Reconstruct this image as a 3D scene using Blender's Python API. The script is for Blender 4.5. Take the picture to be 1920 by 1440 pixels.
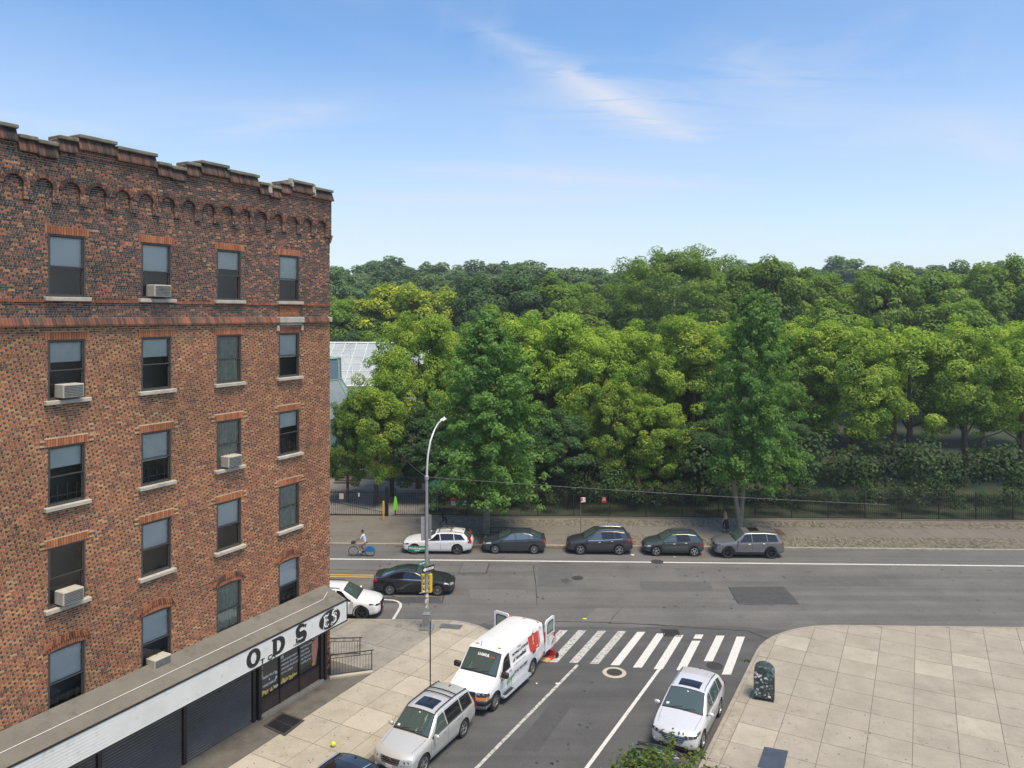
import bpy, bmesh, math, random
import numpy as np
from mathutils import Vector, Matrix

R = math.radians
scene = bpy.context.scene
for _o in list(bpy.data.objects):
    bpy.data.objects.remove(_o)
COL = scene.collection

# ------------------------------------------------------------------ camera
CAM_H, FOC, HOR, CX = 16.6, 1430.0, 588.0, 960.0      # metres, focal length in photo pixels, horizon row, centre column
cam_d = bpy.data.cameras.new('camera')
cam = bpy.data.objects.new('camera', cam_d)
COL.objects.link(cam)
cam.location = (0, 0, CAM_H)
cam.rotation_euler = (R(90), 0, 0)
cam_d.sensor_width = 36.0
cam_d.lens = 36.0 * FOC / 1920.0
cam_d.shift_y = -(720.0 - HOR) / 1920.0
cam_d.clip_start = 0.1
cam_d.clip_end = 6000
scene.camera = cam

# ------------------------------------------------------------------ sky
SUN_EL, SUN_AZ = R(67), R(142)         # azimuth clockwise from +Y: behind the camera, slightly right
world = bpy.data.worlds.new('World')
scene.world = world
world.use_nodes = True
nt = world.node_tree
for n in list(nt.nodes):
    nt.nodes.remove(n)
wo = nt.nodes.new('ShaderNodeOutputWorld')
bg = nt.nodes.new('ShaderNodeBackground')
bg.inputs['Strength'].default_value = 0.105
sky = nt.nodes.new('ShaderNodeTexSky')
sky.sky_type = 'NISHITA'
sky.sun_disc = False
sky.sun_elevation = SUN_EL
sky.sun_rotation = SUN_AZ
sky.altitude = 50
sky.air_density = 1.0
sky.dust_density = 0.7
sky.ozone_density = 2.0
tc = nt.nodes.new('ShaderNodeTexCoord')
# thin cirrus: stretched noise on the sky direction projected on a high flat layer
sep = nt.nodes.new('ShaderNodeSeparateXYZ')
nt.links.new(tc.outputs['Generated'], sep.inputs[0])
zc = nt.nodes.new('ShaderNodeMath'); zc.operation = 'MAXIMUM'; zc.inputs[1].default_value = 0.0
nt.links.new(sep.outputs['Z'], zc.inputs[0])
zb = nt.nodes.new('ShaderNodeMath'); zb.operation = 'ADD'; zb.inputs[1].default_value = 0.10
nt.links.new(zc.outputs[0], zb.inputs[0])
dv = nt.nodes.new('ShaderNodeVectorMath'); dv.operation = 'DIVIDE'
cmb = nt.nodes.new('ShaderNodeCombineXYZ')
for k in range(3):
    nt.links.new(zb.outputs[0], cmb.inputs[k])
nt.links.new(tc.outputs['Generated'], dv.inputs[0])
nt.links.new(cmb.outputs[0], dv.inputs[1])
def cloud_layer(rot, scale, loc, nscale, detail, lo, hi, dist, gain):
    mp = nt.nodes.new('ShaderNodeMapping')
    mp.inputs['Rotation'].default_value = (0, 0, R(rot))
    mp.inputs['Scale'].default_value = scale
    mp.inputs['Location'].default_value = loc
    nt.links.new(dv.outputs[0], mp.inputs['Vector'])
    nz = nt.nodes.new('ShaderNodeTexNoise')
    nz.inputs['Scale'].default_value = nscale
    nz.inputs['Detail'].default_value = detail
    nz.inputs['Roughness'].default_value = 0.56
    nz.inputs['Distortion'].default_value = dist
    nt.links.new(mp.outputs[0], nz.inputs['Vector'])
    mr = nt.nodes.new('ShaderNodeMapRange')
    mr.interpolation_type = 'SMOOTHSTEP'
    mr.inputs['From Min'].default_value = lo
    mr.inputs['From Max'].default_value = hi
    mr.inputs['To Max'].default_value = gain
    nt.links.new(nz.outputs['Fac'], mr.inputs['Value'])
    return mr.outputs[0]
c1 = cloud_layer(38, (1.0, 0.30, 1), (2.6, 1.4, 0), 1.5, 6, 0.45, 0.95, 0.9, 0.35)
c2 = cloud_layer(-24, (0.5, 1.0, 1), (4.1, 2.2, 0), 1.0, 4, 0.30, 0.90, 0.5, 0.42)
def mth(op, a, b=None, clamp=False):
    n = nt.nodes.new('ShaderNodeMath'); n.operation = op; n.use_clamp = clamp
    for i, x in enumerate((a, b)):
        if x is None: continue
        if isinstance(x, (int, float)): n.inputs[i].default_value = x
        else: nt.links.new(x, n.inputs[i])
    return n.outputs[0]
dsep = nt.nodes.new('ShaderNodeSeparateXYZ')
nt.links.new(dv.outputs[0], dsep.inputs[0])
def layer_noise(rot, scale, seed):
    mp = nt.nodes.new('ShaderNodeMapping')
    mp.inputs['Rotation'].default_value = (0, 0, R(rot)); mp.inputs['Scale'].default_value = scale; mp.inputs['Location'].default_value = (seed, seed * .7, 0)
    nt.links.new(dv.outputs[0], mp.inputs['Vector'])
    nz = nt.nodes.new('ShaderNodeTexNoise'); nz.noise_dimensions = '2D'
    nz.inputs['Scale'].default_value = 2.2; nz.inputs['Detail'].default_value = 7; nz.inputs['Roughness'].default_value = .62; nz.inputs['Distortion'].default_value = .7
    nt.links.new(mp.outputs[0], nz.inputs['Vector'])
    fr = nt.nodes.new('ShaderNodeMapRange'); fr.inputs['From Min'].default_value = .36; fr.inputs['From Max'].default_value = .68
    nt.links.new(nz.outputs['Fac'], fr.inputs['Value'])
    return mth('MULTIPLY', mth('SUBTRACT', nz.outputs['Fac'], .5), 3.4), fr.outputs[0]
WOB = [layer_noise(-51, (.9, 3.2, 1), 1.7), layer_noise(-8, (.6, 2.6, 1), 5.2)]
def streak(A, B, w0, w1, gain, wi):
    """one wisp of cirrus lying between two spots of the cloud layer"""
    dx, dy = B[0] - A[0], B[1] - A[1]; L = math.hypot(dx, dy); dx /= L; dy /= L
    wob, frag = WOB[wi]
    X = mth('SUBTRACT', dsep.outputs['X'], A[0]); Y = mth('SUBTRACT', dsep.outputs['Y'], A[1])
    al = mth('DIVIDE', mth('ADD', mth('MULTIPLY', X, dx), mth('MULTIPLY', Y, dy)), L)
    ac = mth('ADD', mth('MULTIPLY', X, -dy), mth('MULTIPLY', Y, dx))
    width = mth('MAXIMUM', mth('ADD', mth('MULTIPLY', al, w1 - w0), w0), .01)
    q = mth('ADD', mth('DIVIDE', mth('ABSOLUTE', ac), width), wob)
    m1 = nt.nodes.new('ShaderNodeMapRange'); m1.interpolation_type = 'SMOOTHSTEP'
    m1.inputs['From Min'].default_value = 1.3; m1.inputs['From Max'].default_value = -.9
    nt.links.new(q, m1.inputs['Value'])
    e = mth('ABSOLUTE', mth('SUBTRACT', mth('ADD', al, mth('MULTIPLY', wob, .10)), .5))
    m2 = nt.nodes.new('ShaderNodeMapRange'); m2.interpolation_type = 'SMOOTHSTEP'
    m2.inputs['From Min'].default_value = .66; m2.inputs['From Max'].default_value = .10
    nt.links.new(e, m2.inputs['Value'])
    return mth('MULTIPLY', mth('MULTIPLY', mth('MULTIPLY', m1.outputs[0], m2.outputs[0]), mth('ADD', mth('MULTIPLY', frag, .8), .2)), gain)
wisps = [((-.14, 2.0), (.68, 3.0), .08, .16, 1.35, 0), ((.05, 2.35), (.66, 2.95), .28, .24, 1.2, 0), ((.48, 2.78), (.80, 3.06), .07, .09, .9, 0), ((-.55, 3.40), (1.2, 3.75), .18, .30, 1.6, 1),
         ((-1.25, 3.0), (-.5, 2.58), .24, .16, 1.0, 1), ((.55, 2.1), (1.15, 2.8), .24, .34, 1.0, 0), ((-1.05, 3.95), (.8, 4.0), .24, .3, 1.1, 1), ((-1.9, 2.4), (-1.2, 3.2), .12, .16, .5, 0), ((1.5, 2.6), (2.2, 3.3), .10, .18, .55, 0)]
acc = mth('MAXIMUM', c1, c2)
for w_ in wisps:
    acc = mth('ADD', acc, streak(*w_), True)
hz = nt.nodes.new('ShaderNodeMapRange')          # pale veil low over the horizon
hz.inputs['From Min'].default_value = 0.0
hz.inputs['From Max'].default_value = 0.34
hz.inputs['To Min'].default_value = 0.62
hz.inputs['To Max'].default_value = 0.0
nt.links.new(sep.outputs['Z'], hz.inputs['Value'])
inv = mth('MULTIPLY', mth('SUBTRACT', 1.0, acc), mth('SUBTRACT', 1.0, hz.outputs[0]))
cadd = mth('SUBTRACT', 1.0, inv, True)
hsv = nt.nodes.new('ShaderNodeHueSaturation')
hsv.inputs['Saturation'].default_value = 1.2
hsv.inputs['Value'].default_value = 1.9
nt.links.new(sky.outputs[0], hsv.inputs['Color'])
mix = nt.nodes.new('ShaderNodeMix'); mix.data_type = 'RGBA'
mix.inputs['B'].default_value = (6.9, 7.25, 8.3, 1)
nt.links.new(cadd, mix.inputs['Factor'])
nt.links.new(hsv.outputs[0], mix.inputs['A'])
nt.links.new(mix.outputs['Result'], bg.inputs['Color'])
nt.links.new(bg.outputs[0], wo.inputs['Surface'])

# ------------------------------------------------------------------ sun (soft, through thin cloud)
sun_d = bpy.data.lights.new('sun', 'SUN')
sun_d.energy = 4.4
sun_d.angle = R(24)
sun_d.color = (1.0, 0.865, 0.66)
sun = bpy.data.objects.new('sun', sun_d)
COL.objects.link(sun)
to_sun = Vector((math.sin(SUN_AZ) * math.cos(SUN_EL), math.cos(SUN_AZ) * math.cos(SUN_EL), math.sin(SUN_EL)))
sun.rotation_euler = to_sun.to_track_quat('Z', 'Y').to_euler()
sun.location = (0, -20, 60)

scene.view_settings.view_transform = 'Standard'
scene.view_settings.look = 'None'
scene.view_settings.exposure = 0.08
scene.view_settings.gamma = 1.0
scene.view_settings.use_curve_mapping = False
scene.render.engine = 'CYCLES'
scene.cycles.max_bounces = 5
scene.cycles.use_light_tree = False
scene.cycles.diffuse_bounces = 2
scene.cycles.glossy_bounces = 2
scene.cycles.transmission_bounces = 4
scene.cycles.transparent_max_bounces = 6

# ------------------------------------------------------------------ frames of reference
def G(u, v, h=0.0):
    """photo pixel of a point at height h above the road -> world position"""
    d = v - HOR
    y = FOC * (CAM_H - h) / d
    return Vector(((u - CX) / FOC * y, y, h))
TH = math.atan(0.539)                       # side street direction, clockwise from +Y
SB, CB = math.sin(TH), math.cos(TH)
def PB(p, s, z=0.0):                        # side street frame: p across (right +), s along (away +)
    return Vector((p * CB + s * SB, -p * SB + s * CB, z))
def toPB(v):
    return (v.x * CB - v.y * SB, v.x * SB + v.y * CB)
WA = R(-1.8)                                # avenue direction
CW, SW = math.cos(WA), math.sin(WA)
def W(q, r, z=0.0):                         # avenue frame: q along (right +), r across (away +)
    return Vector((q * CW - r * SW, q * SW + r * CW, z))
def toW(v):
    return (v.x * CW + v.y * SW, -v.x * SW + v.y * CW)
ANG_S = math.atan2(CB, SB)                  # heading of +s
rnd = random.Random(7)

# ------------------------------------------------------------------ materials
MATS = {}
def mat(name, col, rough=0.6, metal=0.0, var=None, bump=None, coat=0.0, spec=0.5, trans=None, alpha=None, var2=None, tint=None, streak=None):
    """var=(scale, amount) brightness noise; var2 the same, coarser; bump=(scale, strength); tint=(color, scale, lo, hi) stains"""
    if name in MATS:
        return MATS[name]
    m = bpy.data.materials.new(name)
    m.use_nodes = True
    t = m.node_tree
    b = t.nodes['Principled BSDF']
    b.inputs['Roughness'].default_value = rough
    b.inputs['Metallic'].default_value = metal
    b.inputs['Specular IOR Level'].default_value = spec
    b.inputs['Coat Weight'].default_value = coat
    b.inputs['Coat Roughness'].default_value = 0.04
    c4 = (col[0], col[1], col[2], 1)
    b.inputs['Base Color'].default_value = c4
    out = None
    tcn = None
    def coords():
        nonlocal tcn
        if tcn is None:
            tcn = t.nodes.new('ShaderNodeTexCoord')
        return tcn.outputs['Object']
    for vv in (var, var2):
        if not vv:
            continue
        sc, am = vv
        nz = t.nodes.new('ShaderNodeTexNoise')
        nz.inputs['Scale'].default_value = sc
        nz.inputs['Detail'].default_value = 5
        nz.inputs['Roughness'].default_value = 0.65
        t.links.new(coords(), nz.inputs['Vector'])
        mr = t.nodes.new('ShaderNodeMapRange')
        mr.inputs['From Min'].default_value = 0.3
        mr.inputs['From Max'].default_value = 0.7
        mr.inputs['To Min'].default_value = 1 - am
        mr.inputs['To Max'].default_value = 1 + am
        t.links.new(nz.outputs['Fac'], mr.inputs['Value'])
        mx = t.nodes.new('ShaderNodeVectorMath'); mx.operation = 'SCALE'
        if out is None:
            mx.inputs[0].default_value = col[:3]
        else:
            t.links.new(out, mx.inputs[0])
        t.links.new(mr.outputs[0], mx.inputs['Scale'])
        out = mx.outputs[0]
    if streak:          # long faint stripes, e.g. wheel tracks: (rotation, scale x, scale y, amount)
        mp = t.nodes.new('ShaderNodeMapping')
        mp.inputs['Rotation'].default_value = (0, 0, streak[0]); mp.inputs['Scale'].default_value = (streak[1], streak[2], 1)
        t.links.new(coords(), mp.inputs['Vector'])
        nz = t.nodes.new('ShaderNodeTexNoise'); nz.inputs['Scale'].default_value = 1.0; nz.inputs['Detail'].default_value = 4
        t.links.new(mp.outputs[0], nz.inputs['Vector'])
        mr = t.nodes.new('ShaderNodeMapRange'); mr.inputs['From Min'].default_value = .3; mr.inputs['From Max'].default_value = .7
        mr.inputs['To Min'].default_value = 1 - streak[3]; mr.inputs['To Max'].default_value = 1 + streak[3]
        t.links.new(nz.outputs['Fac'], mr.inputs['Value'])
        mx = t.nodes.new('ShaderNodeVectorMath'); mx.operation = 'SCALE'
        if out is None: mx.inputs[0].default_value = col[:3]
        else: t.links.new(out, mx.inputs[0])
        t.links.new(mr.outputs[0], mx.inputs['Scale'])
        out = mx.outputs[0]
    if tint:
        tcol, tsc, lo, hi = tint
        nz = t.nodes.new('ShaderNodeTexNoise')
        nz.inputs['Scale'].default_value = tsc
        nz.inputs['Detail'].default_value = 7
        nz.inputs['Roughness'].default_value = 0.7
        t.links.new(coords(), nz.inputs['Vector'])
        mr = t.nodes.new('ShaderNodeMapRange')
        mr.inputs['From Min'].default_value = lo
        mr.inputs['From Max'].default_value = hi
        t.links.new(nz.outputs['Fac'], mr.inputs['Value'])
        mm = t.nodes.new('ShaderNodeMix'); mm.data_type = 'RGBA'
        t.links.new(mr.outputs[0], mm.inputs['Factor'])
        mm.inputs['A'].default_value = c4
        if out is not None:
            t.links.new(out, mm.inputs['A'])
        mm.inputs['B'].default_value = (tcol[0], tcol[1], tcol[2], 1)
        out = mm.outputs['Result']
    if out is not None:
        t.links.new(out, b.inputs['Base Color'])
    if bump:
        nz = t.nodes.new('ShaderNodeTexNoise')
        nz.inputs['Scale'].default_value = bump[0]
        nz.inputs['Detail'].default_value = 4
        t.links.new(coords(), nz.inputs['Vector'])
        bp = t.nodes.new('ShaderNodeBump')
        bp.inputs['Strength'].default_value = bump[1]
        bp.inputs['Distance'].default_value = 0.01
        t.links.new(nz.outputs['Fac'], bp.inputs['Height'])
        t.links.new(bp.outputs[0], b.inputs['Normal'])
    if trans:
        b.inputs['Transmission Weight'].default_value = trans
    MATS[name] = m
    return m

def attr_mat(name, stops, rough=0.7, attr='tint', trans=0.0, spec=0.3, rnd_obj=0.0, bump=None, var=None):
    """colour from a per-face/point attribute through a colour ramp; trans = share of light let through (leaves)"""
    if name in MATS:
        return MATS[name]
    m = bpy.data.materials.new(name)
    m.use_nodes = True
    t = m.node_tree
    b = t.nodes['Principled BSDF']
    b.inputs['Roughness'].default_value = rough
    b.inputs['Specular IOR Level'].default_value = spec
    at = t.nodes.new('ShaderNodeAttribute')
    at.attribute_name = attr
    rp = t.nodes.new('ShaderNodeValToRGB')
    el = rp.color_ramp.elements
    while len(el) < len(stops):
        el.new(0.5)
    for e, (pos, c) in zip(el, stops):
        e.position = pos
        e.color = (c[0], c[1], c[2], 1)
    t.links.new(at.outputs['Fac'], rp.inputs[0])
    col = rp.outputs[0]
    if rnd_obj:
        oi = t.nodes.new('ShaderNodeObjectInfo')
        mr = t.nodes.new('ShaderNodeMapRange')
        mr.inputs['To Min'].default_value = 1 - rnd_obj
        mr.inputs['To Max'].default_value = 1 + rnd_obj
        t.links.new(oi.outputs['Random'], mr.inputs['Value'])
        mx = t.nodes.new('ShaderNodeVectorMath'); mx.operation = 'SCALE'
        t.links.new(col, mx.inputs[0]); t.links.new(mr.outputs[0], mx.inputs['Scale'])
        col = mx.outputs[0]
    for var in ([var] if isinstance(var, tuple) else (var or [])):
        nz = t.nodes.new('ShaderNodeTexNoise')
        nz.inputs['Scale'].default_value = var[0]
        nz.inputs['Detail'].default_value = 4
        tcn = t.nodes.new('ShaderNodeTexCoord')
        t.links.new(tcn.outputs['Object'], nz.inputs['Vector'])
        mr = t.nodes.new('ShaderNodeMapRange')
        mr.inputs['From Min'].default_value = 0.3
        mr.inputs['From Max'].default_value = 0.7
        mr.inputs['To Min'].default_value = 1 - var[1]
        mr.inputs['To Max'].default_value = 1 + var[1]
        t.links.new(nz.outputs['Fac'], mr.inputs['Value'])
        mx = t.nodes.new('ShaderNodeVectorMath'); mx.operation = 'SCALE'
        t.links.new(col, mx.inputs[0]); t.links.new(mr.outputs[0], mx.inputs['Scale'])
        col = mx.outputs[0]
    t.links.new(col, b.inputs['Base Color'])
    if trans:
        tr = t.nodes.new('ShaderNodeBsdfTranslucent')
        br = t.nodes.new('ShaderNodeVectorMath'); br.operation = 'MULTIPLY'
        br.inputs[1].default_value = (1.15, 1.25, 0.55)
        t.links.new(col, br.inputs[0])
        t.links.new(br.outputs[0], tr.inputs['Color'])
        ms = t.nodes.new('ShaderNodeMixShader')
        ms.inputs[0].default_value = trans
        t.links.new(b.outputs[0], ms.inputs[1])
        t.links.new(tr.outputs[0], ms.inputs[2])
        t.links.new(ms.outputs[0], t.nodes['Material Output'].inputs['Surface'])
    MATS[name] = m
    return m

# ------------------------------------------------------------------ mesh and object helpers
def lk(o, parent=None):
    COL.objects.link(o)
    if parent is not None:
        o.parent = parent
    return o
def tag(o, label=None, cat=None, group=None, kind=None):
    if label: o['label'] = label
    if cat: o['category'] = cat
    if group: o['group'] = group
    if kind: o['kind'] = kind
    return o
def empty(name, loc=(0, 0, 0), rz=0.0, label=None, cat=None, group=None):
    o = bpy.data.objects.new(name, None)
    o.empty_display_size = 0.3
    o.location = loc
    o.rotation_euler = (0, 0, rz)
    lk(o)
    return tag(o, label, cat, group)
def copy_tree(o, parent=None):
    c = o.copy()
    lk(c, parent)
    for ch in list(o.children):
        copy_tree(ch, c)
    return c

class MB:
    def __init__(s):
        s.v, s.f, s.m, s.t = [], [], [], []
        s.cur_t = 0.0
    def add(s, vs, fs, mi=0):
        o = len(s.v)
        s.v.extend([tuple(a) for a in vs])
        for f in fs:
            s.f.append([i + o for i in f])
            s.m.append(mi)
            s.t.append(s.cur_t)
        return s
    def box(s, c, d, rz=0.0, mi=0, M=None):
        x, y, z = d[0] / 2, d[1] / 2, d[2] / 2
        vs = [Vector((a * x, b * y, e * z)) for e in (-1, 1) for b in (-1, 1) for a in (-1, 1)]
        rot = M if M is not None else Matrix.Rotation(rz, 3, 'Z')
        c = Vector(c)
        vs = [rot @ v + c for v in vs]
        return s.add(vs, [(0, 2, 3, 1), (4, 5, 7, 6), (0, 1, 5, 4), (2, 6, 7, 3), (0, 4, 6, 2), (1, 3, 7, 5)], mi)
    def bbox(s, c, d, b=0.02, rz=0.0, mi=0, M=None):
        """box with chamfered edges"""
        hx, hy, hz = d[0] / 2, d[1] / 2, d[2] / 2
        b = min(b, hx * .9, hy * .9, hz * .9)
        rot = M if M is not None else Matrix.Rotation(rz, 3, 'Z')
        c = Vector(c)
        bm = bmesh.new()
        vs = []
        for a in (-1, 1):
            for e in (-1, 1):
                for g in (-1, 1):
                    vs += [(a * hx, e * (hy - b), g * (hz - b)), (a * (hx - b), e * hy, g * (hz - b)), (a * (hx - b), e * (hy - b), g * hz)]
        bvs = [bm.verts.new(v) for v in vs]
        bmesh.ops.convex_hull(bm, input=bvs)
        bm.verts.index_update()
        V = [rot @ v.co + c for v in bm.verts]
        F = [[v.index for v in f.verts] for f in bm.faces]
        bm.free()
        return s.add(V, F, mi)
    def prism(s, poly, z0, z1, mi=0, fn=None):
        """vertical prism over a 2D polygon (counter-clockwise)"""
        n = len(poly)
        a = [Vector((p[0], p[1], z0)) for p in poly] + [Vector((p[0], p[1], z1)) for p in poly]
        if fn: a = [fn(v) for v in a]
        fs = [list(range(n))[::-1], [i + n for i in range(n)]]
        fs += [(i, (i + 1) % n, (i + 1) % n + n, i + n) for i in range(n)]
        return s.add(a, fs, mi)
    def tube(s, path, rad, n=8, mi=0, caps=True):
        path = [Vector(p) for p in path]
        if not isinstance(rad, (list, tuple)): rad = [rad] * len(path)
        vs, fs = [], []
        prev = None
        for i, p in enumerate(path):
            d = (path[min(i + 1, len(path) - 1)] - path[max(i - 1, 0)]).normalized()
            if prev is None:
                up = Vector((0, 0, 1)) if abs(d.z) < 0.9 else Vector((1, 0, 0))
                a = d.cross(up).normalized()
            else:
                a = (prev - d * prev.dot(d)).normalized()
            prev = a
            b = d.cross(a)
            for k in range(n):
                t = 2 * math.pi * k / n
                vs.append(p + (a * math.cos(t) + b * math.sin(t)) * rad[i])
        for i in range(len(path) - 1):
            for k in range(n):
                k2 = (k + 1) % n
                fs.append((i * n + k, i * n + k2, (i + 1) * n + k2, (i + 1) * n + k))
        if caps:
            fs.append(list(range(n))[::-1])
            fs.append([(len(path) - 1) * n + k for k in range(n)])
        return s.add(vs, fs, mi)
    def lathe(s, prof, n=24, mi=0, fn=None, closed=False):
        """profile [(r, z)] spun about z"""
        vs, fs = [], []
        for r, z in prof:
            for k in range(n):
                t = 2 * math.pi * k / n
                vs.append(Vector((r * math.cos(t), r * math.sin(t), z)))
        m = len(prof)
        for i in range(m - 1 if not closed else m):
            j = (i + 1) % m
            for k in range(n):
                k2 = (k + 1) % n
                fs.append((i * n + k, i * n + k2, j * n + k2, j * n + k))
        if not closed:
            if prof[0][0] > 1e-6: fs.append(list(range(n))[::-1])
            if prof[-1][0] > 1e-6: fs.append([(m - 1) * n + k for k in range(n)])
        if fn: vs = [fn(v) for v in vs]
        return s.add(vs, fs, mi)
    def patch(s, fn, nu, nv, mi=0):
        """grid patch: fn(a, b) -> point, a and b in 0..1"""
        vs = [fn(i / nu, j / nv) for j in range(nv + 1) for i in range(nu + 1)]
        fs = [(j * (nu + 1) + i, j * (nu + 1) + i + 1, (j + 1) * (nu + 1) + i + 1, (j + 1) * (nu + 1) + i) for j in range(nv) for i in range(nu)]
        return s.add(vs, fs, mi)
    def mesh(s, name, mats, smooth=None, tint=False):
        me = bpy.data.meshes.new(name)
        me.from_pydata(s.v, [], s.f)
        for m in (mats if isinstance(mats, (list, tuple)) else [mats]):
            me.materials.append(m)
        if any(s.m):
            me.polygons.foreach_set('material_index', s.m)
        if tint:
            at = me.attributes.new('tint', 'FLOAT', 'FACE')
            at.data.foreach_set('value', s.t)
        if smooth is not None:
            me.polygons.foreach_set('use_smooth', [True] * len(me.polygons))
            me.set_sharp_from_angle(angle=R(smooth))
        me.update()
        return me
    def build(s, name, mats, parent=None, smooth=None, fix=False, tint=False):
        me = s.mesh(name, mats, smooth, tint)
        if fix:
            bm = bmesh.new(); bm.from_mesh(me)
            bmesh.ops.recalc_face_normals(bm, faces=bm.faces)
            bm.to_mesh(me); bm.free()
        o = bpy.data.objects.new(name, me)
        return lk(o, parent)

def text2d(s, size=1.0, offset=0.0, align='LEFT', spacing=1.0, shear=0.0):
    """flat lettering as 2D vertices and faces"""
    cu = bpy.data.curves.new('lettering', 'FONT')
    cu.body = s
    cu.size = size
    cu.offset = offset
    cu.align_x = align
    cu.space_character = spacing
    cu.shear = shear
    cu.resolution_u = 3
    o = bpy.data.objects.new('lettering', cu)
    COL.objects.link(o)
    dg = bpy.context.evaluated_depsgraph_get()
    me = bpy.data.meshes.new_from_object(o.evaluated_get(dg))
    V = [(v.co.x, v.co.y) for v in me.vertices]
    F = [list(p.vertices) for p in me.polygons]
    bpy.data.objects.remove(o)
    bpy.data.curves.remove(cu)
    bpy.data.meshes.remove(me)
    return V, F
def put_text(mb, s, size, fn, mi=0, **kw):
    V, F = text2d(s, size, **kw)
    mb.add([fn(x, y) for x, y in V], F, mi)
def disc2d(cx, cy, rx, ry, n=24):
    return [(cx + rx * math.cos(2 * math.pi * k / n), cy + ry * math.sin(2 * math.pi * k / n)) for k in range(n)]
# ================================================================== the ground, roads and pavements
M_asph = mat('asphalt_old', (0.122, 0.118, 0.108), 0.9, var=(0.35, 0.16), var2=(9.0, 0.16), bump=(60, 0.35), tint=((0.085, 0.083, 0.078), 0.9, 0.60, 0.74), streak=(-WA, .05, 1.1, .17))
M_asph2 = mat('asphalt_side_street', (0.080, 0.080, 0.077), 0.88, var=(0.5, 0.14), var2=(14.0, 0.2), bump=(70, 0.35), tint=((0.125, 0.12, 0.11), 0.9, 0.6, 0.8), streak=(-(math.pi / 2 - TH), .06, 1.2, .18))
M_patch = mat('asphalt_patch', (0.062, 0.062, 0.062), 0.85, var=(3, 0.2), bump=(60, 0.3))
M_tar = mat('tar', (0.045, 0.045, 0.045), 0.6)
M_conc = mat('concrete_light', (0.375, 0.338, 0.262), 0.9, var=(1.1, 0.12), var2=(14, 0.09), bump=(40, 0.2), tint=((0.23, 0.205, 0.165), 2.1, 0.58, 0.75))
M_conc2 = mat('concrete_grey', (0.255, 0.235, 0.195), 0.9, var=(0.9, 0.16), var2=(12, 0.12), bump=(40, 0.2), tint=((0.13, 0.12, 0.105), 1.1, 0.55, 0.75))
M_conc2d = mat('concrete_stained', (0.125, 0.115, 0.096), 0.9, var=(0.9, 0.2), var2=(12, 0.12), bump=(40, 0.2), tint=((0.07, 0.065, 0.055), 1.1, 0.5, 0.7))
M_conc3 = mat('concrete_far_shaded', (0.155, 0.137, 0.108), 0.9, var=(0.5, 0.12), var2=(8, 0.12), tint=((0.095, 0.086, 0.07), 0.8, 0.55, 0.75))  # base colour darkened to carry the tree shade on the park side
M_conc4 = mat('concrete_pale', (0.44, 0.395, 0.31), 0.9, var=(1.1, 0.08), var2=(14, 0.08), bump=(40, 0.2))
M_conc5 = mat('concrete_warm', (0.32, 0.285, 0.225), 0.9, var=(.7, 0.14), var2=(14, 0.09), bump=(40, 0.2), tint=((0.22, 0.2, 0.165), 1.3, 0.56, 0.76))
M_joint = mat('joint_dirt', (0.15, 0.135, 0.11), 0.95, var=(6, 0.2))
M_kerb = mat('kerb_stone', (0.30, 0.265, 0.205), 0.85, var=(2.5, 0.22), var2=(20, 0.12), bump=(30, 0.3))
M_paint = mat('road_paint', (0.60, 0.585, 0.53), 0.7, var=(5, 0.08), tint=((0.26, 0.255, 0.235), 5.5, 0.57, 0.70))
M_paint_worn = mat('road_paint_worn', (0.50, 0.49, 0.44), 0.75, tint=((0.20, 0.197, 0.185), 6.5, 0.47, 0.60))
M_yellow = mat('road_paint_yellow', (0.62, 0.36, 0.04), 0.7, var=(5, 0.1), tint=((0.25, 0.19, 0.1), 5.5, 0.6, 0.75))
M_soil = mat('garden_soil', (0.035, 0.04, 0.02), 0.95, var=(0.6, 0.4), tint=((0.02, 0.045, 0.012), 0.35, 0.45, 0.6))
M_litter = mat('leaf_litter', (0.105, 0.062, 0.034), 0.95, var=(7, 0.35), tint=((0.06, 0.045, 0.03), 4, 0.5, 0.65))
M_sett = attr_mat('granite_setts', [(0, (0.08, 0.075, 0.05)), (0.5, (0.165, 0.15, 0.105)), (1, (0.23, 0.21, 0.155))], 0.85)  # contrast lowered to put tree shade into the sett colours
M_iron = mat('cast_iron', (0.06, 0.055, 0.05), 0.6, 0.3, var=(12, 0.3))
M_steelplate = mat('steel_plate', (0.17, 0.18, 0.19), 0.5, 0.4, var=(3, 0.15))
M_grass = mat('weed_green', (0.07, 0.12, 0.02), 0.8)

R_FAR, R_NEAR, R_FENCE = 54.26, 40.9, 61.75
P_L, P_R = -18.1, -7.2

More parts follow.
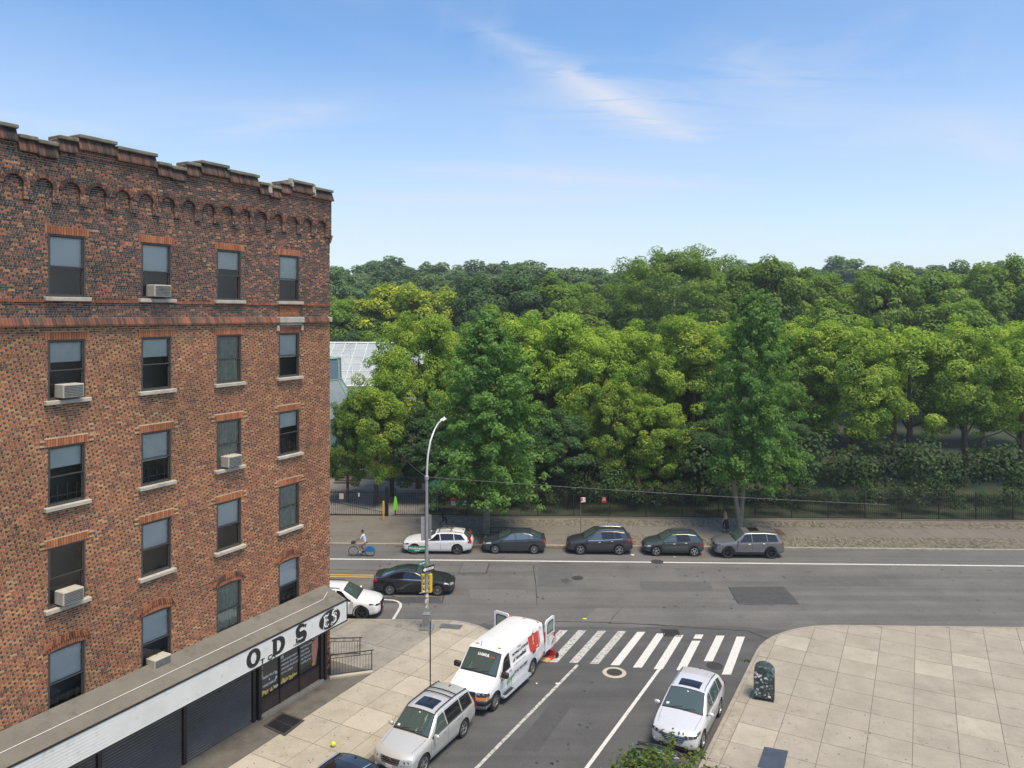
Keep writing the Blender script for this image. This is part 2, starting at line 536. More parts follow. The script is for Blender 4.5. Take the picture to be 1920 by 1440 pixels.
def clip(poly, planes):
    """convex clip of a 2D polygon by half planes (nx, ny, d): keep nx*x+ny*y <= d"""
    for nx, ny, d in planes:
        out = []
        for i in range(len(poly)):
            a, b = poly[i], poly[(i + 1) % len(poly)]
            da, db = nx * a[0] + ny * a[1] - d, nx * b[0] + ny * b[1] - d
            if da <= 0: out.append(a)
            if (da < 0 < db) or (db < 0 < da):
                t = da / (da - db)
                out.append((a[0] + (b[0] - a[0]) * t, a[1] + (b[1] - a[1]) * t))
        poly = out
        if len(poly) < 3: return []
    return poly
def area2(poly):
    return 0.5 * sum(poly[i][0] * poly[(i + 1) % len(poly)][1] - poly[(i + 1) % len(poly)][0] * poly[i][1] for i in range(len(poly)))
NP = (CB, -SB)                # unit vector of p
NR = (-SW, CW)                # unit vector of r
def fillet(pv, rv, sgn, rad, n=9):
    """corner between kerb lines p=pv and r=rv; sgn -1: pavement on the low-p side. returns arc points, tangent half planes"""
    n1 = (NP[0] * -sgn, NP[1] * -sgn); d1 = pv * -sgn            # keep n1.x <= d1
    n2 = NR; d2 = rv
    det = n1[0] * n2[1] - n1[1] * n2[0]
    e1, e2 = d1 - rad, d2 - rad
    c = ((e1 * n2[1] - e2 * n1[1]) / det, (n1[0] * e2 - n2[0] * e1) / det)
    a1, a2 = math.atan2(n1[1], n1[0]), math.atan2(n2[1], n2[0])
    while a2 - a1 > math.pi: a2 -= 2 * math.pi
    while a2 - a1 < -math.pi: a2 += 2 * math.pi
    arc, planes = [], []
    for k in range(n + 1):
        t = a1 + (a2 - a1) * k / n
        arc.append((c[0] + rad * math.cos(t), c[1] + rad * math.sin(t)))
        planes.append((math.cos(t), math.sin(t), c[0] * math.cos(t) + c[1] * math.sin(t) + rad))
    return arc, planes
KW = 0.17
# ---- terrain: one sheet to the horizon, rising gently behind the garden
mb = MB()
rows = [-400, -60, 0, 30, 61.9, 62.3, 75, 90, 110, 140, 180, 230, 300, 400, 600, 1200, 3000]
def th(r): return -0.06 if r < 62 else (0.08 if r < 76 else 0.08 + 10.5 * min(1, max(0, (r - 90) / 260.0)) ** 1.2)
qs = [-3000, -900, -400, -200, -100, -50, 0, 50, 100, 200, 400, 900, 3000]
vs = []
for r in rows:
    for q in qs: vs.append(W(q, r, th(r)))
n = len(qs)
fs = [(j * n + i, j * n + i + 1, (j + 1) * n + i + 1, (j + 1) * n + i) for j in range(len(rows) - 1) for i in range(n - 1)]
mb.add(vs, fs)
tag(mb.build('ground', M_soil, smooth=40), 'dark planted garden ground rising behind the fence', kind='structure')

# ---- avenue and side street
mb = MB()
mb.add([W(-260, R_NEAR - 3, 0), W(260, R_NEAR - 3, 0), W(260, R_FAR + .05, 0), W(-260, R_FAR + .05, 0)], [(0, 1, 2, 3)])
tag(mb.build('avenue_road', M_asph), 'weathered grey asphalt of the avenue running across', kind='structure')
mb = MB()
edge = []
for k in range(15):                                    # ragged seam between the two asphalts
    t = k / 14
    u = 880 + (1480 - 880) * t
    v = 1170 + 7 * math.sin(t * 3.1) + (12 * max(0, t - .82) / .18) + rnd.uniform(-1, 1)
    edge.append(G(u, v))
poly = [PB(P_L - .4, -40), PB(P_R + .4, -40)]
poly += [G(1500, 1215)] + edge[::-1]
mb.add([(p.x, p.y, 0.004) for p in poly], [list(range(len(poly)))])
tag(mb.build('side_street_road', M_asph2), 'darker asphalt of the side street', kind='structure')

# ---- pavements with kerbs
def kerb(name, path, label, inner):
    """swept kerb along a path; inner = side towards the pavement (+1 left of travel)"""
    mb = MB()
    pts = [Vector((p[0], p[1], 0)) for p in path]
    prof = [(0, -0.05), (0, 0.115), (0.02, 0.135), (KW, 0.137), (KW, -0.05)]
    vs = []
    for i, p in enumerate(pts):
        d = (pts[min(i + 1, len(pts) - 1)] - pts[max(i - 1, 0)]).normalized()
        nrm = Vector((-d.y, d.x, 0)) * inner
        for o, z in prof: vs.append(p + nrm * o + Vector((0, 0, z)))
    m = len(prof)
    fs = [(i * m + k, (i + 1) * m + k, (i + 1) * m + k + 1, i * m + k + 1) for i in range(len(pts) - 1) for k in range(m - 1)]
    mb.add(vs, fs)
    return tag(mb.build(name, M_kerb, fix=True), label, kind='structure')

arcL, plL = fillet(P_L, R_NEAR, -1, 3.2)
arcR, plR = fillet(P_R, R_NEAR, 1, 6.0)
plLi = [(a, b, d - KW) for a, b, d in plL]
plRi = [(a, b, d - KW) for a, b, d in plR]
v2 = lambda v: (v.x, v.y)
def dense(a, b, n):
    return [(a[0] + (b[0] - a[0]) * k / n, a[1] + (b[1] - a[1]) * k / n) for k in range(n)]
pathL = dense(v2(PB(P_L, -30)), arcL[0], 20) + arcL + dense(arcL[-1], v2(W(-120, R_NEAR)), 20)[1:]
kerb('kerb_corner_left', pathL, 'stone kerb round the acute shop corner', 1)
pathR = dense(v2(PB(P_R, -30)), arcR[0], 20) + arcR + dense(arcR[-1], v2(W(160, R_NEAR)), 20)[1:]
kerb('kerb_corner_right', pathR, 'stone kerb round the right hand corner', -1)
kerb('kerb_far', [v2(W(-150 + 10 * k, R_FAR)) for k in range(32)], 'stone kerb of the park side pavement', 1)

def slab_field(name, label, planes, pj, sj, frame, matf, top=0.13, basemat=M_joint, gap=0.012, region=None):
    """paving flags, each its own piece, clipped to a convex region; base sheet below shows in the joints"""
    big = [(-500, -500), (500, -500), (500, 500), (-500, 500)]
    fr = frame
    c0 = [v2(fr(pj[0], sj[0])), v2(fr(pj[-1], sj[0])), v2(fr(pj[-1], sj[-1])), v2(fr(pj[0], sj[-1]))]
    if area2(c0) < 0: c0 = c0[::-1]
    base = clip(c0, planes)
    mb = MB()
    mb.prism(base, -0.05, top - 0.012)
    root = tag(mb.build(name, basemat), label, kind='structure')
    cnt = 0
    for i in range(len(pj) - 1):
        for j in range(len(sj) - 1):
            q = [v2(fr(pj[i] + gap, sj[j] + gap)), v2(fr(pj[i + 1] - gap, sj[j] + gap)), v2(fr(pj[i + 1] - gap, sj[j + 1] - gap)), v2(fr(pj[i] + gap, sj[j + 1] - gap))]
            if area2(q) < 0: q = q[::-1]
            q = clip(q, planes)
            if len(q) < 3 or abs(area2(q)) < 0.03: continue
            if region and not region(q): continue
            zt = top + rnd.uniform(-0.003, 0.003)
            mb = MB(); mb.prism(q, top - 0.06, zt)
            mb.build('slab', matf(pj[i], sj[j]), root)
            cnt += 1
    return root
def frange(a, b, d):
    out = [a]
    while out[-1] < b - 1e-6: out.append(min(out[-1] + d, b))
    return out
WALL_P, COR_S = -23.82, 26.68                              # facade line of the brick block and its corner
lab_s = frange(6.4, 46, 1.57)
slab_field('pavement_shop_front', 'pale concrete flag pavement beside the parked van', plLi + [(-NP[0], -NP[1], 22.2)], [-22.2, -20.57, -18.95, -17.0], [s for s in frange(23.67 - 1.57 * 12, 48, 1.57)],
           PB, lambda p, s: M_conc4 if rnd.random() < .12 else M_conc)
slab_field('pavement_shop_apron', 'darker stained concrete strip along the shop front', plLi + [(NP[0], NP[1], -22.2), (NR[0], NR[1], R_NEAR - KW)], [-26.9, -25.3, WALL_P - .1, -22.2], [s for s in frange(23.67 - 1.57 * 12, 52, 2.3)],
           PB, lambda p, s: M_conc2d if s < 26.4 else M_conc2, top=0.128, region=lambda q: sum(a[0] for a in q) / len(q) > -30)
slab_field('pavement_avenue_side', 'concrete pavement along the near side of the avenue', [(NR[0], NR[1], R_NEAR - KW), (NP[0], NP[1], -26.92)], frange(-60, -2, 2.4), frange(30.0, R_NEAR, 1.9), W,
           lambda p, s: M_conc2, top=0.126)
slab_field('pavement_right_corner', 'concrete flag pavement at the right hand corner', plRi + [(-NP[0], -NP[1], -(P_R + KW))], [P_R + KW, -6.55, -5.0, -3.45, -1.9, -0.35, 1.2, 2.75, 4.3, 6.5, 9.0, 12.0, 15.0], frange(12.0, 48, 1.62), PB,
           lambda p, s: (M_kerb if p < -6.9 else (M_conc if rnd.random() < .10 else M_conc5)))
far_root = slab_field('pavement_park_side', 'wide concrete pavement below the park fence', [], frange(-45, 48, 2.4), [R_FAR + KW, 56.9, 59.3, 61.25, R_FENCE + .1], W, lambda p, s: M_conc3,
           region=lambda q: True)

# ---- granite setts, small enough to be one piece of ground cover each strip
def setts(name, label, q0, q1, r0, r1, lx, ly, z=0.134):
    mb = MB()
    rr = random.Random(3)
    r, row = r0, 0
    while r < r1 - ly * .5:
        q = q0 + (lx * .5 if row % 2 else 0)
        while q < q1 - lx * .5:
            a = rr.uniform(.006, .014); zz = z + rr.uniform(0, .014)
            x0, x1, y0, y1 = q + a, q + lx - a, r + a, r + ly - a
            e = .012
            vs = [W(x0, y0, z - .03), W(x1, y0, z - .03), W(x1, y1, z - .03), W(x0, y1, z - .03), W(x0 + e, y0 + e, zz), W(x1 - e, y0 + e, zz), W(x1 - e, y1 - e, zz), W(x0 + e, y1 - e, zz)]
            mb.cur_t = rr.random()
            mb.add(vs, [(4, 5, 6, 7), (0, 1, 5, 4), (1, 2, 6, 5), (2, 3, 7, 6), (3, 0, 4, 7)])
            q += lx
        r += ly; row += 1
    return tag(mb.build(name, M_sett, tint=True), label, kind='stuff')
setts('granite_setts', 'strip of granite setts along the foot of the park fence', -9.6, 44, 59.45, 61.2, 0.155, 0.29)
setts('granite_setts', 'patch of mossy granite setts by the kerb left of the white wagon', -9.7, -4.2, R_FAR + .2, 56.85, 0.155, 0.25)
setts('granite_setts', 'strip of granite setts by the kerb behind the dark cars', 3.4, 36, R_FAR + .2, 56.85, 0.155, 0.25)

def sheet(name, pts, z, m, label=None, kind='structure'):
    mb = MB()
    mb.add([(p[0], p[1], z) for p in pts], [list(range(len(pts)))])
    o = mb.build(name, m)
    return tag(o, label, kind=kind)
sheet('tree_pit', [W(-4.1, R_FAR + .2), W(0.6, R_FAR + .2), W(0.6, 56.8), W(-4.1, 56.8)], .142, M_litter, 'brown leaf litter in the street tree pit')
sheet('gutter_litter', [W(-10, R_FAR - .35), W(2.2, R_FAR - .30), W(2.2, R_FAR - .01), W(-10, R_FAR - .01)], .005, M_litter, 'brown leaves lying along the far gutter')
sheet('tree_pit', [W(16.4, 57.3), W(18.6, 57.3), W(18.6, 58.9), W(16.4, 58.9)], .142, M_litter, 'brown leaf litter round the twin trunk street tree')

# ---- road markings
def strip(name, a, b, w, m, label, z=0.008):
    a, b = Vector((a[0], a[1], 0)), Vector((b[0], b[1], 0))
    d = (b - a).normalized(); nn = Vector((-d.y, d.x, 0)) * w / 2
    return sheet(name, [a - nn, b - nn, b + nn, a + nn], z, m, label)
rw = 51.27
strip('parking_lane_line', W(-120, rw - .1), W(120, rw - .1), .2, M_paint, 'long white parking lane line across the avenue')
for k, o in enumerate((-.17, .17)):
    a = G(707, 1080.5)
    q, r = toW(a)
    strip('centre_line', W(-120, r + o), W(q, r + o), .13, M_yellow, 'yellow centre line ending at the junction, %s of the pair' % ('nearer' if k == 0 else 'farther'))
strip('lane_line', G(1083, 1247), PB(-14.32, -10), .14, M_paint_worn, 'worn white line beside the van', .009)
strip('lane_line', G(1237, 1254), PB(-10.75, -10), .15, M_paint, 'white line left of the silver parked car', .009)
tops = [(1057, 1182), (1092, 1182), (1129, 1183), (1167, 1183.5), (1202.5, 1185), (1239, 1188), (1274, 1191), (1311.5, 1190), (1351, 1192), (1389, 1194)]
bots = [(1000, 1241), (1037, 1242), (1075, 1243), (1114, 1245), (1153, 1247.5), (1195, 1252), (1234, 1255), (1276.5, 1257), (1328, 1240), (1362, 1265)]
for k, (a, b) in enumerate(zip(tops, bots)):
    m = M_paint_worn if k < 4 else M_paint
    A, Bp = G(*a), G(*b)
    nn = W(.21, 0) - W(-.0, 0)
    segs = [(0, 1)]
    if k == 7: segs = [(0, .13), (.19, 1)]
    for t0, t1 in segs:
        P0, P1 = A.lerp(Bp, t0), A.lerp(Bp, t1)
        sheet('crosswalk_bar', [P1 - nn, P1 + nn, P0 + nn, P0 - nn], .0095, m, ('worn' if k < 4 else 'white') + ' crosswalk bar across the side street')
# parking box corner by the white car
cpts = [(700, 1123.5), (724, 1124.5), (738, 1125.5), (746, 1128), (751, 1132), (751, 1138), (746, 1147), (735, 1165)]
mb = MB()
P = [G(*c) for c in cpts]
L_, R_ = [], []
for i, p in enumerate(P):
    d = (P[min(i + 1, len(P) - 1)] - P[max(i - 1, 0)]).normalized()
    nn = Vector((-d.y, d.x, 0)) * .075
    L_.append(p + nn); R_.append(p - nn)
vs = [(a.x, a.y, .008) for a in L_ + R_]
k = len(P)
mb.add(vs, [(i, i + k, i + k + 1, i + 1) for i in range(k - 1)])
tag(mb.build('parking_box_line', M_paint, fix=True), 'white parking box line curving in front of the white car', kind='structure')

# ---- repairs, patches and seams in the asphalt
def px_sheet(name, pts, z, m, label): return sheet(name, [G(*p) for p in pts], z, m, label)
px_sheet('asphalt_patch', [(1440, 1133), (1384, 1131), (1366, 1101), (1470, 1100), (1500, 1134)], .005, M_patch, 'dark square asphalt repair at the right edge')
px_sheet('asphalt_patch', [(857, 1073), (910, 1073), (916, 1056), (868, 1055)], .005, mat('asphalt_patch_pale', (0.125, 0.122, 0.115), 0.9, var=(4, .15)), 'pale asphalt repair right of the lamp post')
px_sheet('asphalt_patch', [(1051, 1090), (1062, 1095), (1071, 1090), (1064, 1085), (1053, 1086)], .005, M_patch, 'small dark asphalt patch beside the manhole')
px_sheet('asphalt_patch', [(720, 1131), (828, 1131), (826, 1119), (716, 1120)], .005, M_patch, 'dark asphalt strip under the moving sedan')  # darker strip beside the sedan's near wheels
M_cut1 = mat('asphalt_cut_light', (0.14, 0.135, 0.123), .9, var=(2, .12), var2=(12, .15))
M_cut2 = mat('asphalt_cut_dark', (0.10, 0.098, 0.092), .9, var=(2, .12), var2=(12, .15))
px_sheet('asphalt_patch', [(1092, 1164), (1168, 1166), (1186, 1142), (1118, 1140)], .005, M_cut1, 'faint pale asphalt cut above the crosswalk')
px_sheet('asphalt_patch', [(1010, 1062), (1072, 1062), (1076, 1100), (1008, 1100)], .0045, M_cut2, 'faint dark resurfaced strip left of the middle manhole')
px_sheet('asphalt_patch', [(1200, 1090), (1330, 1092), (1338, 1107), (1202, 1105)], .0045, M_cut2, 'long faint asphalt cut right of the middle manhole')
px_sheet('asphalt_patch', [(880, 1105), (985, 1107), (990, 1125), (882, 1122)], .0045, M_cut1, 'faint pale asphalt cut right of the moving sedan')
px_sheet('asphalt_patch', [(1500, 1080), (1640, 1082), (1660, 1100), (1505, 1098)], .0045, M_cut2, 'faint dark asphalt cut near the right end of the avenue')
px_sheet('asphalt_patch', [(960, 1405), (1010, 1408), (1075, 1320), (1035, 1316)], .008, mat('asphalt_cut_side', (.07, .07, .068), .9, var=(2, .12), var2=(14, .2)), 'faint dark asphalt cut between the lane lines')
def spots(name, label, n, sampler, r0, r1, z, m, seed):
    rs = random.Random(seed); mb = MB()
    for _ in range(n):
        c = sampler(rs); r = rs.uniform(r0, r1); k = 7; a0 = rs.uniform(0, 6)
        mb.add([(c.x + r * rs.uniform(.6, 1.2) * math.cos(a0 + 6.283 * i / k), c.y + r * rs.uniform(.6, 1.2) * math.sin(a0 + 6.283 * i / k), z) for i in range(k)], [list(range(k))])
    tag(mb.build(name, m), label, kind='stuff')
M_gum = mat('gum_spots', (.10, .09, .075), .9); M_oil = mat('oil_spots', (.045, .045, .045), .5)
spots('gum_spots', 'dark trodden gum spots on the shop pavement', 260, lambda r: PB(r.uniform(-22.1, -18.4), r.uniform(15, 36.5)), .012, .035, .1345, M_gum, 1)
spots('gum_spots', 'dark trodden gum spots on the right corner pavement', 420, lambda r: PB(r.uniform(-6.4, 6.5), r.uniform(18, 35)), .012, .04, .1345, M_gum, 2)
spots('oil_spots', 'oil drips and small stains on the avenue', 160, lambda r: W(r.uniform(-12, 34), r.choice((43.5, 45, 48.6, 50.1)) + r.gauss(0, .35)), .02, .10, .0075, M_oil, 3)
spots('oil_spots', 'oil drips and small stains on the side street', 110, lambda r: PB(r.choice((-16.6, -12.9, -12.0, -8.4)) + r.gauss(0, .3), r.uniform(12, 37)), .02, .09, .0092, M_oil, 4)
px_sheet('steel_plate', [(1420, 1445), (1433, 1407), (1478, 1415), (1468, 1458)], .145, mat('plate_blue_grey', (.05, .065, .09), .6, var=(3, .2)), 'dark blue grey hatch plate in the right pavement')
px_sheet('steel_plate', [(823, 1182), (862, 1185), (868, 1177), (828, 1174)], .145, M_steelplate, 'grey utility plate set in the corner pavement')
def seam(pts, w, label):
    mb = MB()
    P = [G(*c) for c in pts]
    vs = []
    for i, p in enumerate(P):
        d = (P[min(i + 1, len(P) - 1)] - P[max(i - 1, 0)]).normalized()
        nn = Vector((-d.y, d.x, 0)) * w * rnd.uniform(.3, .75)
        vs += [(p.x + nn.x, p.y + nn.y, .007), (p.x - nn.x, p.y - nn.y, .007)]
    mb.add(vs, [(2 * i, 2 * i + 1, 2 * i + 3, 2 * i + 2) for i in range(len(P) - 1)])
    return tag(mb.build('tar_seam', M_tar, fix=True), label, kind='structure')
def wob(a, b, n, j):
    return [(a[0] + (b[0] - a[0]) * k / n + rnd.uniform(-j, j), a[1] + (b[1] - a[1]) * k / n + rnd.uniform(-j, j) * .35) for k in range(n + 1)]
seam(wob((1010, 1164), (1180, 1169), 14, 2), .07, 'tar seam above the crosswalk')
seam(wob((1180, 1169), (1400, 1183), 16, 2) + wob((1408, 1186), (1445, 1200), 4, 1), .10, 'tar seam bending to the right kerb')
seam(wob((1000, 1060), (1008, 1136), 8, 1.5), .05, 'crack running across the avenue near the middle')
seam(wob((1008, 1056), (1071, 1056), 5, .6), .05, 'seam along a resurfaced strip')
seam(wob((868, 1056), (859, 1075), 3, .5) + wob((862, 1076), (910, 1076), 4, .5) + wob((912, 1075), (917, 1057), 3, .5), .05, 'saw cut seam around the pale repair')
seam(wob((1366, 1101), (1384, 1132), 4, .6) + wob((1386, 1133), (1452, 1135), 4, .5), .06, 'saw cut seam around the dark repair')
seam(wob((620, 1067), (720, 1070), 8, 1), .06, 'long crack behind the moving sedan')
seam(wob((905, 1170), (940, 1160), 4, 1.2), .06, 'crack by the shop corner')
seam(wob((828, 1131), (834, 1112), 5, 1.5), .09, 'broken crack beside the lamp post')
seam(wob((1140, 1170), (1165, 1140), 5, 1.2), .04, 'thin crack above the crosswalk')

def manhole(u, v, rad, label, ring=None, z=.0):
    c = G(u, v)
    root = empty('manhole', (c.x, c.y, z), 0, label, 'manhole')
    if ring:
        mb = MB(); mb.lathe([(rad * 1.0, .006), (rad * 1.0, .012), (ring, .011), (ring + .03, .004)], 32); mb.build('collar', M_conc4, root, fix=True)
    mb = MB(); mb.lathe([(rad * .88, .006), (rad * .88, .016), (rad, .016), (rad, .004)], 32); mb.build('rim', M_iron, root, fix=True)
    mb = MB(); mb.lathe([(0, .011), (rad * .86, .011), (rad * .86, .004)], 32)
    for i in range(-3, 4):
        for j in range(-3, 4):
            if i * i + j * j < 9: mb.box((i * rad * .22, j * rad * .22, .013), (rad * .12, rad * .12, .006))
    mb.build('cover', M_iron, root, fix=True)
manhole(1152, 1261, .36, 'round manhole with a pale concrete collar below the crosswalk', .52)
manhole(1083, 1084, .36, 'small round manhole in the middle of the avenue')
manhole(1232, 1053.5, .42, 'round manhole interrupting the white parking line', z=.008)
manhole(1340, 1249, .38, 'rusty round manhole behind the silver parked car')
# drain grate
c = G(1258, 1187)
root = empty('drain_grate', (c.x, c.y, 0.0), WA, 'dark square drain grate above the crosswalk', 'drain')
mb = MB()
for s in (-1, 1):
    mb.box((0, s * .42, .01), (.9, .05, .014)); mb.box((s * .42, 0, .01), (.05, .78, .014))
mb.build('rim', M_iron, root)
mb = MB(); mb.box((0, 0, .0065), (.78, .78, .002)); mb.build('pit', mat('pit_black', (0.012, .012, .012), .9), root)
for k in range(9):
    mb = MB(); mb.box((-.34 + .085 * k, 0, .012), (.035, .78, .008)); mb.build('bar', M_iron, root)
# ================================================================== the brick corner block
M_brick = attr_mat('brick_faces', [(0.0, (0.03, 0.028, 0.027)), (0.25, (0.105, 0.068, 0.052)), (0.45, (0.23, 0.088, 0.053)), (0.7, (0.41, 0.160, 0.072)), (0.88, (0.45, 0.24, 0.105)), (1.0, (0.42, 0.31, 0.18))], 0.85, var=[(8, .12), (.35, .22), (1.7, .14)])
M_mortar = mat('mortar', (0.58, 0.48, 0.30), 0.95, var=(3, 0.12), var2=(0.5, .12))
M_mortar_g = mat('mortar_weathered', (0.46, 0.42, 0.33), 0.95, var=(3, 0.12), var2=(0.5, .12))
M_stone = mat('limestone', (0.43, 0.40, 0.33), 0.85, var=(3, 0.15), bump=(25, 0.3), tint=((0.2, 0.19, 0.16), 2.2, 0.55, 0.75))
M_stone_m = mat('coping_mossy', (0.19, 0.175, 0.125), 0.9, var=(2.5, 0.3), bump=(25, 0.3), tint=((0.10, 0.105, 0.06), 2, 0.5, 0.68))
M_wframe = mat('bronze_frame', (0.062, 0.058, 0.052), 0.5)
M_glassd = mat('window_glass', (0.03, 0.034, 0.035), 0.06, spec=0.7)
M_blind = mat('window_blind', (0.80, 0.80, 0.75), 0.7, var=(1.5, .12))
M_blindw = mat('window_blind_white', (0.82, 0.82, 0.80), 0.6, var=(1.5, .04))
M_curt = mat('curtain', (0.50, 0.48, 0.39), 0.9, var=(6, .2))
M_black = mat('black_metal', (0.018, 0.018, 0.018), 0.5)
M_brown = mat('brown_panel', (0.065, 0.042, 0.032), 0.6, var=(3, .2))
M_roofing = mat('roofing', (0.12, .115, .11), .9, var=(.8, .2))
M_white = mat('white_print', (0.78, 0.78, 0.75), 0.6)
M_grey_p = mat('grey_print', (0.32, 0.32, 0.31), 0.6)

def WP(s, z, o=0.0): return PB(WALL_P + o, s, z)
S0 = 9.0
bld = empty('apartment_building', PB(WALL_P, COR_S), 0, 'six storey patterned brick corner block with a shop at street level', 'building')
def bb(mb, name, mats, **kw):
    """build a part given in world coordinates under the building"""
    o = mb.build(name, mats, bld, **kw)
    o.matrix_parent_inverse = Matrix.Translation(bld.location).inverted()
    return o
def sub(mb, name, mats, parent, **kw):
    o = mb.build(name, mats, parent, **kw)
    o.matrix_parent_inverse = parent.matrix_world.inverted() if parent.parent is None else Matrix.Identity(4)
    return o
ZT = 21.62                                     # wall top below the parapet courses
cols = [24.15 - 3.2 * k for k in range(4)]
WZ = [(17.12, 19.08), (13.9, 15.78), (10.6, 12.46), (7.44, 9.32), (4.05, 6.12)]
HW = .6
openings = []
for c in cols:
    for k, (a, b) in enumerate(WZ): openings.append((c - HW, c + HW, a, b, k, c))
SHOP_TOP = 3.4
# --- mortar sheet with window holes and reveals
ss = sorted({S0, COR_S} | {o[0] for o in openings} | {o[1] for o in openings})
zs = sorted({SHOP_TOP, ZT, 16.3} | {o[2] for o in openings} | {o[3] for o in openings})
mb = MB()
for i in range(len(ss) - 1):
    for j in range(len(zs) - 1):
        cs, cz = (ss[i] + ss[i + 1]) / 2, (zs[j] + zs[j + 1]) / 2
        if any(o[0] < cs < o[1] and o[2] < cz < o[3] for o in openings): continue
        mb.add([WP(ss[i], zs[j], -.012), WP(ss[i + 1], zs[j], -.012), WP(ss[i + 1], zs[j + 1], -.012), WP(ss[i], zs[j + 1], -.012)], [(0, 1, 2, 3)], 1 if cz > 16.3 else 0)
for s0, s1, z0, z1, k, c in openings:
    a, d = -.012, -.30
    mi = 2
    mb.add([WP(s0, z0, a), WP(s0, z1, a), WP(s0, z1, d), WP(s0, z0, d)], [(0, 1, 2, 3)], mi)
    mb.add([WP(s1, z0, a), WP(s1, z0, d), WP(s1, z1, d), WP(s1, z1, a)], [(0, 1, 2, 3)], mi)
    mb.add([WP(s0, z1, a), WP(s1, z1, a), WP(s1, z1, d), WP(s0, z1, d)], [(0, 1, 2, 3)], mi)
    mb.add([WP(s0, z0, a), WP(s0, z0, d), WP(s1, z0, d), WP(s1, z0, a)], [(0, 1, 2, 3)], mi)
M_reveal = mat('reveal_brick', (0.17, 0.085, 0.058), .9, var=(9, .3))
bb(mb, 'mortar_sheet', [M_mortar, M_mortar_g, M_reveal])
# --- the other walls and roof of the block
A = PB(WALL_P, COR_S); Bc = PB(WALL_P, S0 - 14)
n1 = A + (W(-22, 0) - W(0, 0)); n2 = Bc + (PB(-22, 0) - PB(0, 0))
def wallquad(mb, a, b, z0, z1, mi=0): mb.add([(a.x, a.y, z0), (b.x, b.y, z0), (b.x, b.y, z1), (a.x, a.y, z1)], [(0, 1, 2, 3)], mi)
def brick_tex():
    m = bpy.data.materials.new('brick_far_walls'); m.use_nodes = True
    t = m.node_tree; b = t.nodes['Principled BSDF']; b.inputs['Roughness'].default_value = .9
    br = t.nodes.new('ShaderNodeTexBrick')
    br.inputs['Color1'].default_value = (.28, .1, .055, 1); br.inputs['Color2'].default_value = (.1, .05, .035, 1); br.inputs['Mortar'].default_value = (.38, .33, .25, 1)
    br.inputs['Scale'].default_value = 1; br.inputs['Brick Width'].default_value = .21; br.inputs['Row Height'].default_value = .075; br.inputs['Mortar Size'].default_value = .008
    tcx = t.nodes.new('ShaderNodeTexCoord'); sp = t.nodes.new('ShaderNodeSeparateXYZ'); cb = t.nodes.new('ShaderNodeCombineXYZ')
    ad = t.nodes.new('ShaderNodeMath'); ad.operation = 'ADD'
    t.links.new(tcx.outputs['Object'], sp.inputs[0]); t.links.new(sp.outputs['X'], ad.inputs[0]); t.links.new(sp.outputs['Y'], ad.inputs[1])
    t.links.new(ad.outputs[0], cb.inputs[0]); t.links.new(sp.outputs['Z'], cb.inputs[1]); t.links.new(cb.outputs[0], br.inputs['Vector'])
    t.links.new(br.outputs['Color'], b.inputs['Base Color'])
    return m
M_btex = brick_tex()
Ai = A + (PB(-.012, 0) - PB(0, 0))
S0p = PB(WALL_P, S0)
mb = MB()
wallquad(mb, Ai, n1, -.05, 22.0); wallquad(mb, n1, n2, -.05, 22.0); wallquad(mb, n2, Bc, -.05, 22.0)
wallquad(mb, Bc, S0p, -.05, 22.0)
wallquad(mb, PB(WALL_P - .012, S0), Ai, ZT - .2, 21.75)
wallquad(mb, PB(WALL_P - .62, S0), PB(WALL_P - .62, COR_S - .1), -.05, SHOP_TOP + .3)
mb.add([(v.x, v.y, 21.2) for v in (Ai, n1, n2, Bc)], [(0, 1, 2, 3)], 1)
bb(mb, 'outer_wall', [M_btex, M_roofing])
mb = MB()     # dark rooms behind the windows
mb.add([WP(S0, SHOP_TOP, -.9), WP(COR_S - .3, SHOP_TOP, -.9), WP(COR_S - .3, ZT, -.9), WP(S0, ZT, -.9)], [(0, 1, 2, 3)])
bb(mb, 'inner_wall', mat('room_dark', (.09, .09, .085), .9))

# --- every brick of the facade, raised from the mortar; arches of the corbel table stand proud above
ARC_S = [26.01 - .875 * k for k in range(19)]
ARC_R, ARC_Z, ARC_BOT = .30, 20.46, 20.05
PROUD = .10
def proud(s, z):
    """is this spot of the upper wall on the proud layer (outside the arch niches)?"""
    if z < ARC_BOT: return False
    for a in ARC_S:
        d = abs(s - a)
        if d < ARC_R and (z < ARC_Z or (z - ARC_Z) ** 2 + d * d < ARC_R ** 2): return False
    if z < ARC_Z and s < COR_S - .1:
        return True
    return True
rb = random.Random(11)
mbr = MB()
H_C, JN, LST, LHD = .0715, .0165, .176, .074
row = 0
z = SHOP_TOP
def put_brick(s0, s1, z0, z1, o, t, depth=.03):
    mbr.cur_t = t
    j = rb.uniform(-.0015, .0025)
    mbr.add([WP(s0, z0, o - depth), WP(s1, z0, o - depth), WP(s1, z1, o - depth), WP(s0, z1, o - depth), WP(s0, z0, o + j), WP(s1, z0, o + j), WP(s1, z1, o + j), WP(s0, z1, o + j)],
            [(4, 5, 6, 7), (0, 1, 5, 4), (1, 2, 6, 5), (2, 3, 7, 6), (3, 0, 4, 7)])
LINT = .27
blocked = []
for s0, s1, z0, z1, k, c in openings:
    blocked.append((s0, s1, z0, z1))
    if k < 4: blocked.append((s0 - .11, s1 + .11, z1, z1 + LINT))
    blocked.append((s0 - .13, s1 + .13, z0 - .13, z0))
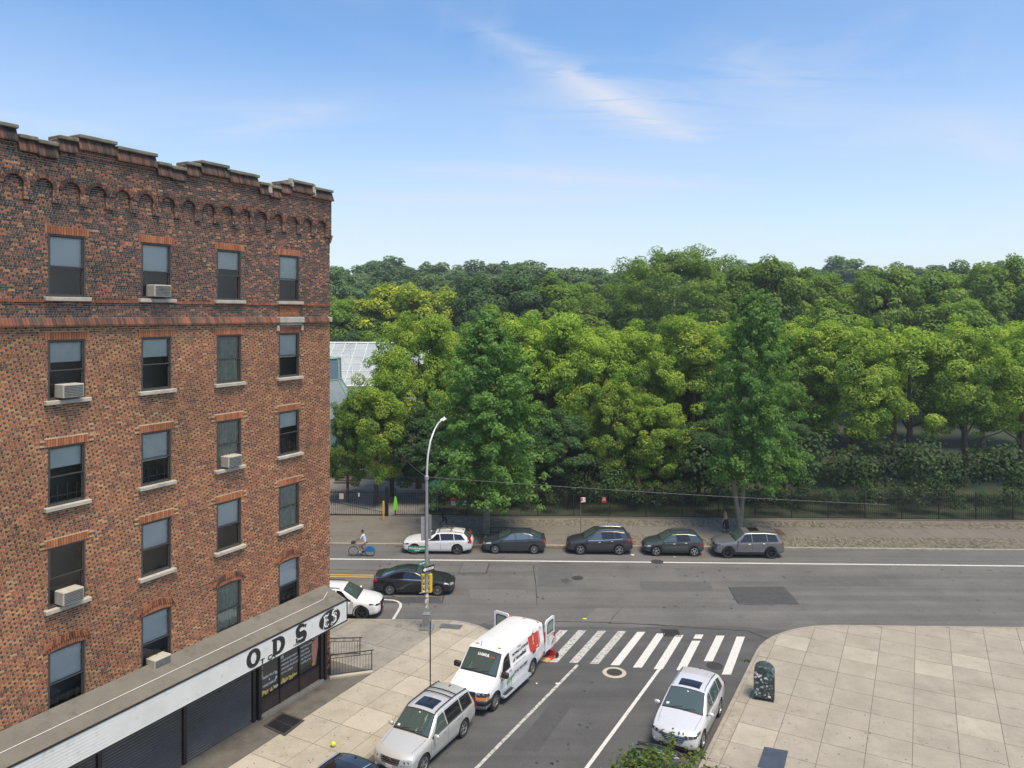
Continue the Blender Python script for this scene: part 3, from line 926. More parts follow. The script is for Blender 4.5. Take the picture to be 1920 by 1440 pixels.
while z < ZT:
    z0, z1 = z, z + H_C - JN
    zm = (z0 + z1) / 2
    if not (16.17 < zm < 16.5 or 16.95 < zm < 17.06):
        free = [(S0, COR_S)]
        for b0, b1, q0, q1 in blocked:
            if q0 < zm < q1:
                nf = []
                for f0, f1 in free:
                    if b1 <= f0 or b0 >= f1: nf.append((f0, f1)); continue
                    if b0 > f0: nf.append((f0, b0))
                    if b1 < f1: nf.append((b1, f1))
                free = nf
        free2 = free
        if ARC_BOT < zm < ARC_Z + ARC_R:          # courses stop at the niche edges
            cuts = []
            for a_ in ARC_S:
                hwid = ARC_R if zm < ARC_Z else math.sqrt(max(0, ARC_R ** 2 - (zm - ARC_Z) ** 2))
                cuts += [a_ - hwid, a_ + hwid]
            free2 = []
            for f0, f1 in free:
                ed = [f0] + sorted(c for c in cuts if f0 < c < f1) + [f1]
                free2 += [(ed[i] + .003, ed[i + 1] - .003) for i in range(len(ed) - 1)]
        # pattern: stretcher/header, headers marching diagonally every course
        s = COR_S + .35 - (row * ((LST + LHD + 2 * JN) / 2 + .017) + rb.uniform(-.012, .012)) % (LST + LHD + 2 * JN)
        kind = 0
        while s > S0:
            ln = LST if kind == 0 else LHD
            a, b = s - ln, s
            s -= ln + JN
            if zm > 16.3:
                t = rb.choice((.10, .17, .25, .32, .42, .52, .64)) + rb.uniform(-.06, .06) if kind == 0 else rb.choice((.02, .05, .12, .3)) + rb.uniform(0, .05)
                if rb.random() < .03: t = .85
            else:
                t = .62 + rb.gauss(0, .13) if kind == 0 else (.08 + rb.uniform(0, .22) if rb.random() < .75 else .5)
                if kind == 0 and rb.random() < .05: t = .86
            kind = 1 - kind
            for f0, f1 in free2:
                x0, x1 = max(a, f0), min(b, f1)
                if x1 - x0 > .012:
                    o = PROUD if proud((x0 + x1) / 2, zm) else 0.0
                    put_brick(x0, x1, z0, z1, o, min(1, max(0, t)), .03)
    z += H_C; row += 1
o = bb(mbr, 'brick_courses', M_brick, tint=True); o['kind'] = 'stuff'
# proud mortar layer with arch niches (polygon strips)
mb = MB()
edges_s = [S0] + sorted(sum(([a - ARC_R, a + ARC_R] for a in ARC_S), [])) + [COR_S]
def arch_pts(a, n=10): return [(a - ARC_R * math.cos(math.pi * k / n), ARC_Z + ARC_R * math.sin(math.pi * k / n)) for k in range(n + 1)]
OP = PROUD - .012
mb.add([WP(S0, ARC_Z + ARC_R + .001, OP), WP(COR_S, ARC_Z + ARC_R + .001, OP), WP(COR_S, ZT, OP), WP(S0, ZT, OP)], [(0, 1, 2, 3)])
for i in range(0, len(edges_s), 2):
    a, b = edges_s[i], edges_s[i + 1]
    mb.add([WP(a, ARC_BOT, OP), WP(b, ARC_BOT, OP), WP(b, ARC_Z + ARC_R, OP), WP(a, ARC_Z + ARC_R, OP)], [(0, 1, 2, 3)])
    mb.add([WP(a, ARC_BOT, OP), WP(b, ARC_BOT, OP), WP(b, ARC_BOT, -.012), WP(a, ARC_BOT, -.012)], [(3, 2, 1, 0)], 1)
for a in ARC_S:
    pts = arch_pts(a)
    for k in range(len(pts) - 1):
        (s0, z0), (s1, z1) = pts[k], pts[k + 1]
        mb.add([WP(s0, z0, OP), WP(s1, z1, OP), WP(s1, ARC_Z + ARC_R, OP), WP(s0, ARC_Z + ARC_R, OP)], [(0, 1, 2, 3)])
        mb.add([WP(s0, z0, OP), WP(s1, z1, OP), WP(s1, z1, -.012), WP(s0, z0, -.012)], [(3, 2, 1, 0)], 1)
    for sg in (-1, 1):
        x = a + sg * ARC_R
        mb.add([WP(x, ARC_BOT, OP), WP(x, ARC_Z, OP), WP(x, ARC_Z, -.012), WP(x, ARC_BOT, -.012)], [(0, 1, 2, 3)], 1)
# return of the proud layer at the corner
mb.add([WP(COR_S, ARC_BOT, OP), WP(COR_S, ZT, OP), WP(COR_S, ZT, -.02), WP(COR_S, ARC_BOT, -.02)], [(0, 3, 2, 1)])
bb(mb, 'corbel_table', [M_mortar_g, M_reveal])
# arch rings of small header bricks
for a in ARC_S:
    mb = MB()
    n = 11
    for k in range(n):
        t0, t1 = math.pi * (k + .06) / n, math.pi * (k + .94) / n
        mb.cur_t = rb.choice((.1, .2, .3, .45))
        r0, r1 = ARC_R - .005, ARC_R + .11
        q = [(a - r0 * math.cos(t0), ARC_Z + r0 * math.sin(t0)), (a - r0 * math.cos(t1), ARC_Z + r0 * math.sin(t1)), (a - r1 * math.cos(t1), ARC_Z + r1 * math.sin(t1)), (a - r1 * math.cos(t0), ARC_Z + r1 * math.sin(t0))]
        f = [WP(x, zz, PROUD + .022) for x, zz in q]; bk = [WP(x, zz, .0) for x, zz in q]
        mb.add(f + bk, [(3, 2, 1, 0), (0, 1, 5, 4), (1, 2, 6, 5), (2, 3, 7, 6), (3, 0, 4, 7)])
    bb(mb, 'arch_ring', M_brick, tint=True, fix=True)
# corner corbel bracket
mb = MB()
for k in range(4):
    mb.cur_t = .5
    mb.box(WP(COR_S + .0, 20.12 - k * .09, .02 - .005 * k), (.14 - .028 * k, .2 - .035 * k, .085), -TH)
bb(mb, 'corbel_bracket', M_brick, tint=True)

# --- sloped brick weatherings, copings and merlons of the parapet
def weathering(s0, s1, zb, zt_, o0, o1, t0):
    mb = MB()
    s = s0
    while s < s1 - .03:
        e = min(s + .092, s1)
        mb.cur_t = min(1, max(0, t0 + rb.uniform(-.16, .16)))
        jj = rb.uniform(-.006, .006)
        mb.add([WP(s, zb, 0), WP(e, zb, 0), WP(e, zb, o1 + jj), WP(s, zb, o1 + jj), WP(s, zb + .05, o1 + jj), WP(e, zb + .05, o1 + jj), WP(s, zt_, o0 + jj * .5), WP(e, zt_, o0 + jj * .5), WP(s, zt_, 0), WP(e, zt_, 0)],
               [(3, 2, 1, 0), (3, 4, 5, 2), (4, 6, 7, 5), (6, 8, 9, 7), (0, 8, 6, 4, 3), (1, 2, 5, 7, 9)])
        s += .099
    return bb(mb, 'weathering_course', M_brick, tint=True, fix=True)
levels = [(25.46, COR_S, 22.20), (24.12, 25.44, 22.32), (23.5, 24.1, 22.16), (22.9, 23.48, 21.9)]
s = 22.88
pat = [(.55, 21.95), (1.5, 22.2), (1.3, 22.32), (.62, 22.16), (.6, 21.9)]
k = 0
while s > S0 + .5:
    w, zz = pat[k % len(pat)]
    levels.append((max(S0, s - w), s, zz)); s -= w + .02; k += 1
for s0, s1, zt_ in levels:
    mb = MB()
    cen = WP((s0 + s1) / 2, (ZT + zt_ - .12) / 2 + .02, -.17 + PROUD / 2)
    mb.box(cen, (.34 + PROUD, s1 - s0, zt_ - .12 - ZT + .06), -TH)
    bb(mb, 'merlon', M_btex)
    weathering(s0, s1, zt_ - .50, zt_ - .13, PROUD + .03, PROUD + .15, .20)
    mb = MB()
    mb.bbox(WP((s0 + s1) / 2, zt_ - .06, -.13 + PROUD / 2), (.55 + PROUD, s1 - s0 - .004, .12), .02, -TH)
    bb(mb, 'coping_stone', M_stone_m)
for sx, z0, z1 in ((25.45, 21.75, 22.3), (22.89, 21.55, 21.98), (24.11, 22.0, 22.36)):
    mb = MB(); mb.bbox(WP(sx, (z0 + z1) / 2, PROUD + .05), (.16, .2, z1 - z0), .02, -TH); bb(mb, 'coping_end_stone', M_stone)
weathering(S0, 23.46, 16.2, 16.46, .02, .13, .33)
weathering(24.86, COR_S - .12, 16.2, 16.46, .02, .13, .33)
mb = MB(); mb.bbox(WP(COR_S - .04, 16.32, .03), (.2, .18, .22), .03, -TH); bb(mb, 'belt_end_stone', M_stone)
mb = MB(); mb.bbox(WP(24.16, 16.33, .08), (.24, 1.42, .24), .02, -TH); bb(mb, 'belt_stone', M_stone)
mb = MB(); mb.bbox(WP(24.16, 16.15, .05), (.16, 1.30, .10), .02, -TH); bb(mb, 'belt_stone_moulding', M_stone)
for sx in (23.46, 24.86):
    mb = MB(); mb.bbox(WP(sx, 15.98, .04), (.12, .14, .24), .02, -TH); bb(mb, 'stone_bracket', M_stone)
mb = MB()
s = S0
while s < COR_S - .05:
    mb.cur_t = .55 + rb.uniform(-.15, .1)
    mb.box(WP(s + .035, 17.0, .02), (.05, .066, .1), -TH); s += .0765
bb(mb, 'soldier_course', M_brick, tint=True)
# red panel below the top window
mb = MB()
for i in range(12):
    for j in range(7):
        mb.cur_t = .68 + rb.uniform(-.12, .14)
        mb.box(WP(23.62 + i * .096, 16.53 + j * .0605, .012), (.03, .086, .05), -TH)
bb(mb, 'brick_panel', M_brick, tint=True)

# --- windows
def window(s0, s1, z0, z1, k, c):
    w, h = s1 - s0, z1 - z0
    d = -.06
    mb = MB()
    fw = .055
    for a in (s0 + fw / 2, s1 - fw / 2): mb.box(WP(a, (z0 + z1) / 2, d), (.12, fw, h), -TH)
    mb.box(WP(c, z1 - fw / 2, d), (.12, w - 2 * fw, fw), -TH); mb.box(WP(c, z0 + fw / 2, d), (.12, w - 2 * fw, fw), -TH)
    fr = bb(mb, 'window', M_wframe)
    zm = z0 + h * .49
    for nm, a, b, dd in (('upper_sash', zm - .02, z1 - fw, d + .015), ('lower_sash', z0 + fw, zm + .02, d - .025)):
        mb = MB(); t = .035
        for x in (s0 + fw + t / 2, s1 - fw - t / 2): mb.box(WP(x, (a + b) / 2, dd), (.035, t, b - a), -TH)
        mb.box(WP(c, b - t / 2, dd), (.035, w - 2 * fw - 2 * t, t), -TH); mb.box(WP(c, a + t / 2, dd), (.035, w - 2 * fw - 2 * t, t), -TH)
        sub(mb, nm, M_wframe, fr)
    # blind or curtain right behind the pane
    mode = {0: 'curtain', 1: 'blind', 2: 'half', 3: 'curtain2', 4: 'white'}[k] if abs(c - cols[0]) < .1 else rb.choice(['blind', 'half', 'white', 'curtain2', 'none'])
    gl = M_glassd
    a0, a1 = s0 + fw, s1 - fw
    def blindq(nm, za, zb, m, wavy=False):
        mb = MB()
        n = 24 if wavy else 1
        for i in range(n):
            x0, x1 = a0 + (a1 - a0) * i / n, a0 + (a1 - a0) * (i + 1) / n
            e0 = .025 * math.sin(i * 1.9) if wavy else 0
            e1 = .025 * math.sin((i + 1) * 1.9) if wavy else 0
            mb.add([WP(x0, za, d - .07 + e0), WP(x1, za, d - .07 + e1), WP(x1, zb, d - .07 + e1), WP(x0, zb, d - .07 + e0)], [(0, 1, 2, 3)])
        sub(mb, nm, m, fr)
    if mode == 'curtain': blindq('curtain', zm - .05, z1, M_blind, True)
    elif mode == 'curtain2': blindq('curtain', z0, z1, M_curt, True)
    elif mode == 'blind': blindq('blind', zm - .08, z1, M_blind)
    elif mode == 'half': blindq('blind', zm + .25, z1, M_blind)
    elif mode == 'white': blindq('blind', zm, z1, M_blindw)
    for nm, a, b, dd in (('upper_pane', zm, z1 - fw, d + .013), ('lower_pane', z0 + fw, zm, d - .027)):
        mb = MB(); mb.add([WP(a0, a, dd), WP(a1, a, dd), WP(a1, b, dd), WP(a0, b, dd)], [(0, 1, 2, 3)])
        sub(mb, nm, M_glass_clear, fr)
    if k in (2, 4):      # window guard bars
        mb = MB()
        for x in (s0 + .3, s0 + .62, s0 + .92): mb.tube([WP(x, z0 + .08, d + .05), WP(x, z0 + .62, d + .05)], .009, 5)
        mb.tube([WP(a0, z0 + .3, d + .05), WP(a1, z0 + .3, d + .05)], .008, 5)
        sub(mb, 'guard', M_black, fr)
    mb = MB(); mb.bbox(WP(c, z0 - .065, -.03), (.36, w + .26, .13), .015, -TH); bb(mb, 'sill', M_stone)
    mb = MB()
    if k < 4:
        n = int((w + .22) / .083)
        for i in range(n):
            x = s0 - .11 + (w + .22) * (i + .5) / n
            mb.cur_t = .62 + rb.uniform(-.13, .12)
            mb.box(WP(x, z1 + LINT / 2 - .01, .0), (.05, (w + .22) / n - .014, LINT - .03), -TH)
        if k in (2, 3):
            for x in (s0 - .19, s1 + .19):
                for j in range(3):
                    mb.cur_t = 1.0 if j != 1 else .35
                    mb.box(WP(x + (.05 if j == 1 else 0) * (1 if x < c else -1), z1 + .05 + j * .075, .004), (.05, .15, .06), -TH)
    else:
        n = 17
        for i in range(n):
            t = (i + .5) / n * 2 - 1
            x = c + t * (w / 2 + .14)
            zz = z1 + .30 - .20 * t * t
            mb.cur_t = rb.choice((.2, .32, .55, .62))
            mb.box(WP(x, zz, .02), (.075, .062, .20), M=Matrix.Rotation(-TH, 3, 'Z') @ Matrix.Rotation(-t * -.5, 3, 'X'))
        for i in range(n):
            t = (i + .5) / n * 2 - 1
            mb.cur_t = .62 + rb.uniform(-.1, .1)
            mb.box(WP(c + t * (w / 2 + .02), z1 + .10 - .07 * t * t, .0), (.05, .058, .16), -TH)
    bb(mb, 'lintel', M_brick, tint=True)
def clear_glass(name, tint, refl=0.12):
    m = bpy.data.materials.new(name); m.use_nodes = True
    t = m.node_tree
    for n in list(t.nodes): t.nodes.remove(n)
    o = t.nodes.new('ShaderNodeOutputMaterial')
    tr = t.nodes.new('ShaderNodeBsdfTransparent'); tr.inputs[0].default_value = tint
    gl = t.nodes.new('ShaderNodeBsdfGlossy'); gl.inputs['Roughness'].default_value = .03
    lw = t.nodes.new('ShaderNodeFresnel'); lw.inputs[0].default_value = 1.5
    ad = t.nodes.new('ShaderNodeMath'); ad.operation = 'ADD'; ad.inputs[1].default_value = refl; ad.use_clamp = True
    t.links.new(lw.outputs[0], ad.inputs[0])
    mx = t.nodes.new('ShaderNodeMixShader')
    t.links.new(ad.outputs[0], mx.inputs[0]); t.links.new(tr.outputs[0], mx.inputs[1]); t.links.new(gl.outputs[0], mx.inputs[2])
    t.links.new(mx.outputs[0], o.inputs['Surface'])
    return m
M_glass_clear = clear_glass('pane_glass', (.90, .93, .91, 1), .02)
for o_ in openings:
    window(*o_)
for ci, k in ((1, 2), (2, 0), (3, 3), (2, 4), (3, 1)):         # window air conditioners further along the facade
    c_ = cols[ci]; z_ = WZ[k][0] + .28
    mb = MB(); mb.bbox(WP(c_, z_, .10), (.5, .68, .42), .02, -TH); ac = bb(mb, 'air_conditioner', M_stone)
    mb = MB()
    for j in range(7): mb.box(WP(c_, z_ - .15 + j * .05, .355), (.012, .6, .02), -TH)
    sub(mb, 'grille', M_wframe, ac)

# --- shop front at street level
mb = MB()
mb.box(WP((S0 + 22.3) / 2, 1.7, -.05), (.1, 22.3 - S0, 3.4), -TH)
bb(mb, 'shop_shutter', M_black)
for k_ in range(4):          # roller shutters in four bays, slatted
    a_ = S0 + .1 + k_ * 3.28
    mb = MB()
    for j_ in range(28): mb.bbox(WP(a_ + 1.55, .18 + j_ * .105, .02), (.05, 3.1, .09), .02, -TH)
    o = bb(mb, 'shutter_slats', mat('shutter_grey', (.13, .13, .125), .5, .4, var=(.8, .25), tint=((.07, .045, .03), 1.6, .58, .72))); o['kind'] = 'stuff'
    mb = MB(); mb.box(WP(a_ + 3.2, 1.6, .03), (.14, .14, 3.2), -TH); bb(mb, 'shutter_guide', M_black)
mb = MB()       # brick corner pier
row = 0; z = 0.1
mbr = MB()
while z < SHOP_TOP + .1:
    for (a, b) in (((26.32, 26.52), (26.53, 26.67)) if row % 2 else ((26.32, 26.42), (26.43, 26.67))):
        mbr.cur_t = rb.choice((.05, .4, .6, .7))
        mbr.box(WP((a + b) / 2, z + .031, -.03), (.1, b - a, .062), -TH)
    z += H_C; row += 1
bb(mbr, 'corner_pier', M_brick, tint=True)
mb = MB(); mb.box(WP(26.5, 1.8, -.1), (.19, .355, 3.6), -TH); bb(mb, 'corner_pier_core', M_mortar)
for a, b in ((25.92, 26.04), (26.18, 26.30), (22.3, 22.46)):
    mb = MB(); mb.bbox(WP((a + b) / 2, 1.6, .08), (.2, b - a, 3.2), .01, -TH); bb(mb, 'shop_pillar', M_black)
mb = MB(); mb.box(WP(26.11, 1.6, .02), (.12, .14, 3.2), -TH); bb(mb, 'shop_pillar', M_brown)
mb = MB(); mb.box(WP(24.2, .19, .12), (.34, 3.6, .14), -TH); bb(mb, 'shop_plinth', M_conc2)
panes = [(22.47, 23.50), (23.56, 24.64), (24.70, 25.90)]
shopglass = mat('shop_glass', (0.032, 0.036, 0.035), 0.12, spec=.6, var=(1.5, .3))
for k, (a, b) in enumerate(panes):
    mb = MB(); mb.box(WP((a + b) / 2, 2.08, .03), (.02, b - a, 2.35), -TH); pn = bb(mb, 'shop_window', shopglass)
    mb = MB(); mb.box(WP((a + b) / 2, .58, .04), (.05, b - a, .64), -TH)
    for q in (.33, .8): mb.box(WP((a + b) / 2, q, .072), (.02, b - a - .12, .03), -TH)
    bb(mb, 'kick_panel', M_brown)
    mb = MB(); mb.box(WP(b + .03, 1.7, .05), (.1, .055, 3.2), -TH); bb(mb, 'mullion', M_black)
    mb = MB(); mb.box(WP((a + b) / 2, .905, .05), (.08, b - a, .05), -TH); bb(mb, 'transom', M_black)
    SF = lambda x, y, o=.046: WP(x, y, o)
    tx = MB()
    if k == 0:
        put_text(tx, 'FRESH FRUITS', .125, lambda x, y: SF(22.98 + x, 1.62 + y), align='CENTER', offset=.004)
        put_text(tx, '&', .125, lambda x, y: SF(22.98 + x, 1.46 + y), align='CENTER', offset=.004)
        put_text(tx, 'VEGETABLES', .13, lambda x, y: SF(22.98 + x, 1.28 + y), align='CENTER', offset=.004)
    elif k == 1:
        for i, sline in enumerate(('HOME MADE FRESH', 'ORGANIC PRODUCTS', 'ORGANIC PRODUCTS', 'OF ALL KINDS')):
            put_text(tx, sline, .105, lambda x, y, i=i: SF(23.64 + x, 1.92 - .17 * i + y), offset=.003)
    else:
        for i, sline in enumerate(('NATURAL JUICE', 'WELCOME', 'E & S FOODS', 'DELI PRODUCTS', 'COFFEE & TEA')):
            put_text(tx, sline, .10, lambda x, y, i=i: SF(24.78 + x, 2.05 - .17 * i + y), offset=.003)
    sub(tx, 'lettering', M_white, pn)
    # printed fruit along the lower edge, flyers
    mbf = MB(); fm = [mat('print_orange', (.75, .36, .03), .6), mat('print_yellow', (.8, .6, .08), .6), mat('print_red', (.6, .07, .06), .6), mat('print_green', (.12, .3, .06), .6), mat('print_cream', (.75, .68, .55), .6)]
    if k < 2:
        for i in range(26):
            x = rb.uniform(a + .08, b - .08); y = rb.uniform(.98, 1.13) + (.05 if k else .0)
            rr = rb.uniform(.035, .075)
            P2 = disc2d(x, y, rr, rr, 10)
            mbf.add([SF(px_, py_, .046 + .0004 * i) for px_, py_ in P2], [list(range(10))], rb.choice((0, 1, 1, 0, 2, 3, 4)) if k == 0 else rb.choice((1, 1, 4, 0, 1, 3)))
    else:
        def rect(x0, y0, x1, y1, mi, o=.047): mbf.add([SF(x0, y0, o), SF(x1, y0, o), SF(x1, y1, o), SF(x0, y1, o)], [(0, 1, 2, 3)], mi)
        mbf.add([SF(25.52, 1.18), SF(25.72, 1.15), SF(25.86, 1.75), SF(25.86, 2.25), SF(25.46, 2.0), SF(25.46, 1.6)], [(0, 1, 2, 3, 4, 5)], 5)
        for x in (25.48, 25.62, 25.75): rect(x, 2.18, x + .1, 2.5, 4, .049)
        rect(25.45, 2.5, 25.6, 2.95, 4, .048); rect(25.68, 2.45, 25.86, 3.05, 6, .048)
        P2 = disc2d(25.58, 1.1, .12, .09, 12); mbf.add([SF(x, y, .05) for x, y in P2], [list(range(12))], 0)
        P2 = disc2d(25.66, 2.75, .07, .12, 12); mbf.add([SF(x, y, .05) for x, y in P2], [list(range(12))], 1)
    fm += [mat('print_pink', (.62, .27, .18), .6), mat('print_mint', (.45, .58, .48), .6)]
    sub(mbf, 'fruit_print', fm, pn, fix=True)
    if k == 0:
        mbp = MB()
        for x0, y0, x1, y1 in ((22.5, 2.05, 22.62, 2.4), (22.5, 1.72, 22.62, 1.98), (23.22, 2.35, 23.42, 2.75)):
            mbp.add([SF(x0, y0), SF(x1, y0), SF(x1, y1), SF(x0, y1)], [(0, 1, 2, 3)])
        sub(mbp, 'flyer', mat('paper', (.5, .5, .42), .8), pn)
        mbp = MB(); P2 = disc2d(22.95, 2.72, .1, .1, 14); mbp.add([SF(x, y) for x, y in P2], [list(range(14))]); sub(mbp, 'blue_sticker', mat('print_blue', (.03, .07, .4), .6), pn)
        mbp = MB()
        for y in (1.62, 1.42): 
            P2 = disc2d(23.36, y, .06, .07, 12); mbp.add([SF(x, yy) for x, yy in P2], [list(range(12))])
        sub(mbp, 'print', mat('print_cream', (.75, .68, .55), .6), pn)
    if k == 1:
        mbp = MB()
        n = 16      # crescent emblem
        for i in range(n):
            t0, t1 = R(60 + 260 * i / n), R(60 + 260 * (i + 1) / n)
            w0, w1 = .07 * math.sin(math.pi * i / n) + .004, .07 * math.sin(math.pi * (i + 1) / n) + .004
            cx_, cy_ = 24.08, 2.78
            q = [(cx_ + (.17 - w0) * math.cos(t0), cy_ + (.17 - w0) * math.sin(t0)), (cx_ + .17 * math.cos(t0), cy_ + .17 * math.sin(t0)), (cx_ + .17 * math.cos(t1), cy_ + .17 * math.sin(t1)), (cx_ + (.17 - w1) * math.cos(t1), cy_ + (.17 - w1) * math.sin(t1))]
            mbp.add([SF(x, y) for x, y in q], [(0, 1, 2, 3)])
        put_text(mbp, 'crescent', .13, lambda x, y: SF(24.08 + x, 2.42 + y), align='CENTER')
        sub(mbp, 'emblem', M_grey_p, pn, fix=True)
        mbp = MB()
        for x0, y0, x1, y1 in ((23.6, 2.3, 23.78, 2.5), (23.6, 2.05, 23.78, 2.27)):
            mbp.add([SF(x0, y0), SF(x1, y0), SF(x1, y1), SF(x0, y1)], [(0, 1, 2, 3)])
        sub(mbp, 'flyer', mat('paper', (.5, .5, .42), .8), pn)

# --- shop awning with its sign face
AW_O, AW_S1, AW_S0 = 1.30, 26.32, S0 + .5
M_awn = mat('awning_top', (0.155, 0.145, 0.118), .85, var=(.8, .12), var2=(6, .06), tint=((.11, .10, .08), 1.4, .52, .68))
M_sign = mat('sign_white', (0.64, 0.65, 0.61), .6, var=(1.2, .07), tint=((.45, .43, .36), 3, .58, .76))
mb = MB()
za, zf, zbm = 4.36, 3.90, 3.0
pts = [(za, 0.03), (zf, AW_O), (zbm, AW_O), (zbm + .02, AW_O - .08), (zf - .1, AW_O - .10), (za - .12, .03)]
vs = [WP(s, z_, o_) for s in (AW_S0, AW_S1) for z_, o_ in pts]
m = len(pts)
mb.add(vs, [(i, (i + 1) % m, (i + 1) % m + m, i + m) for i in range(m)] + [list(range(m))[::-1], [i + m for i in range(m)]])
aw = bb(mb, 'shop_awning', M_awn, fix=True)
mb = MB()
nb = 8
for k in range(nb):       # overlapping boards of the sign face
    z0 = zbm + .03 + (zf - zbm - .06) * k / nb; z1 = z0 + (zf - zbm - .06) / nb - .006
    mb.add([WP(AW_S0, z0, AW_O + .022), WP(AW_S1 - .03, z0, AW_O + .022), WP(AW_S1 - .03, z1, AW_O + .010), WP(AW_S0, z1, AW_O + .010), WP(AW_S0, z0, AW_O), WP(AW_S1 - .03, z0, AW_O)], [(0, 1, 2, 3), (4, 5, 1, 0)])
sub(mb, 'sign_board', M_sign, aw, fix=True)
mb = MB()
for z_ in (zbm, zf): mb.box(WP((AW_S0 + AW_S1) / 2, z_, AW_O + .01), (.05, AW_S1 - AW_S0, .05), -TH)
mb.box(WP(AW_S1 - .01, (zbm + zf) / 2, AW_O + .012), (.05, .045, zf - zbm + .05), -TH)
sub(mb, 'sign_trim', M_black, aw)
mb = MB(); mb.tube([WP(AW_S0, 4.12, .75), WP(AW_S1 - .9, 4.115, .75), WP(AW_S1 - .3, 4.2, .45)], .010, 6); sub(mb, 'cable', M_blind, aw)
SG = lambda x, y, o=.026: WP(x, y, AW_O + o)
mb = MB()
def slab_poly(strokes, cx_, cy_, sc, o=.03):
    for poly in strokes:
        f = [SG(cx_ + x * sc, cy_ + y * sc, o) for x, y in poly]; b_ = [SG(cx_ + x * sc, cy_ + y * sc, .0) for x, y in poly]
        n = len(poly)
        mb.add(f + b_, [list(range(n))] + [(i, (i + 1) % n, (i + 1) % n + n, i + n) for i in range(n)])
def ribbon(path, w0fn, cx_, cy_, sc, o=.03):
    """stroke of changing width along a path"""
    L1, R1 = [], []
    for i, (x, y) in enumerate(path):
        a, b = path[max(i - 1, 0)], path[min(i + 1, len(path) - 1)]
        dx, dy = b[0] - a[0], b[1] - a[1]; l = math.hypot(dx, dy) or 1
        w = w0fn(i / (len(path) - 1)) / 2
        L1.append((x - dy / l * w, y + dx / l * w)); R1.append((x + dy / l * w, y - dx / l * w))
    for i in range(len(path) - 1):
        slab_poly([[R1[i], R1[i + 1], L1[i + 1], L1[i]]], cx_, cy_, sc, o)
def arcp(cx_, cy_, rx, ry, t0, t1, n=14): return [(cx_ + rx * math.cos(R(t0 + (t1 - t0) * k / n)), cy_ + ry * math.sin(R(t0 + (t1 - t0) * k / n))) for k in range(n + 1)]
def letter(nm):
    global mb
    sub(mb, nm, M_black, aw, fix=True)
    mb = MB()
slab_poly([[(-.42, -.5), (-.12, -.5), (-.12, .5), (-.42, .5)], [(-.5, -.5), (-.42, -.5), (-.42, -.38), (-.5, -.42)], [(-.5, .42), (-.42, .38), (-.42, .5), (-.5, .5)]], 22.22, 3.45, .68)
ribbon([(-.14, .43)] + arcp(-.05, 0, .42, .41, 90, -90, 16) + [(-.14, -.43)], lambda t: .14 + .18 * math.sin(math.pi * t), 22.22, 3.45, .68)
letter('sign_letter')
ribbon(arcp(0, 0, .36, .42, 0, 360, 28), lambda t: .18 + .12 * abs(math.cos(2 * math.pi * t)), 20.95, 3.45, .68)
letter('sign_letter')
ribbon([(.40, .42), (.36, .24)] , lambda t: .10, 23.48, 3.47, .68)
ribbon(arcp(.0, .22, .30, .24, 25, 180, 12) + arcp(0, .02, .3, .10, 200, 250, 4)[1:] + [(.1, -.06)] + arcp(.02, -.24, .30, .23, 55, -150, 16), lambda t: .15 + .19 * math.sin(math.pi * min(1, max(0, t))) ** 1.5, 23.48, 3.47, .68)
ribbon([(-.38, -.20), (-.36, -.46)], lambda t: .12, 23.48, 3.47, .68)
letter('sign_letter')
for ch_, x_ in (('T', 21.30), ('C', 21.66), ('.', 22.0)):
    put_text(mb, ch_, .27, lambda x, y: SG(x_ + x * 1.2, 3.055 + y), offset=.012)
    letter('sign_letter')
put_text(mb, '718-857-0908', .115, lambda x, y: SG(23.03 + x, 3.075 + y), offset=.003, spacing=1.05)
letter('sign_phone_number')
P2 = disc2d(25.19, 3.45, .66, .39, 40)
mb.add([SG(x, y, .03) for x, y in P2], [list(range(40))])
letter('sign_oval')
mb = MB()
# black letter initials in the oval
E0, S_0 = (24.95, 3.44), (25.45, 3.46)
ribbon([(-.10, .22), (-.06, .05), (-.09, -.12), (-.02, -.25)], lambda t: .05 + .05 * math.sin(math.pi * t), *E0, 1.0, .034)
ribbon([(-.16, .20), (-.02, .24), (.10, .20), (.17, .27)], lambda t: .03 + .04 * math.sin(math.pi * t), *E0, 1.0, .034)
ribbon([(-.05, .02), (.08, .04), (.15, -.02)], lambda t: .05, *E0, 1.0, .034)
ribbon([(-.02, -.22), (.08, -.26), (.18, -.17)], lambda t: .06 - .03 * t, *E0, 1.0, .034)
ribbon([(-.12, -.16), (-.17, -.27), (-.12, -.33)], lambda t: .03, *E0, 1.0, .034)
ribbon([(.05, .2), (.04, -.2)], lambda t: .022, *E0, 1.0, .034)
ribbon([(.18, .24), (.08, .30), (-.06, .25), (-.10, .13), (.02, .04), (.13, -.04), (.12, -.18), (-.02, -.25), (-.14, -.19)], lambda t: .035 + .06 * math.sin(math.pi * t), *S_0, 1.0, .034)
ribbon([(-.02, .12), (.12, .14), (.17, .06)], lambda t: .04, *S_0, 1.0, .034)
ribbon([(.02, .2), (0, -.22)], lambda t: .022, *S_0, 1.0, .034)
ribbon([(-.14, -.19), (-.2, -.27), (-.13, -.33), (-.08, -.27)], lambda t: .025, *S_0, 1.0, .034)
sub(mb, 'oval_initials', M_white, aw, fix=True)

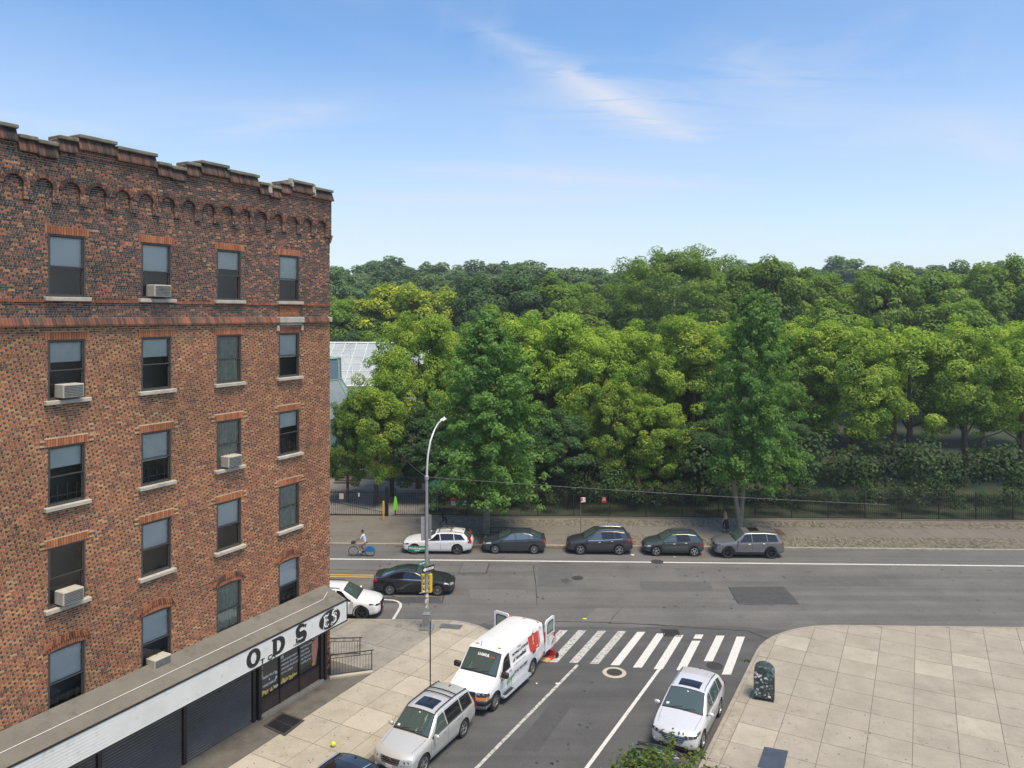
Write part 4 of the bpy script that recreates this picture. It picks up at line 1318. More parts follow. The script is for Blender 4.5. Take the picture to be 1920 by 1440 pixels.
# --- entrance railings beside the shop and the cellar hatch
def railing(name, A, Bv, z0a, z0b, h, label):
    root = empty(name, A, 0, label, 'railing', 'railings of the shop ramp')
    L = Vector((Bv.x - A.x, Bv.y - A.y, 0)); n = L.length; d = L.normalized()
    P = lambda t, z_: Vector((d.x * n * t, d.y * n * t, z_ + (z0b - z0a) * t))
    for nm, zz, r in (('top_rail', h, .026), ('mid_rail', h - .16, .016), ('bottom_rail', .1, .016)):
        mb = MB(); e = 1.06 if nm == 'top_rail' else 1.0
        mb.tube([P(0, zz), P(e, zz)], r, 8); mb.build(nm, M_rail, root)
    for t in (0.0, 1.0):
        mb = MB(); mb.box(P(t, h / 2), (.04, .04, h), 0); mb.build('post', M_rail, root)
    k = int(n / .125)
    for i in range(1, k):
        mb = MB(); mb.tube([P(i / k, .1), P(i / k, h - .16)], .009, 5); mb.build('baluster', M_rail, root)
    for t in (.15, .38, .6, .83):
        mb = MB(); c = P(t, h - .08)
        mb.tube([c + d * (.055 * math.cos(a_)) + Vector((0, 0, .055 * math.sin(a_))) for a_ in [2 * math.pi * q / 14 for q in range(15)]], .008, 5, caps=False)
        mb.build('scroll_ring', M_rail, root)
M_rail = mat('railing_brown', (.03, .022, .017), .5)
e0 = G(619.5, 1269, .13); e1 = G(697, 1259, .13)
railing('ramp_railing', e0, e1, 0, 0, .98, 'nearer black picket railing by the shop corner, on a low kerb')
e0 = G(600, 1231, .13); e1 = G(675, 1229, .13)
railing('ramp_railing', e0, e1, 0, 0, .86, 'farther black picket railing behind the shop corner')
mb = MB(); c0, c1 = G(618, 1272, .13), G(699, 1261, .13)
dd = (c1 - c0).normalized(); nn = Vector((-dd.y, dd.x, 0)) * .1
mb.prism([v2(c0 - nn), v2(c1 - nn), v2(c1 + nn), v2(c0 + nn)], .1, .2)
tag(mb.build('ramp_kerb', M_conc4), 'low concrete kerb under the nearer ramp railing', kind='structure')
h4 = [G(*q, .14) for q in ((529, 1336), (571, 1351), (534, 1380), (494, 1361))]
hc = sum(h4, Vector()) / 4
root = empty('cellar_hatch', hc, 0, 'black steel cellar hatch lying in the pavement before the shop', 'hatch')
def lerp2(a, b): return h4[0].lerp(h4[1], a).lerp(h4[3].lerp(h4[2], a), b) - hc
mb = MB(); q = [lerp2(a, b) for a, b in ((0, 0), (1, 0), (1, 1), (0, 1))]
mb.prism([(v.x, v.y) for v in q][::-1], -.04, .02); mb.build('frame', mat('hatch_frame', (.05, .045, .04), .7, var=(4, .3)), root, fix=True)
for b0, b1 in ((.08, .48), (.52, .92)):
    mb = MB(); q = [lerp2(a, b) for a, b in ((.1, b0), (.9, b0), (.9, b1), (.1, b1))]
    mb.prism([(v.x, v.y) for v in q][::-1], -.0, .035); lf = mb.build('leaf', mat('hatch_steel', (.03, .03, .034), .45, .5, var=(5, .3)), root, fix=True)
    mb = MB(); c_ = lerp2(.8, (b0 + b1) / 2); mb.tube([c_ + Vector((-.06, 0, .035)), c_ + Vector((-.06, 0, .06)), c_ + Vector((.06, 0, .06)), c_ + Vector((.06, 0, .035))], .008, 6); mb.build('handle', M_black, lf)
# ================================================================== vehicles
def paint(name, col, metal=0.0, rough=0.28):
    return mat('paint_' + name, col, rough, metal, coat=1.0, spec=.5, var=(1.3, .03))
M_rubber = mat('tyre_rubber', (.018, .018, .018), .85, var=(10, .2))
M_rim = mat('alloy_rim', (.52, .52, .52), .3, .85)
M_rim_d = mat('alloy_rim_dark', (.05, .05, .052), .35, .6)
M_rim_g = mat('alloy_rim_grey', (.25, .25, .255), .35, .8)
M_well = mat('wheel_well', (.012, .012, .012), .95)
M_carglass = mat('car_glass', (.055, .082, .073), .04, spec=.9, coat=.6)
M_carglass_d = mat('car_glass_tinted', (.008, .009, .01), .05, spec=.75)
M_carglass_sky = mat('car_glass_sky', (.10, .145, .18), .05, spec=.8)  # bluish base paints the sky's reflection into the hatchback windows
M_trim = mat('car_trim_black', (.02, .02, .021), .5)
M_clad = mat('car_cladding', (.033, .033, .034), .65)
M_chrome = mat('chrome', (.75, .75, .76), .12, 1.0)
M_lamp = mat('head_lamp', (.62, .65, .66), .12, .3, coat=.8)
M_lampd = mat('head_lamp_dark', (.05, .055, .06), .08, .2, coat=1.0)
M_amber = mat('amber_lens', (.75, .25, .02), .2, coat=.5)
M_tail = mat('tail_lamp', (.42, .015, .012), .15, coat=.9)
M_plate = mat('plate_yellow', (.68, .48, .12), .5)
M_platew = mat('plate_white', (.7, .7, .68), .5)

def smoothstep(a, b, x):
    t = min(1.0, max(0.0, (x - a) / (b - a)))
    return t * t * (3 - 2 * t)

class CarShape:
    """lofted car body; local frame: +x forward, +y left, z up, origin on the ground at mid length"""
    def __init__(s, sp):
        s.sp = sp
        s.L, s.Wd, s.H = sp['L'], sp['W'], sp['H']
        s.xf, s.xr = s.L / 2, -s.L / 2
        s.hw = s.Wd / 2
        s.zf = sp.get('zf', .2)
        N = 601
        s.X = np.linspace(s.xr, s.xf, N)
        def curve(pts, sm):
            pts = sorted(pts)
            a = np.interp(s.X, [p[0] for p in pts], [p[1] for p in pts])
            k = max(3, int(sm / (s.L / N)) | 1)
            ker = np.hanning(k + 2)[1:-1]; ker /= ker.sum()
            pad = np.concatenate([np.full(k, a[0]), a, np.full(k, a[-1])])
            return np.convolve(pad, ker, 'same')[k:-k]
        s.top = curve(sp['top'], sp.get('smooth', .16))
        s.belt = curve(sp['belt'], .3)
        s.tum = sp.get('tum', .32)
        s.bf, s.br = sp.get('bow_f', .22), sp.get('bow_r', .14)
        s.re = sp.get('re', .10)
        s.xfa = s.xf - sp['fo']; s.xra = s.xfa - sp['wb']
    def dims(s, x):
        ins = 0.0
        for d in (s.xf - x, x - s.xr):
            if d < s.re:
                ins = max(ins, s.re * (1 - math.sqrt(max(0, 1 - (1 - max(d, 0) / s.re) ** 2))))
        zt = float(np.interp(x, s.X, s.top)) - ins * .8
        zb = min(float(np.interp(x, s.X, s.belt)), zt - .035)
        zf = s.zf + ins * .7
        zf += .10 * smoothstep(s.xfa + .25, s.xf, x) * s.sp.get('chin', .8) + .12 * smoothstep(-s.xra + .25, -s.xr, -x)
        ff = smoothstep(s.xf - 1.1, s.xf, x); fr = smoothstep(-s.xr - .9, -s.xr, -x)
        w = s.hw * (1 - .055 * ff - .05 * fr) - ins
        return zt, zb, zf, w
    def section(s, x):
        zt, zb, zf, w = s.dims(x)
        h = zt - zb
        crown = min(.055, .45 * h)
        hp = h - crown
        yb = w * .968
        zm = zf + (zb - zf) * .5
        sec = [(0, zf), (.5 * w, zf), (.84 * w, zf), (.93 * w, zf + .03), (.968 * w, zf + .10), (.985 * w, zf + (zb - zf) * .3), (.985 * w, zm - .02), (1.0 * w, zm + .06), (1.0 * w, zb - .16 * (zb - zf)), (.99 * w, zb - .05 * (zb - zf)), (yb, zb)]
        t = s.tum
        yt = yb - t * h
        sec += [(yb - t * h * .33, zb + .36 * hp), (yb - t * h * .66, zb + .72 * hp), (yb - t * h * .86, zb + .9 * hp), (yt - .02 - .02 * min(1, h), zb + hp * .985)]
        y1 = sec[-1][0]
        for f in (.86, .68, .45, .22, 0):
            sec.append((y1 * f, zt - crown * f * f))
        return sec, (y1, zt, crown)
    def D(s, x, y, z):
        """plan rounding of nose and tail, lean of the end faces"""
        a = abs(y) / s.hw
        uf = min(1, max(0, (x - (s.xf - 2.0)) / 2.0)); ur = min(1, max(0, ((s.xr + 1.6) - x) / 1.6))
        x2 = x - s.bf * uf ** 1.5 * a ** 2.3 + s.br * ur ** 1.5 * a ** 2.3
        zt = float(s.top[-1]); lean = s.sp.get('lean_f', .10)
        x2 -= uf ** 4 * lean * max(0, (z - .5) / .5) ** 1.6
        x2 -= uf ** 4 * .05 * max(0, (.45 - z) / .3)
        x2 += ur ** 4 * s.sp.get('lean_r', .12) * max(0, (z - .72) / .5) ** 1.3
        x2 += ur ** 4 * .08 * max(0, (.5 - z) / .3)
        return Vector((x2, y, z))
    def side_y(s, x, z):
        sec, _ = s.section(x)
        half = sec[3:15]
        zz = [p[1] for p in half]; yy = [p[0] for p in half]
        return float(np.interp(z, zz, yy))
    def side(s, x, z, off=.006, sg=1):
        y = s.side_y(x, z)
        zt, zb, zf, w = s.dims(x)
        ny, nz = 1.0, (s.tum if z > zb else 0.0)
        l = math.hypot(ny, nz)
        return s.D(x, sg * (y + off * ny / l), z + off * nz / l)
    def topz(s, x): return float(np.interp(x, s.X, s.top))
    def tops(s, x, f, off=.006):
        """point on the upper surface; f from -1 (right edge) to 1 (left edge)"""
        _, (y1, zt, cr) = s.section(x)
        e = .06
        dz = (s.topz(min(x + e, s.xf)) - s.topz(max(x - e, s.xr))) / (2 * e)
        l = math.hypot(dz, 1)
        return s.D(x - off * dz / l, y1 * f, zt - cr * f * f + off / l)
    def front(s, y, z, off=.01): 
        p = s.D(s.xf, y, z); p.x += off; return p
    def rear(s, y, z, off=.01):
        p = s.D(s.xr, y, z); p.x -= off; return p
    def body_mesh(s, paintm):
        st = [s.xr + s.re * t for t in (0, .04, .15, .35, .65, 1)]
        n = 72
        a, b = s.xr + s.re, s.xf - s.re
        st += [a + (b - a) * k / n for k in range(1, n)]
        st += [s.xf - s.re * t for t in (1, .65, .35, .15, .04, 0)]
        mb = MB()
        rings = []
        for x in st:
            sec, _ = s.section(x)
            ring = [(y, z) for y, z in sec] + [(-y, z) for y, z in sec[1:-1]][::-1]
            rings.append((x, ring))
        m = len(rings[0][1])
        vs = []
        for x, ring in rings:
            vs += [s.D(x, y, z) for y, z in ring]
        fs = []
        for i in range(len(rings) - 1):
            for k in range(m):
                k2 = (k + 1) % m
                fs.append((i * m + k, i * m + k2, (i + 1) * m + k2, (i + 1) * m + k))
        base = len(vs)
        for idx, (x, ring), flip in ((0, rings[0], 1), (len(rings) - 1, rings[-1], 0)):
            zc = (ring[0][1] + max(p[1] for p in ring)) / 2
            prev = [idx * m + k for k in range(m)]
            for f in (.75, .45, .18):
                cur = []
                for y, z in ring:
                    cur.append(len(vs)); vs.append(s.D(x, y * f, zc + (z - zc) * f))
                for k in range(m):
                    k2 = (k + 1) % m
                    q = (prev[k], prev[k2], cur[k2], cur[k])
                    fs.append(q if not flip else q[::-1])
                prev = cur
            fs.append(prev if not flip else prev[::-1])
        mb.add(vs, fs)
        me = mb.mesh('body', [paintm, M_well])
        bm = bmesh.new(); bm.from_mesh(me)
        bmesh.ops.recalc_face_normals(bm, faces=bm.faces)
        bm.to_mesh(me); bm.free()
        o = bpy.data.objects.new('body', me); COL.objects.link(o)
        rw = s.sp['rw']
        cb = MB()
        for xa in (s.xfa, s.xra):
            for sg in (-1, 1):
                prof = [(rw + .055, sg * (s.hw - .30)), (rw + .055, sg * (s.hw + .25))]
                cb.lathe(prof, 36, fn=lambda v, xa=xa: Vector((xa + v.x, v.z, rw + v.y)))
        cme = cb.mesh('cutter', [M_well])
        bm = bmesh.new(); bm.from_mesh(cme)
        bmesh.ops.recalc_face_normals(bm, faces=bm.faces)
        bm.to_mesh(cme); bm.free()
        co = bpy.data.objects.new('cutter', cme); COL.objects.link(co)
        md = o.modifiers.new('b', 'BOOLEAN'); md.object = co; md.operation = 'DIFFERENCE'; md.solver = 'EXACT'
        try: md.material_mode = 'TRANSFER'
        except Exception: pass
        dg = bpy.context.evaluated_depsgraph_get()
        res = bpy.data.meshes.new_from_object(o.evaluated_get(dg))
        bpy.data.objects.remove(o); bpy.data.objects.remove(co); bpy.data.meshes.remove(cme)
        res.polygons.foreach_set('use_smooth', [True] * len(res.polygons))
        res.set_sharp_from_angle(angle=R(38))
        res.name = 'body'
        return res

WHEELS = {}
def wheel_meshes(r, w, style, rimm):
    key = (r, w, style, rimm.name)
    if key in WHEELS: return WHEELS[key]
    rr = r * (.68 if style != 'van' else .60)
    mb = MB()
    prof = [(rr, -w * .42), (rr + .02, -w * .48), (r * .93, -w * .5), (r * .985, -w * .40), (r, -w * .25), (r, w * .25), (r * .985, w * .40), (r * .93, w * .5), (rr + .02, w * .48), (rr, w * .42)]
    rotm = lambda v: Vector((v.x, v.z, v.y))
    mb.lathe(prof, 36, fn=rotm, closed=True)
    ty = mb.mesh('tyre', [M_rubber], 35)
    mb = MB()
    # barrel, outer lip, hub, spokes; outside is +y
    mb.lathe([(rr, -w * .4), (rr, w * .42), (rr - .018, w * .44), (rr - .022, w * .36), (rr - .02, -w * .1)], 36, fn=rotm)
    mb.lathe([(0, w * .02), (rr - .03, -w * .05)], 24, mi=1, fn=rotm)
    mb.lathe([(0, w * .34), (.04, w * .34), (.07, w * .28), (.075, w * .1)], 16, fn=rotm)
    ns = {'five': 5, 'ten': 10, 'seven': 7, 'van': 8, 'twin': 5, 'six': 6}[style]
    for k in range(ns):
        t = 2 * math.pi * k / ns + .2
        offs = (-.16, .16) if style == 'twin' else (0,)
        for of in offs:
            tt = t + of
            wi, wo = (.035, .055) if ns <= 6 and style != 'twin' else (.022, .028)
            if style == 'five': wi, wo = .05, .085
            if style == 'van': wi, wo = .03, .05
            c, sn = math.cos(tt), math.sin(tt)
            def P(rad, lat, y): return Vector((c * rad - sn * lat, y, sn * rad + c * lat))
            r0, r1 = .05, rr - .012
            y0, y1 = w * .30, w * .36
            q = [P(r0, -wi / 2, y0), P(r0, wi / 2, y0), P(r1, wo / 2, y1), P(r1, -wo / 2, y1)]
            b = [P(r0, -wi / 2, y0 - .03), P(r0, wi / 2, y0 - .03), P(r1, wo / 2, y1 - .03), P(r1, -wo / 2, y1 - .03)]
            mb.add(q + b, [(0, 1, 2, 3), (0, 4, 5, 1), (1, 5, 6, 2), (2, 6, 7, 3), (3, 7, 4, 0)])
    rm = mb.mesh('rim', [rimm, M_well], 35)
    bm = bmesh.new(); bm.from_mesh(rm); bmesh.ops.recalc_face_normals(bm, faces=bm.faces); bm.to_mesh(rm); bm.free()
    WHEELS[key] = (ty, rm)
    return WHEELS[key]

def make_car(name, sp, loc, rz, label, group=None, cat='car'):
    S = CarShape(sp)
    root = empty(name, loc, rz, label, cat, group)
    pm = sp['paint']
    lk(bpy.data.objects.new('body', S.body_mesh(pm)), root)
    bl = lambda a, b, t: a + (b - a) * t
    gm = sp.get('glass', M_carglass)
    # windscreen and rear window
    def tpatch(nm, x0, x1, f0, f1, m, nu=8, nv=10, off=.006, parent=root, fb=None):
        mb = MB()
        g0, g1 = fb if fb else (f0, f1)
        mb.patch(lambda a, b: S.tops(bl(x0, x1, b), bl(bl(f0, g0, b), bl(f1, g1, b), a), off), nv, nu)
        return mb.build(nm, m, parent, smooth=60, fix=False)
    xc, xt = sp['ws']
    wsw = sp.get('wsf', .93)
    tpatch('windscreen_surround', xc + .03, xt - .02, -wsw - .035, wsw + .035, M_trim, nu=10, nv=14, off=.012)
    ws = tpatch('windscreen', xc - .02, xt + .02, -wsw, wsw, M_carglass, nu=10, nv=14, off=.018)
    for sg in (-.55, .08):
        mb = MB(); mb.tube([S.tops(xc + .0, sg, .026), S.tops(xc - .06, sg + .25, .028), S.tops(xc - .08, sg + .52, .026)], .009, 5)
        mb.build('wiper', M_trim, root)
    for sg in (-1, 1):          # gap round the bonnet
        mb = MB()
        mb.patch(lambda a, b: S.tops(bl(xc + .10, S.xf - .30, b), sg * (.90 - .05 * b + .012 * (a - .5) * sg), .006), 1, 10)
        mb.build('bonnet_seam', M_well, root)
    if sp.get('rw_'):
        xb, xt2 = sp['rw_']
        tpatch('rear_window', xb, xt2, -.86, .86, gm, nu=14, nv=16, off=.014)
    # side windows: (x bottom rear, x bottom front, x top rear, x top front)
    zt_m = sp.get('wmargin', .10)
    for sg in (-1, 1):
        for wnd in sp.get('windows', []):
            xb0, xb1, xt0, xt1 = wnd[:4]
            gm2 = wnd[4] if len(wnd) > 4 else gm
            def P(a, b, off=.006):
                x = bl(bl(xb0, xb1, a), bl(xt0, xt1, a), b)
                zt, zb, zf, w = S.dims(x)
                z0 = zb + .025
                z1 = max(z0 + .02, zt - zt_m)
                z1 = min(z1, S.H - zt_m)
                return S.side(x, bl(z0, z1, b), off, sg)
            mb = MB(); mb.patch(lambda a, b: P(a if sg < 0 else 1 - a, b), 8, 6)
            mb.build('side_window', gm2, root, smooth=60)
        # belt moulding
        if sp.get('windows'):
            x0 = min(w[0] for w in sp['windows']); x1 = max(w[1] for w in sp['windows'])
            mb = MB()
            def Pm(a, b):
                x = bl(x0, x1, a if sg < 0 else 1 - a); zt, zb, zf, w = S.dims(x)
                return S.side(x, zb - .012 + .03 * b, .010, sg)
            mb.patch(Pm, 20, 1); mb.build('belt_moulding', sp.get('belt_m', M_trim), root, smooth=60)
        # door seams
        for xs in sp.get('seams', []):
            mb = MB()
            zt, zb, zf, w = S.dims(xs)
            mb.patch(lambda a, b: S.side(xs + (.012 * (a - .5)) * -sg, bl(zf + .14, zb - .015, b), .0035, sg), 1, 10)
            mb.build('door_seam', M_well, root)
        for xh in sp.get('handles', []):
            zt, zb, zf, w = S.dims(xh)
            p = S.side(xh, zb - .11, .018, sg)
            mb = MB(); mb.bbox(p, (.18, .03, .028), .01); mb.build('door_handle', sp.get('handle_m', pm), root)
        # mirror
        xm = sp.get('mirror', xc - .18)
        zt, zb, zf, w = S.dims(xm)
        ms = sp.get('mirror_s', 1.0)
        p = S.side(xm, zb + .03, 0, sg)
        mb = MB()
        mb.tube([p - Vector((0, sg * .03, 0)), p + Vector((0, sg * .10, .02))], .022, 6, mi=1)
        c = p + Vector((0, sg * .17 * (.5 + .5 * ms), .06 * ms))
        mb.bbox(c, (.11 * ms, .21 * ms, .15 * ms), .035)
        mb.add([c + Vector((-.056 * ms, a * .085 * ms, b * .055 * ms)) for a, b in ((-1, -1), (1, -1), (1, 1), (-1, 1))], [(0, 1, 2, 3)], 2)
        mb.build('wing_mirror', [sp.get('mirror_m', pm), M_trim, M_carglass], root, smooth=40)
        # lamps
        fl = sp.get('headlamp')
        if fl:
            y0, y1, z0, z1, sl, lm = fl
            mb = MB()
            def Ph(a, b):
                y = bl(y0, y1, a) * S.hw
                return S.front(sg * y, bl(z0, z1, b) + sl * (a - .3), .012)
            mb.patch(lambda a, b: Ph(a if sg > 0 else 1 - a, b), 8, 4)
            xw = sp.get('lampwrap', .28)
            def Pw(a, b):
                x = S.xf - bl(.02, xw, a)
                zz = bl(z0 + .03, z1, b) + sl * .7 + .02 * a
                zt, zb2, zf, w = S.dims(x)
                zz = min(zz, zt - .04)
                return S.side(x, zz, .010, sg)
            mb.patch(lambda a, b: Pw(a if sg > 0 else 1 - a, b), 6, 4)
            hl = mb.build('headlamp', lm, root, smooth=60)
            mb = MB()
            for f in (.35, .7):
                c = S.front(sg * bl(y0, y1, f) * S.hw, bl(z0, z1, .5) + sl * (f - .3), .016)
                r_ = min(.045, (z1 - z0) * .38)
                mb.lathe([(0, .004), (r_ * .8, .004), (r_, 0)], 12, fn=lambda v, c=c: c + Vector((v.z, v.x, v.y)))
            mb.build('lamp_lens', M_lamp if lm is M_lampd else M_chrome, hl)
        tl = sp.get('taillamp')
        if tl:
            y0, y1, z0, z1, xw = tl
            mb = MB()
            mb.patch(lambda a, b: S.rear(sg * bl(y0, y1, a if sg < 0 else 1 - a) * S.hw, bl(z0, z1, b), .012), 5, 4)
            mb.patch(lambda a, b: S.side(S.xr + bl(.02, xw * (1 - .35 * b) if z1 - z0 < .4 else xw, a if sg < 0 else 1 - a), bl(z0, z1, b), .010, sg), 6, 4)
            mb.build('taillamp', M_tail, root, smooth=60, fix=False)
        # cladding
        if sp.get('clad'):
            mb = MB()
            xa, xb_ = S.xra + sp['rw'] + .05, S.xfa - sp['rw'] - .05
            ch = sp.get('clad_h', .17)
            mb.patch(lambda a, b: S.side(bl(xa, xb_, a if sg < 0 else 1 - a), S.zf + .02 + ch * b, .008, sg), 10, 3)
            mb.build('sill_cladding', M_clad, root, smooth=60)
            for xa in (S.xra, S.xfa):
                mb = MB()
                r0, r1 = sp['rw'] + .05, sp['rw'] + .115
                def Pa(a, b):
                    t = R(bl(-12, 192, a)); r_ = bl(r0, r1, b)
                    x = xa + r_ * math.cos(t); z = sp['rw'] + r_ * math.sin(t)
                    x = min(S.xf - .03, max(S.xr + .03, x))
                    return S.side(x, max(z, S.zf + .03), .012, sg)
                mb.patch(lambda a, b: Pa(a if sg > 0 else 1 - a, b), 20, 1)
                mb.build('arch_cladding', M_clad, root, smooth=60)
        if sp.get('rails'):
            x0, x1 = sp['rails'][:2]
            rm = sp['rails'][2] if len(sp['rails']) > 2 else M_trim
            mb = MB()
            pts = [S.tops(x0, sg * .93, -.01)] + [S.tops(bl(x0 + .08, x1 - .08, t), sg * .93, .05) for t in [k / 8 for k in range(9)]] + [S.tops(x1, sg * .93, -.01)]
            mb.tube(pts, .02, 6); mb.build('roof_rail', rm, root, smooth=50)
    for xs in sp.get('crossbars', []):
        mb = MB()
        mb.tube([S.tops(xs, f, .065) for f in (-.93, -.5, 0, .5, .93)], .022, 6); mb.build('crossbar', M_trim, root, smooth=50)
    for xs0, xs1, f in sp.get('sunroof', []):
        tpatch('sunroof', xs0, xs1, -f, f, M_carglass_d, nu=12, nv=14, off=.010)
    # front: grille, intake, plate, bumper trim
    def fpatch(nm, y, z0, z1, m, off=.012, par=root, n=10, taper=1.0):
        mb = MB(); mb.patch(lambda a, b: S.front(bl(-y, y, a) * (bl(taper, 1, b)), bl(z0, z1, b), off), n, 4); return mb.build(nm, m, par, smooth=60)
    def rpatch(nm, y, z0, z1, m, off=.012, par=root, n=10):
        mb = MB(); mb.patch(lambda a, b: S.rear(bl(y, -y, a), bl(z0, z1, b), off), n, 4); return mb.build(nm, m, par, smooth=60)
    if sp.get('grille'):
        y, z0, z1, bars, bm_ = sp['grille'][:5]
        tp = sp['grille'][5] if len(sp['grille']) > 5 else .9
        gr = fpatch('grille', y, z0, z1, M_trim, .011, taper=tp)
        for k in range(bars):
            z = bl(z0, z1, (k + .5) / bars)
            mb = MB(); yy = y * bl(tp, 1, (k + .5) / bars) * .97
            mb.tube([S.front(bl(-yy, yy, t / 8), z, .014) for t in range(9)], .011, 5); mb.build('grille_bar', bm_, gr)
        mb = MB(); c = S.front(0, bl(z0, z1, .6), .02)
        mb.lathe([(0, .012), (.05, .01), (.06, 0)], 16, fn=lambda v: c + Vector((v.z, v.x * 1.2, v.y * .8))); mb.build('emblem', M_chrome, root)
    if sp.get('intake'):
        y, z0, z1 = sp['intake']
        fpatch('intake', y, z0, z1, M_trim, .010)
    if sp.get('fogs'):
        yy, zz = sp['fogs']
        for sg in (-1, 1):
            mb = MB(); c = S.front(sg * yy * S.hw, zz, .012)
            mb.lathe([(0, .008), (.045, .008), (.06, 0)], 12, fn=lambda v: c + Vector((v.z, v.x, v.y))); mb.build('fog_lamp', [M_lamp], root)
    if sp.get('plate_f', True):
        fpatch('front_plate', .15, sp.get('plate_z', .42), sp.get('plate_z', .42) + .145, sp.get('plate_m', M_plate), .022, n=2)
    zr = sp.get('rplate_z', .75)
    rpatch('rear_plate', .15, zr, zr + .145, sp.get('plate_m', M_plate), .02, n=2)
    rpatch('rear_bumper_trim', S.hw * .62, S.zf + .14, S.zf + .28, M_trim, .010)
    # wheels
    ty, rm = wheel_meshes(sp['rw'], sp.get('tw', .22), sp.get('rim', 'ten'), sp.get('rim_m', M_rim))
    for xa in (S.xfa, S.xra):
        for sg in (-1, 1):
            w_ = bpy.data.objects.new('wheel', None); w_.empty_display_size = .2
            w_.location = (xa, sg * (S.hw - sp.get('tw', .22) / 2 - .015), sp['rw'])
            w_.rotation_euler = (0, rnd.uniform(0, 6), 0 if sg > 0 else math.pi)
            lk(w_, root)
            lk(bpy.data.objects.new('tyre', ty), w_); lk(bpy.data.objects.new('rim', rm), w_)
    # shark fin or mast
    if sp.get('fin', True):
        x = sp.get('fin_x', S.xr + .75)
        mb = MB(); c = S.tops(x, 0, 0)
        mb.add([c + Vector(v) for v in ((-.09, -.025, 0), (.08, -.012, 0), (.08, .012, 0), (-.09, .025, 0), (-.07, 0, .06))], [(0, 1, 4), (1, 2, 4), (2, 3, 4), (3, 0, 4)]); mb.build('antenna', M_trim, root)
    return root, S

def prof(L, H, hoodf, cowl, xc, xt, xrt, xrb, zrb, tail, roofz=None, nose=.18):
    """centreline profile from a few key points; x positions measured from the nose backwards"""
    xf = L / 2
    f = lambda d: xf - d
    rz = roofz or H
    return [(-xf, tail - .13), (-xf + .04, tail - .02), (f(xrb) - .06 if f(xrb) - .06 > -xf + .05 else -xf + .05, zrb - .01), (f(xrb), zrb), (f(xrt), H - .075), (f((xrt * .6 + xt * .4)), H), (f(xt + .35), H - .012), (f(xt), H - .055), (f(xc), cowl), (f(xc) + .07, cowl - .02), (f(.55), hoodf), (f(.16), hoodf - .07), (f(0), hoodf - nose)]
def belt(L, zf_, zm, zr): return [(-L / 2, zr - .1), (-L / 2 + .35, zr), (0, zm), (L / 2 - 1.2, zm - .04), (L / 2 - .4, zf_), (L / 2, zf_ - .12)]

# ---- the individual cars
CARS = {}
def at_s(p, s): return PB(p, s, 0.004)
DIR_CAM = ANG_S + math.pi                       # heading towards the camera along the side street
# silver estate-like SUV in front of the van
L = 4.69
CARS['silver_suv'] = dict(L=L, W=1.825, H=1.70, wb=2.715, fo=.91, rw=.345, zf=.24, paint=paint('silver_beige', (.58, .575, .53), .30, .34),
    top=prof(L, 1.70, .98, 1.09, 1.22, 1.95, 4.30, 4.55, 1.16, 1.02), belt=belt(L, .88, 1.03, 1.08), tum=.26,
    ws=(L / 2 - 1.27, L / 2 - 1.93), rw_=(-L / 2 + .17, -L / 2 + .38),
    windows=[(-.08, .98, .02, .38, M_carglass), (-1.12, -.14, -1.02, -.04, M_carglass_d), (-2.05, -1.18, -1.86, -1.08, M_carglass_d)], seams=[1.05, -.11, -1.12], handles=[.16, -.88], handle_m=M_chrome,
    headlamp=(.50, .92, .62, .80, .02, M_lamp), lampwrap=.34, taillamp=(.74, .97, .78, 1.12, .16), grille=(.43, .60, .80, 3, M_chrome, .85), intake=(.45, .32, .44), fogs=(.72, .38), plate_z=.44, plate_m=M_platew,
    rails=(-1.95, .42), crossbars=[-.75, -1.05], sunroof=[(-.42, .22, .60)], rim='five', rim_m=M_rim, rplate_z=.85)
L = 4.77
CARS['silver_crossover'] = dict(L=L, W=1.885, H=1.67, wb=2.74, fo=.95, rw=.355, zf=.2, paint=paint('silver_white', (.70, .70, .70), .25, .3),
    top=prof(L, 1.67, .98, 1.10, 1.25, 2.10, 4.10, 4.60, 1.12, 1.02), belt=belt(L, .88, 1.03, 1.12), tum=.30,
    ws=(L / 2 - 1.30, L / 2 - 2.08), rw_=(-L / 2 + .14, -L / 2 + .58),
    windows=[(-.06, 1.0, .02, .30), (-1.10, -.12, -1.00, -.04), (-1.72, -1.16, -1.42, -1.06)], seams=[1.02, -.09, -1.10], handles=[.14, -.86], handle_m=M_chrome,
    headlamp=(.42, .92, .68, .79, .09, M_lampd), lampwrap=.42, taillamp=(.6, .97, .88, 1.04, .3), grille=(.50, .50, .76, 4, M_chrome, .7), intake=(.55, .28, .40), fogs=(.78, .42), plate_z=.42, plate_m=M_plate,
    rails=(-1.5, .15, M_chrome), sunroof=[(-.38, .14, .62)], rim='seven', rim_m=M_rim, tw=.235, belt_m=M_chrome)
L = 4.94
CARS['white_wagon'] = dict(L=L, W=1.88, H=1.50, wb=2.94, fo=.93, rw=.355, zf=.19, paint=paint('white', (.80, .80, .79), 0, .25),
    top=prof(L, 1.50, .90, 1.00, 1.62, 2.35, 4.35, 4.82, 1.00, .98), belt=belt(L, .82, .95, 1.0), tum=.32,
    ws=(L / 2 - 1.66, L / 2 - 2.33), rw_=(-L / 2 + .12, -L / 2 + .60),
    windows=[(-.22, .60, -.15, .02, M_carglass_d), (-1.18, -.28, -1.12, -.20, M_carglass_d), (-2.05, -1.24, -1.70, -1.16, M_carglass_d)], seams=[.75, -.25, -1.18], handles=[0.0, -.95],
    headlamp=(.55, .93, .62, .74, .02, M_lampd), lampwrap=.36, taillamp=(.78, .98, .78, 1.24, .24), grille=(.42, .48, .72, 5, M_chrome, .9), intake=(.6, .25, .36), plate_z=.4,
    rails=(-1.85, .05, M_trim), rim='twin', rim_m=M_rim_g, clad=False, belt_m=M_chrome, tw=.235)
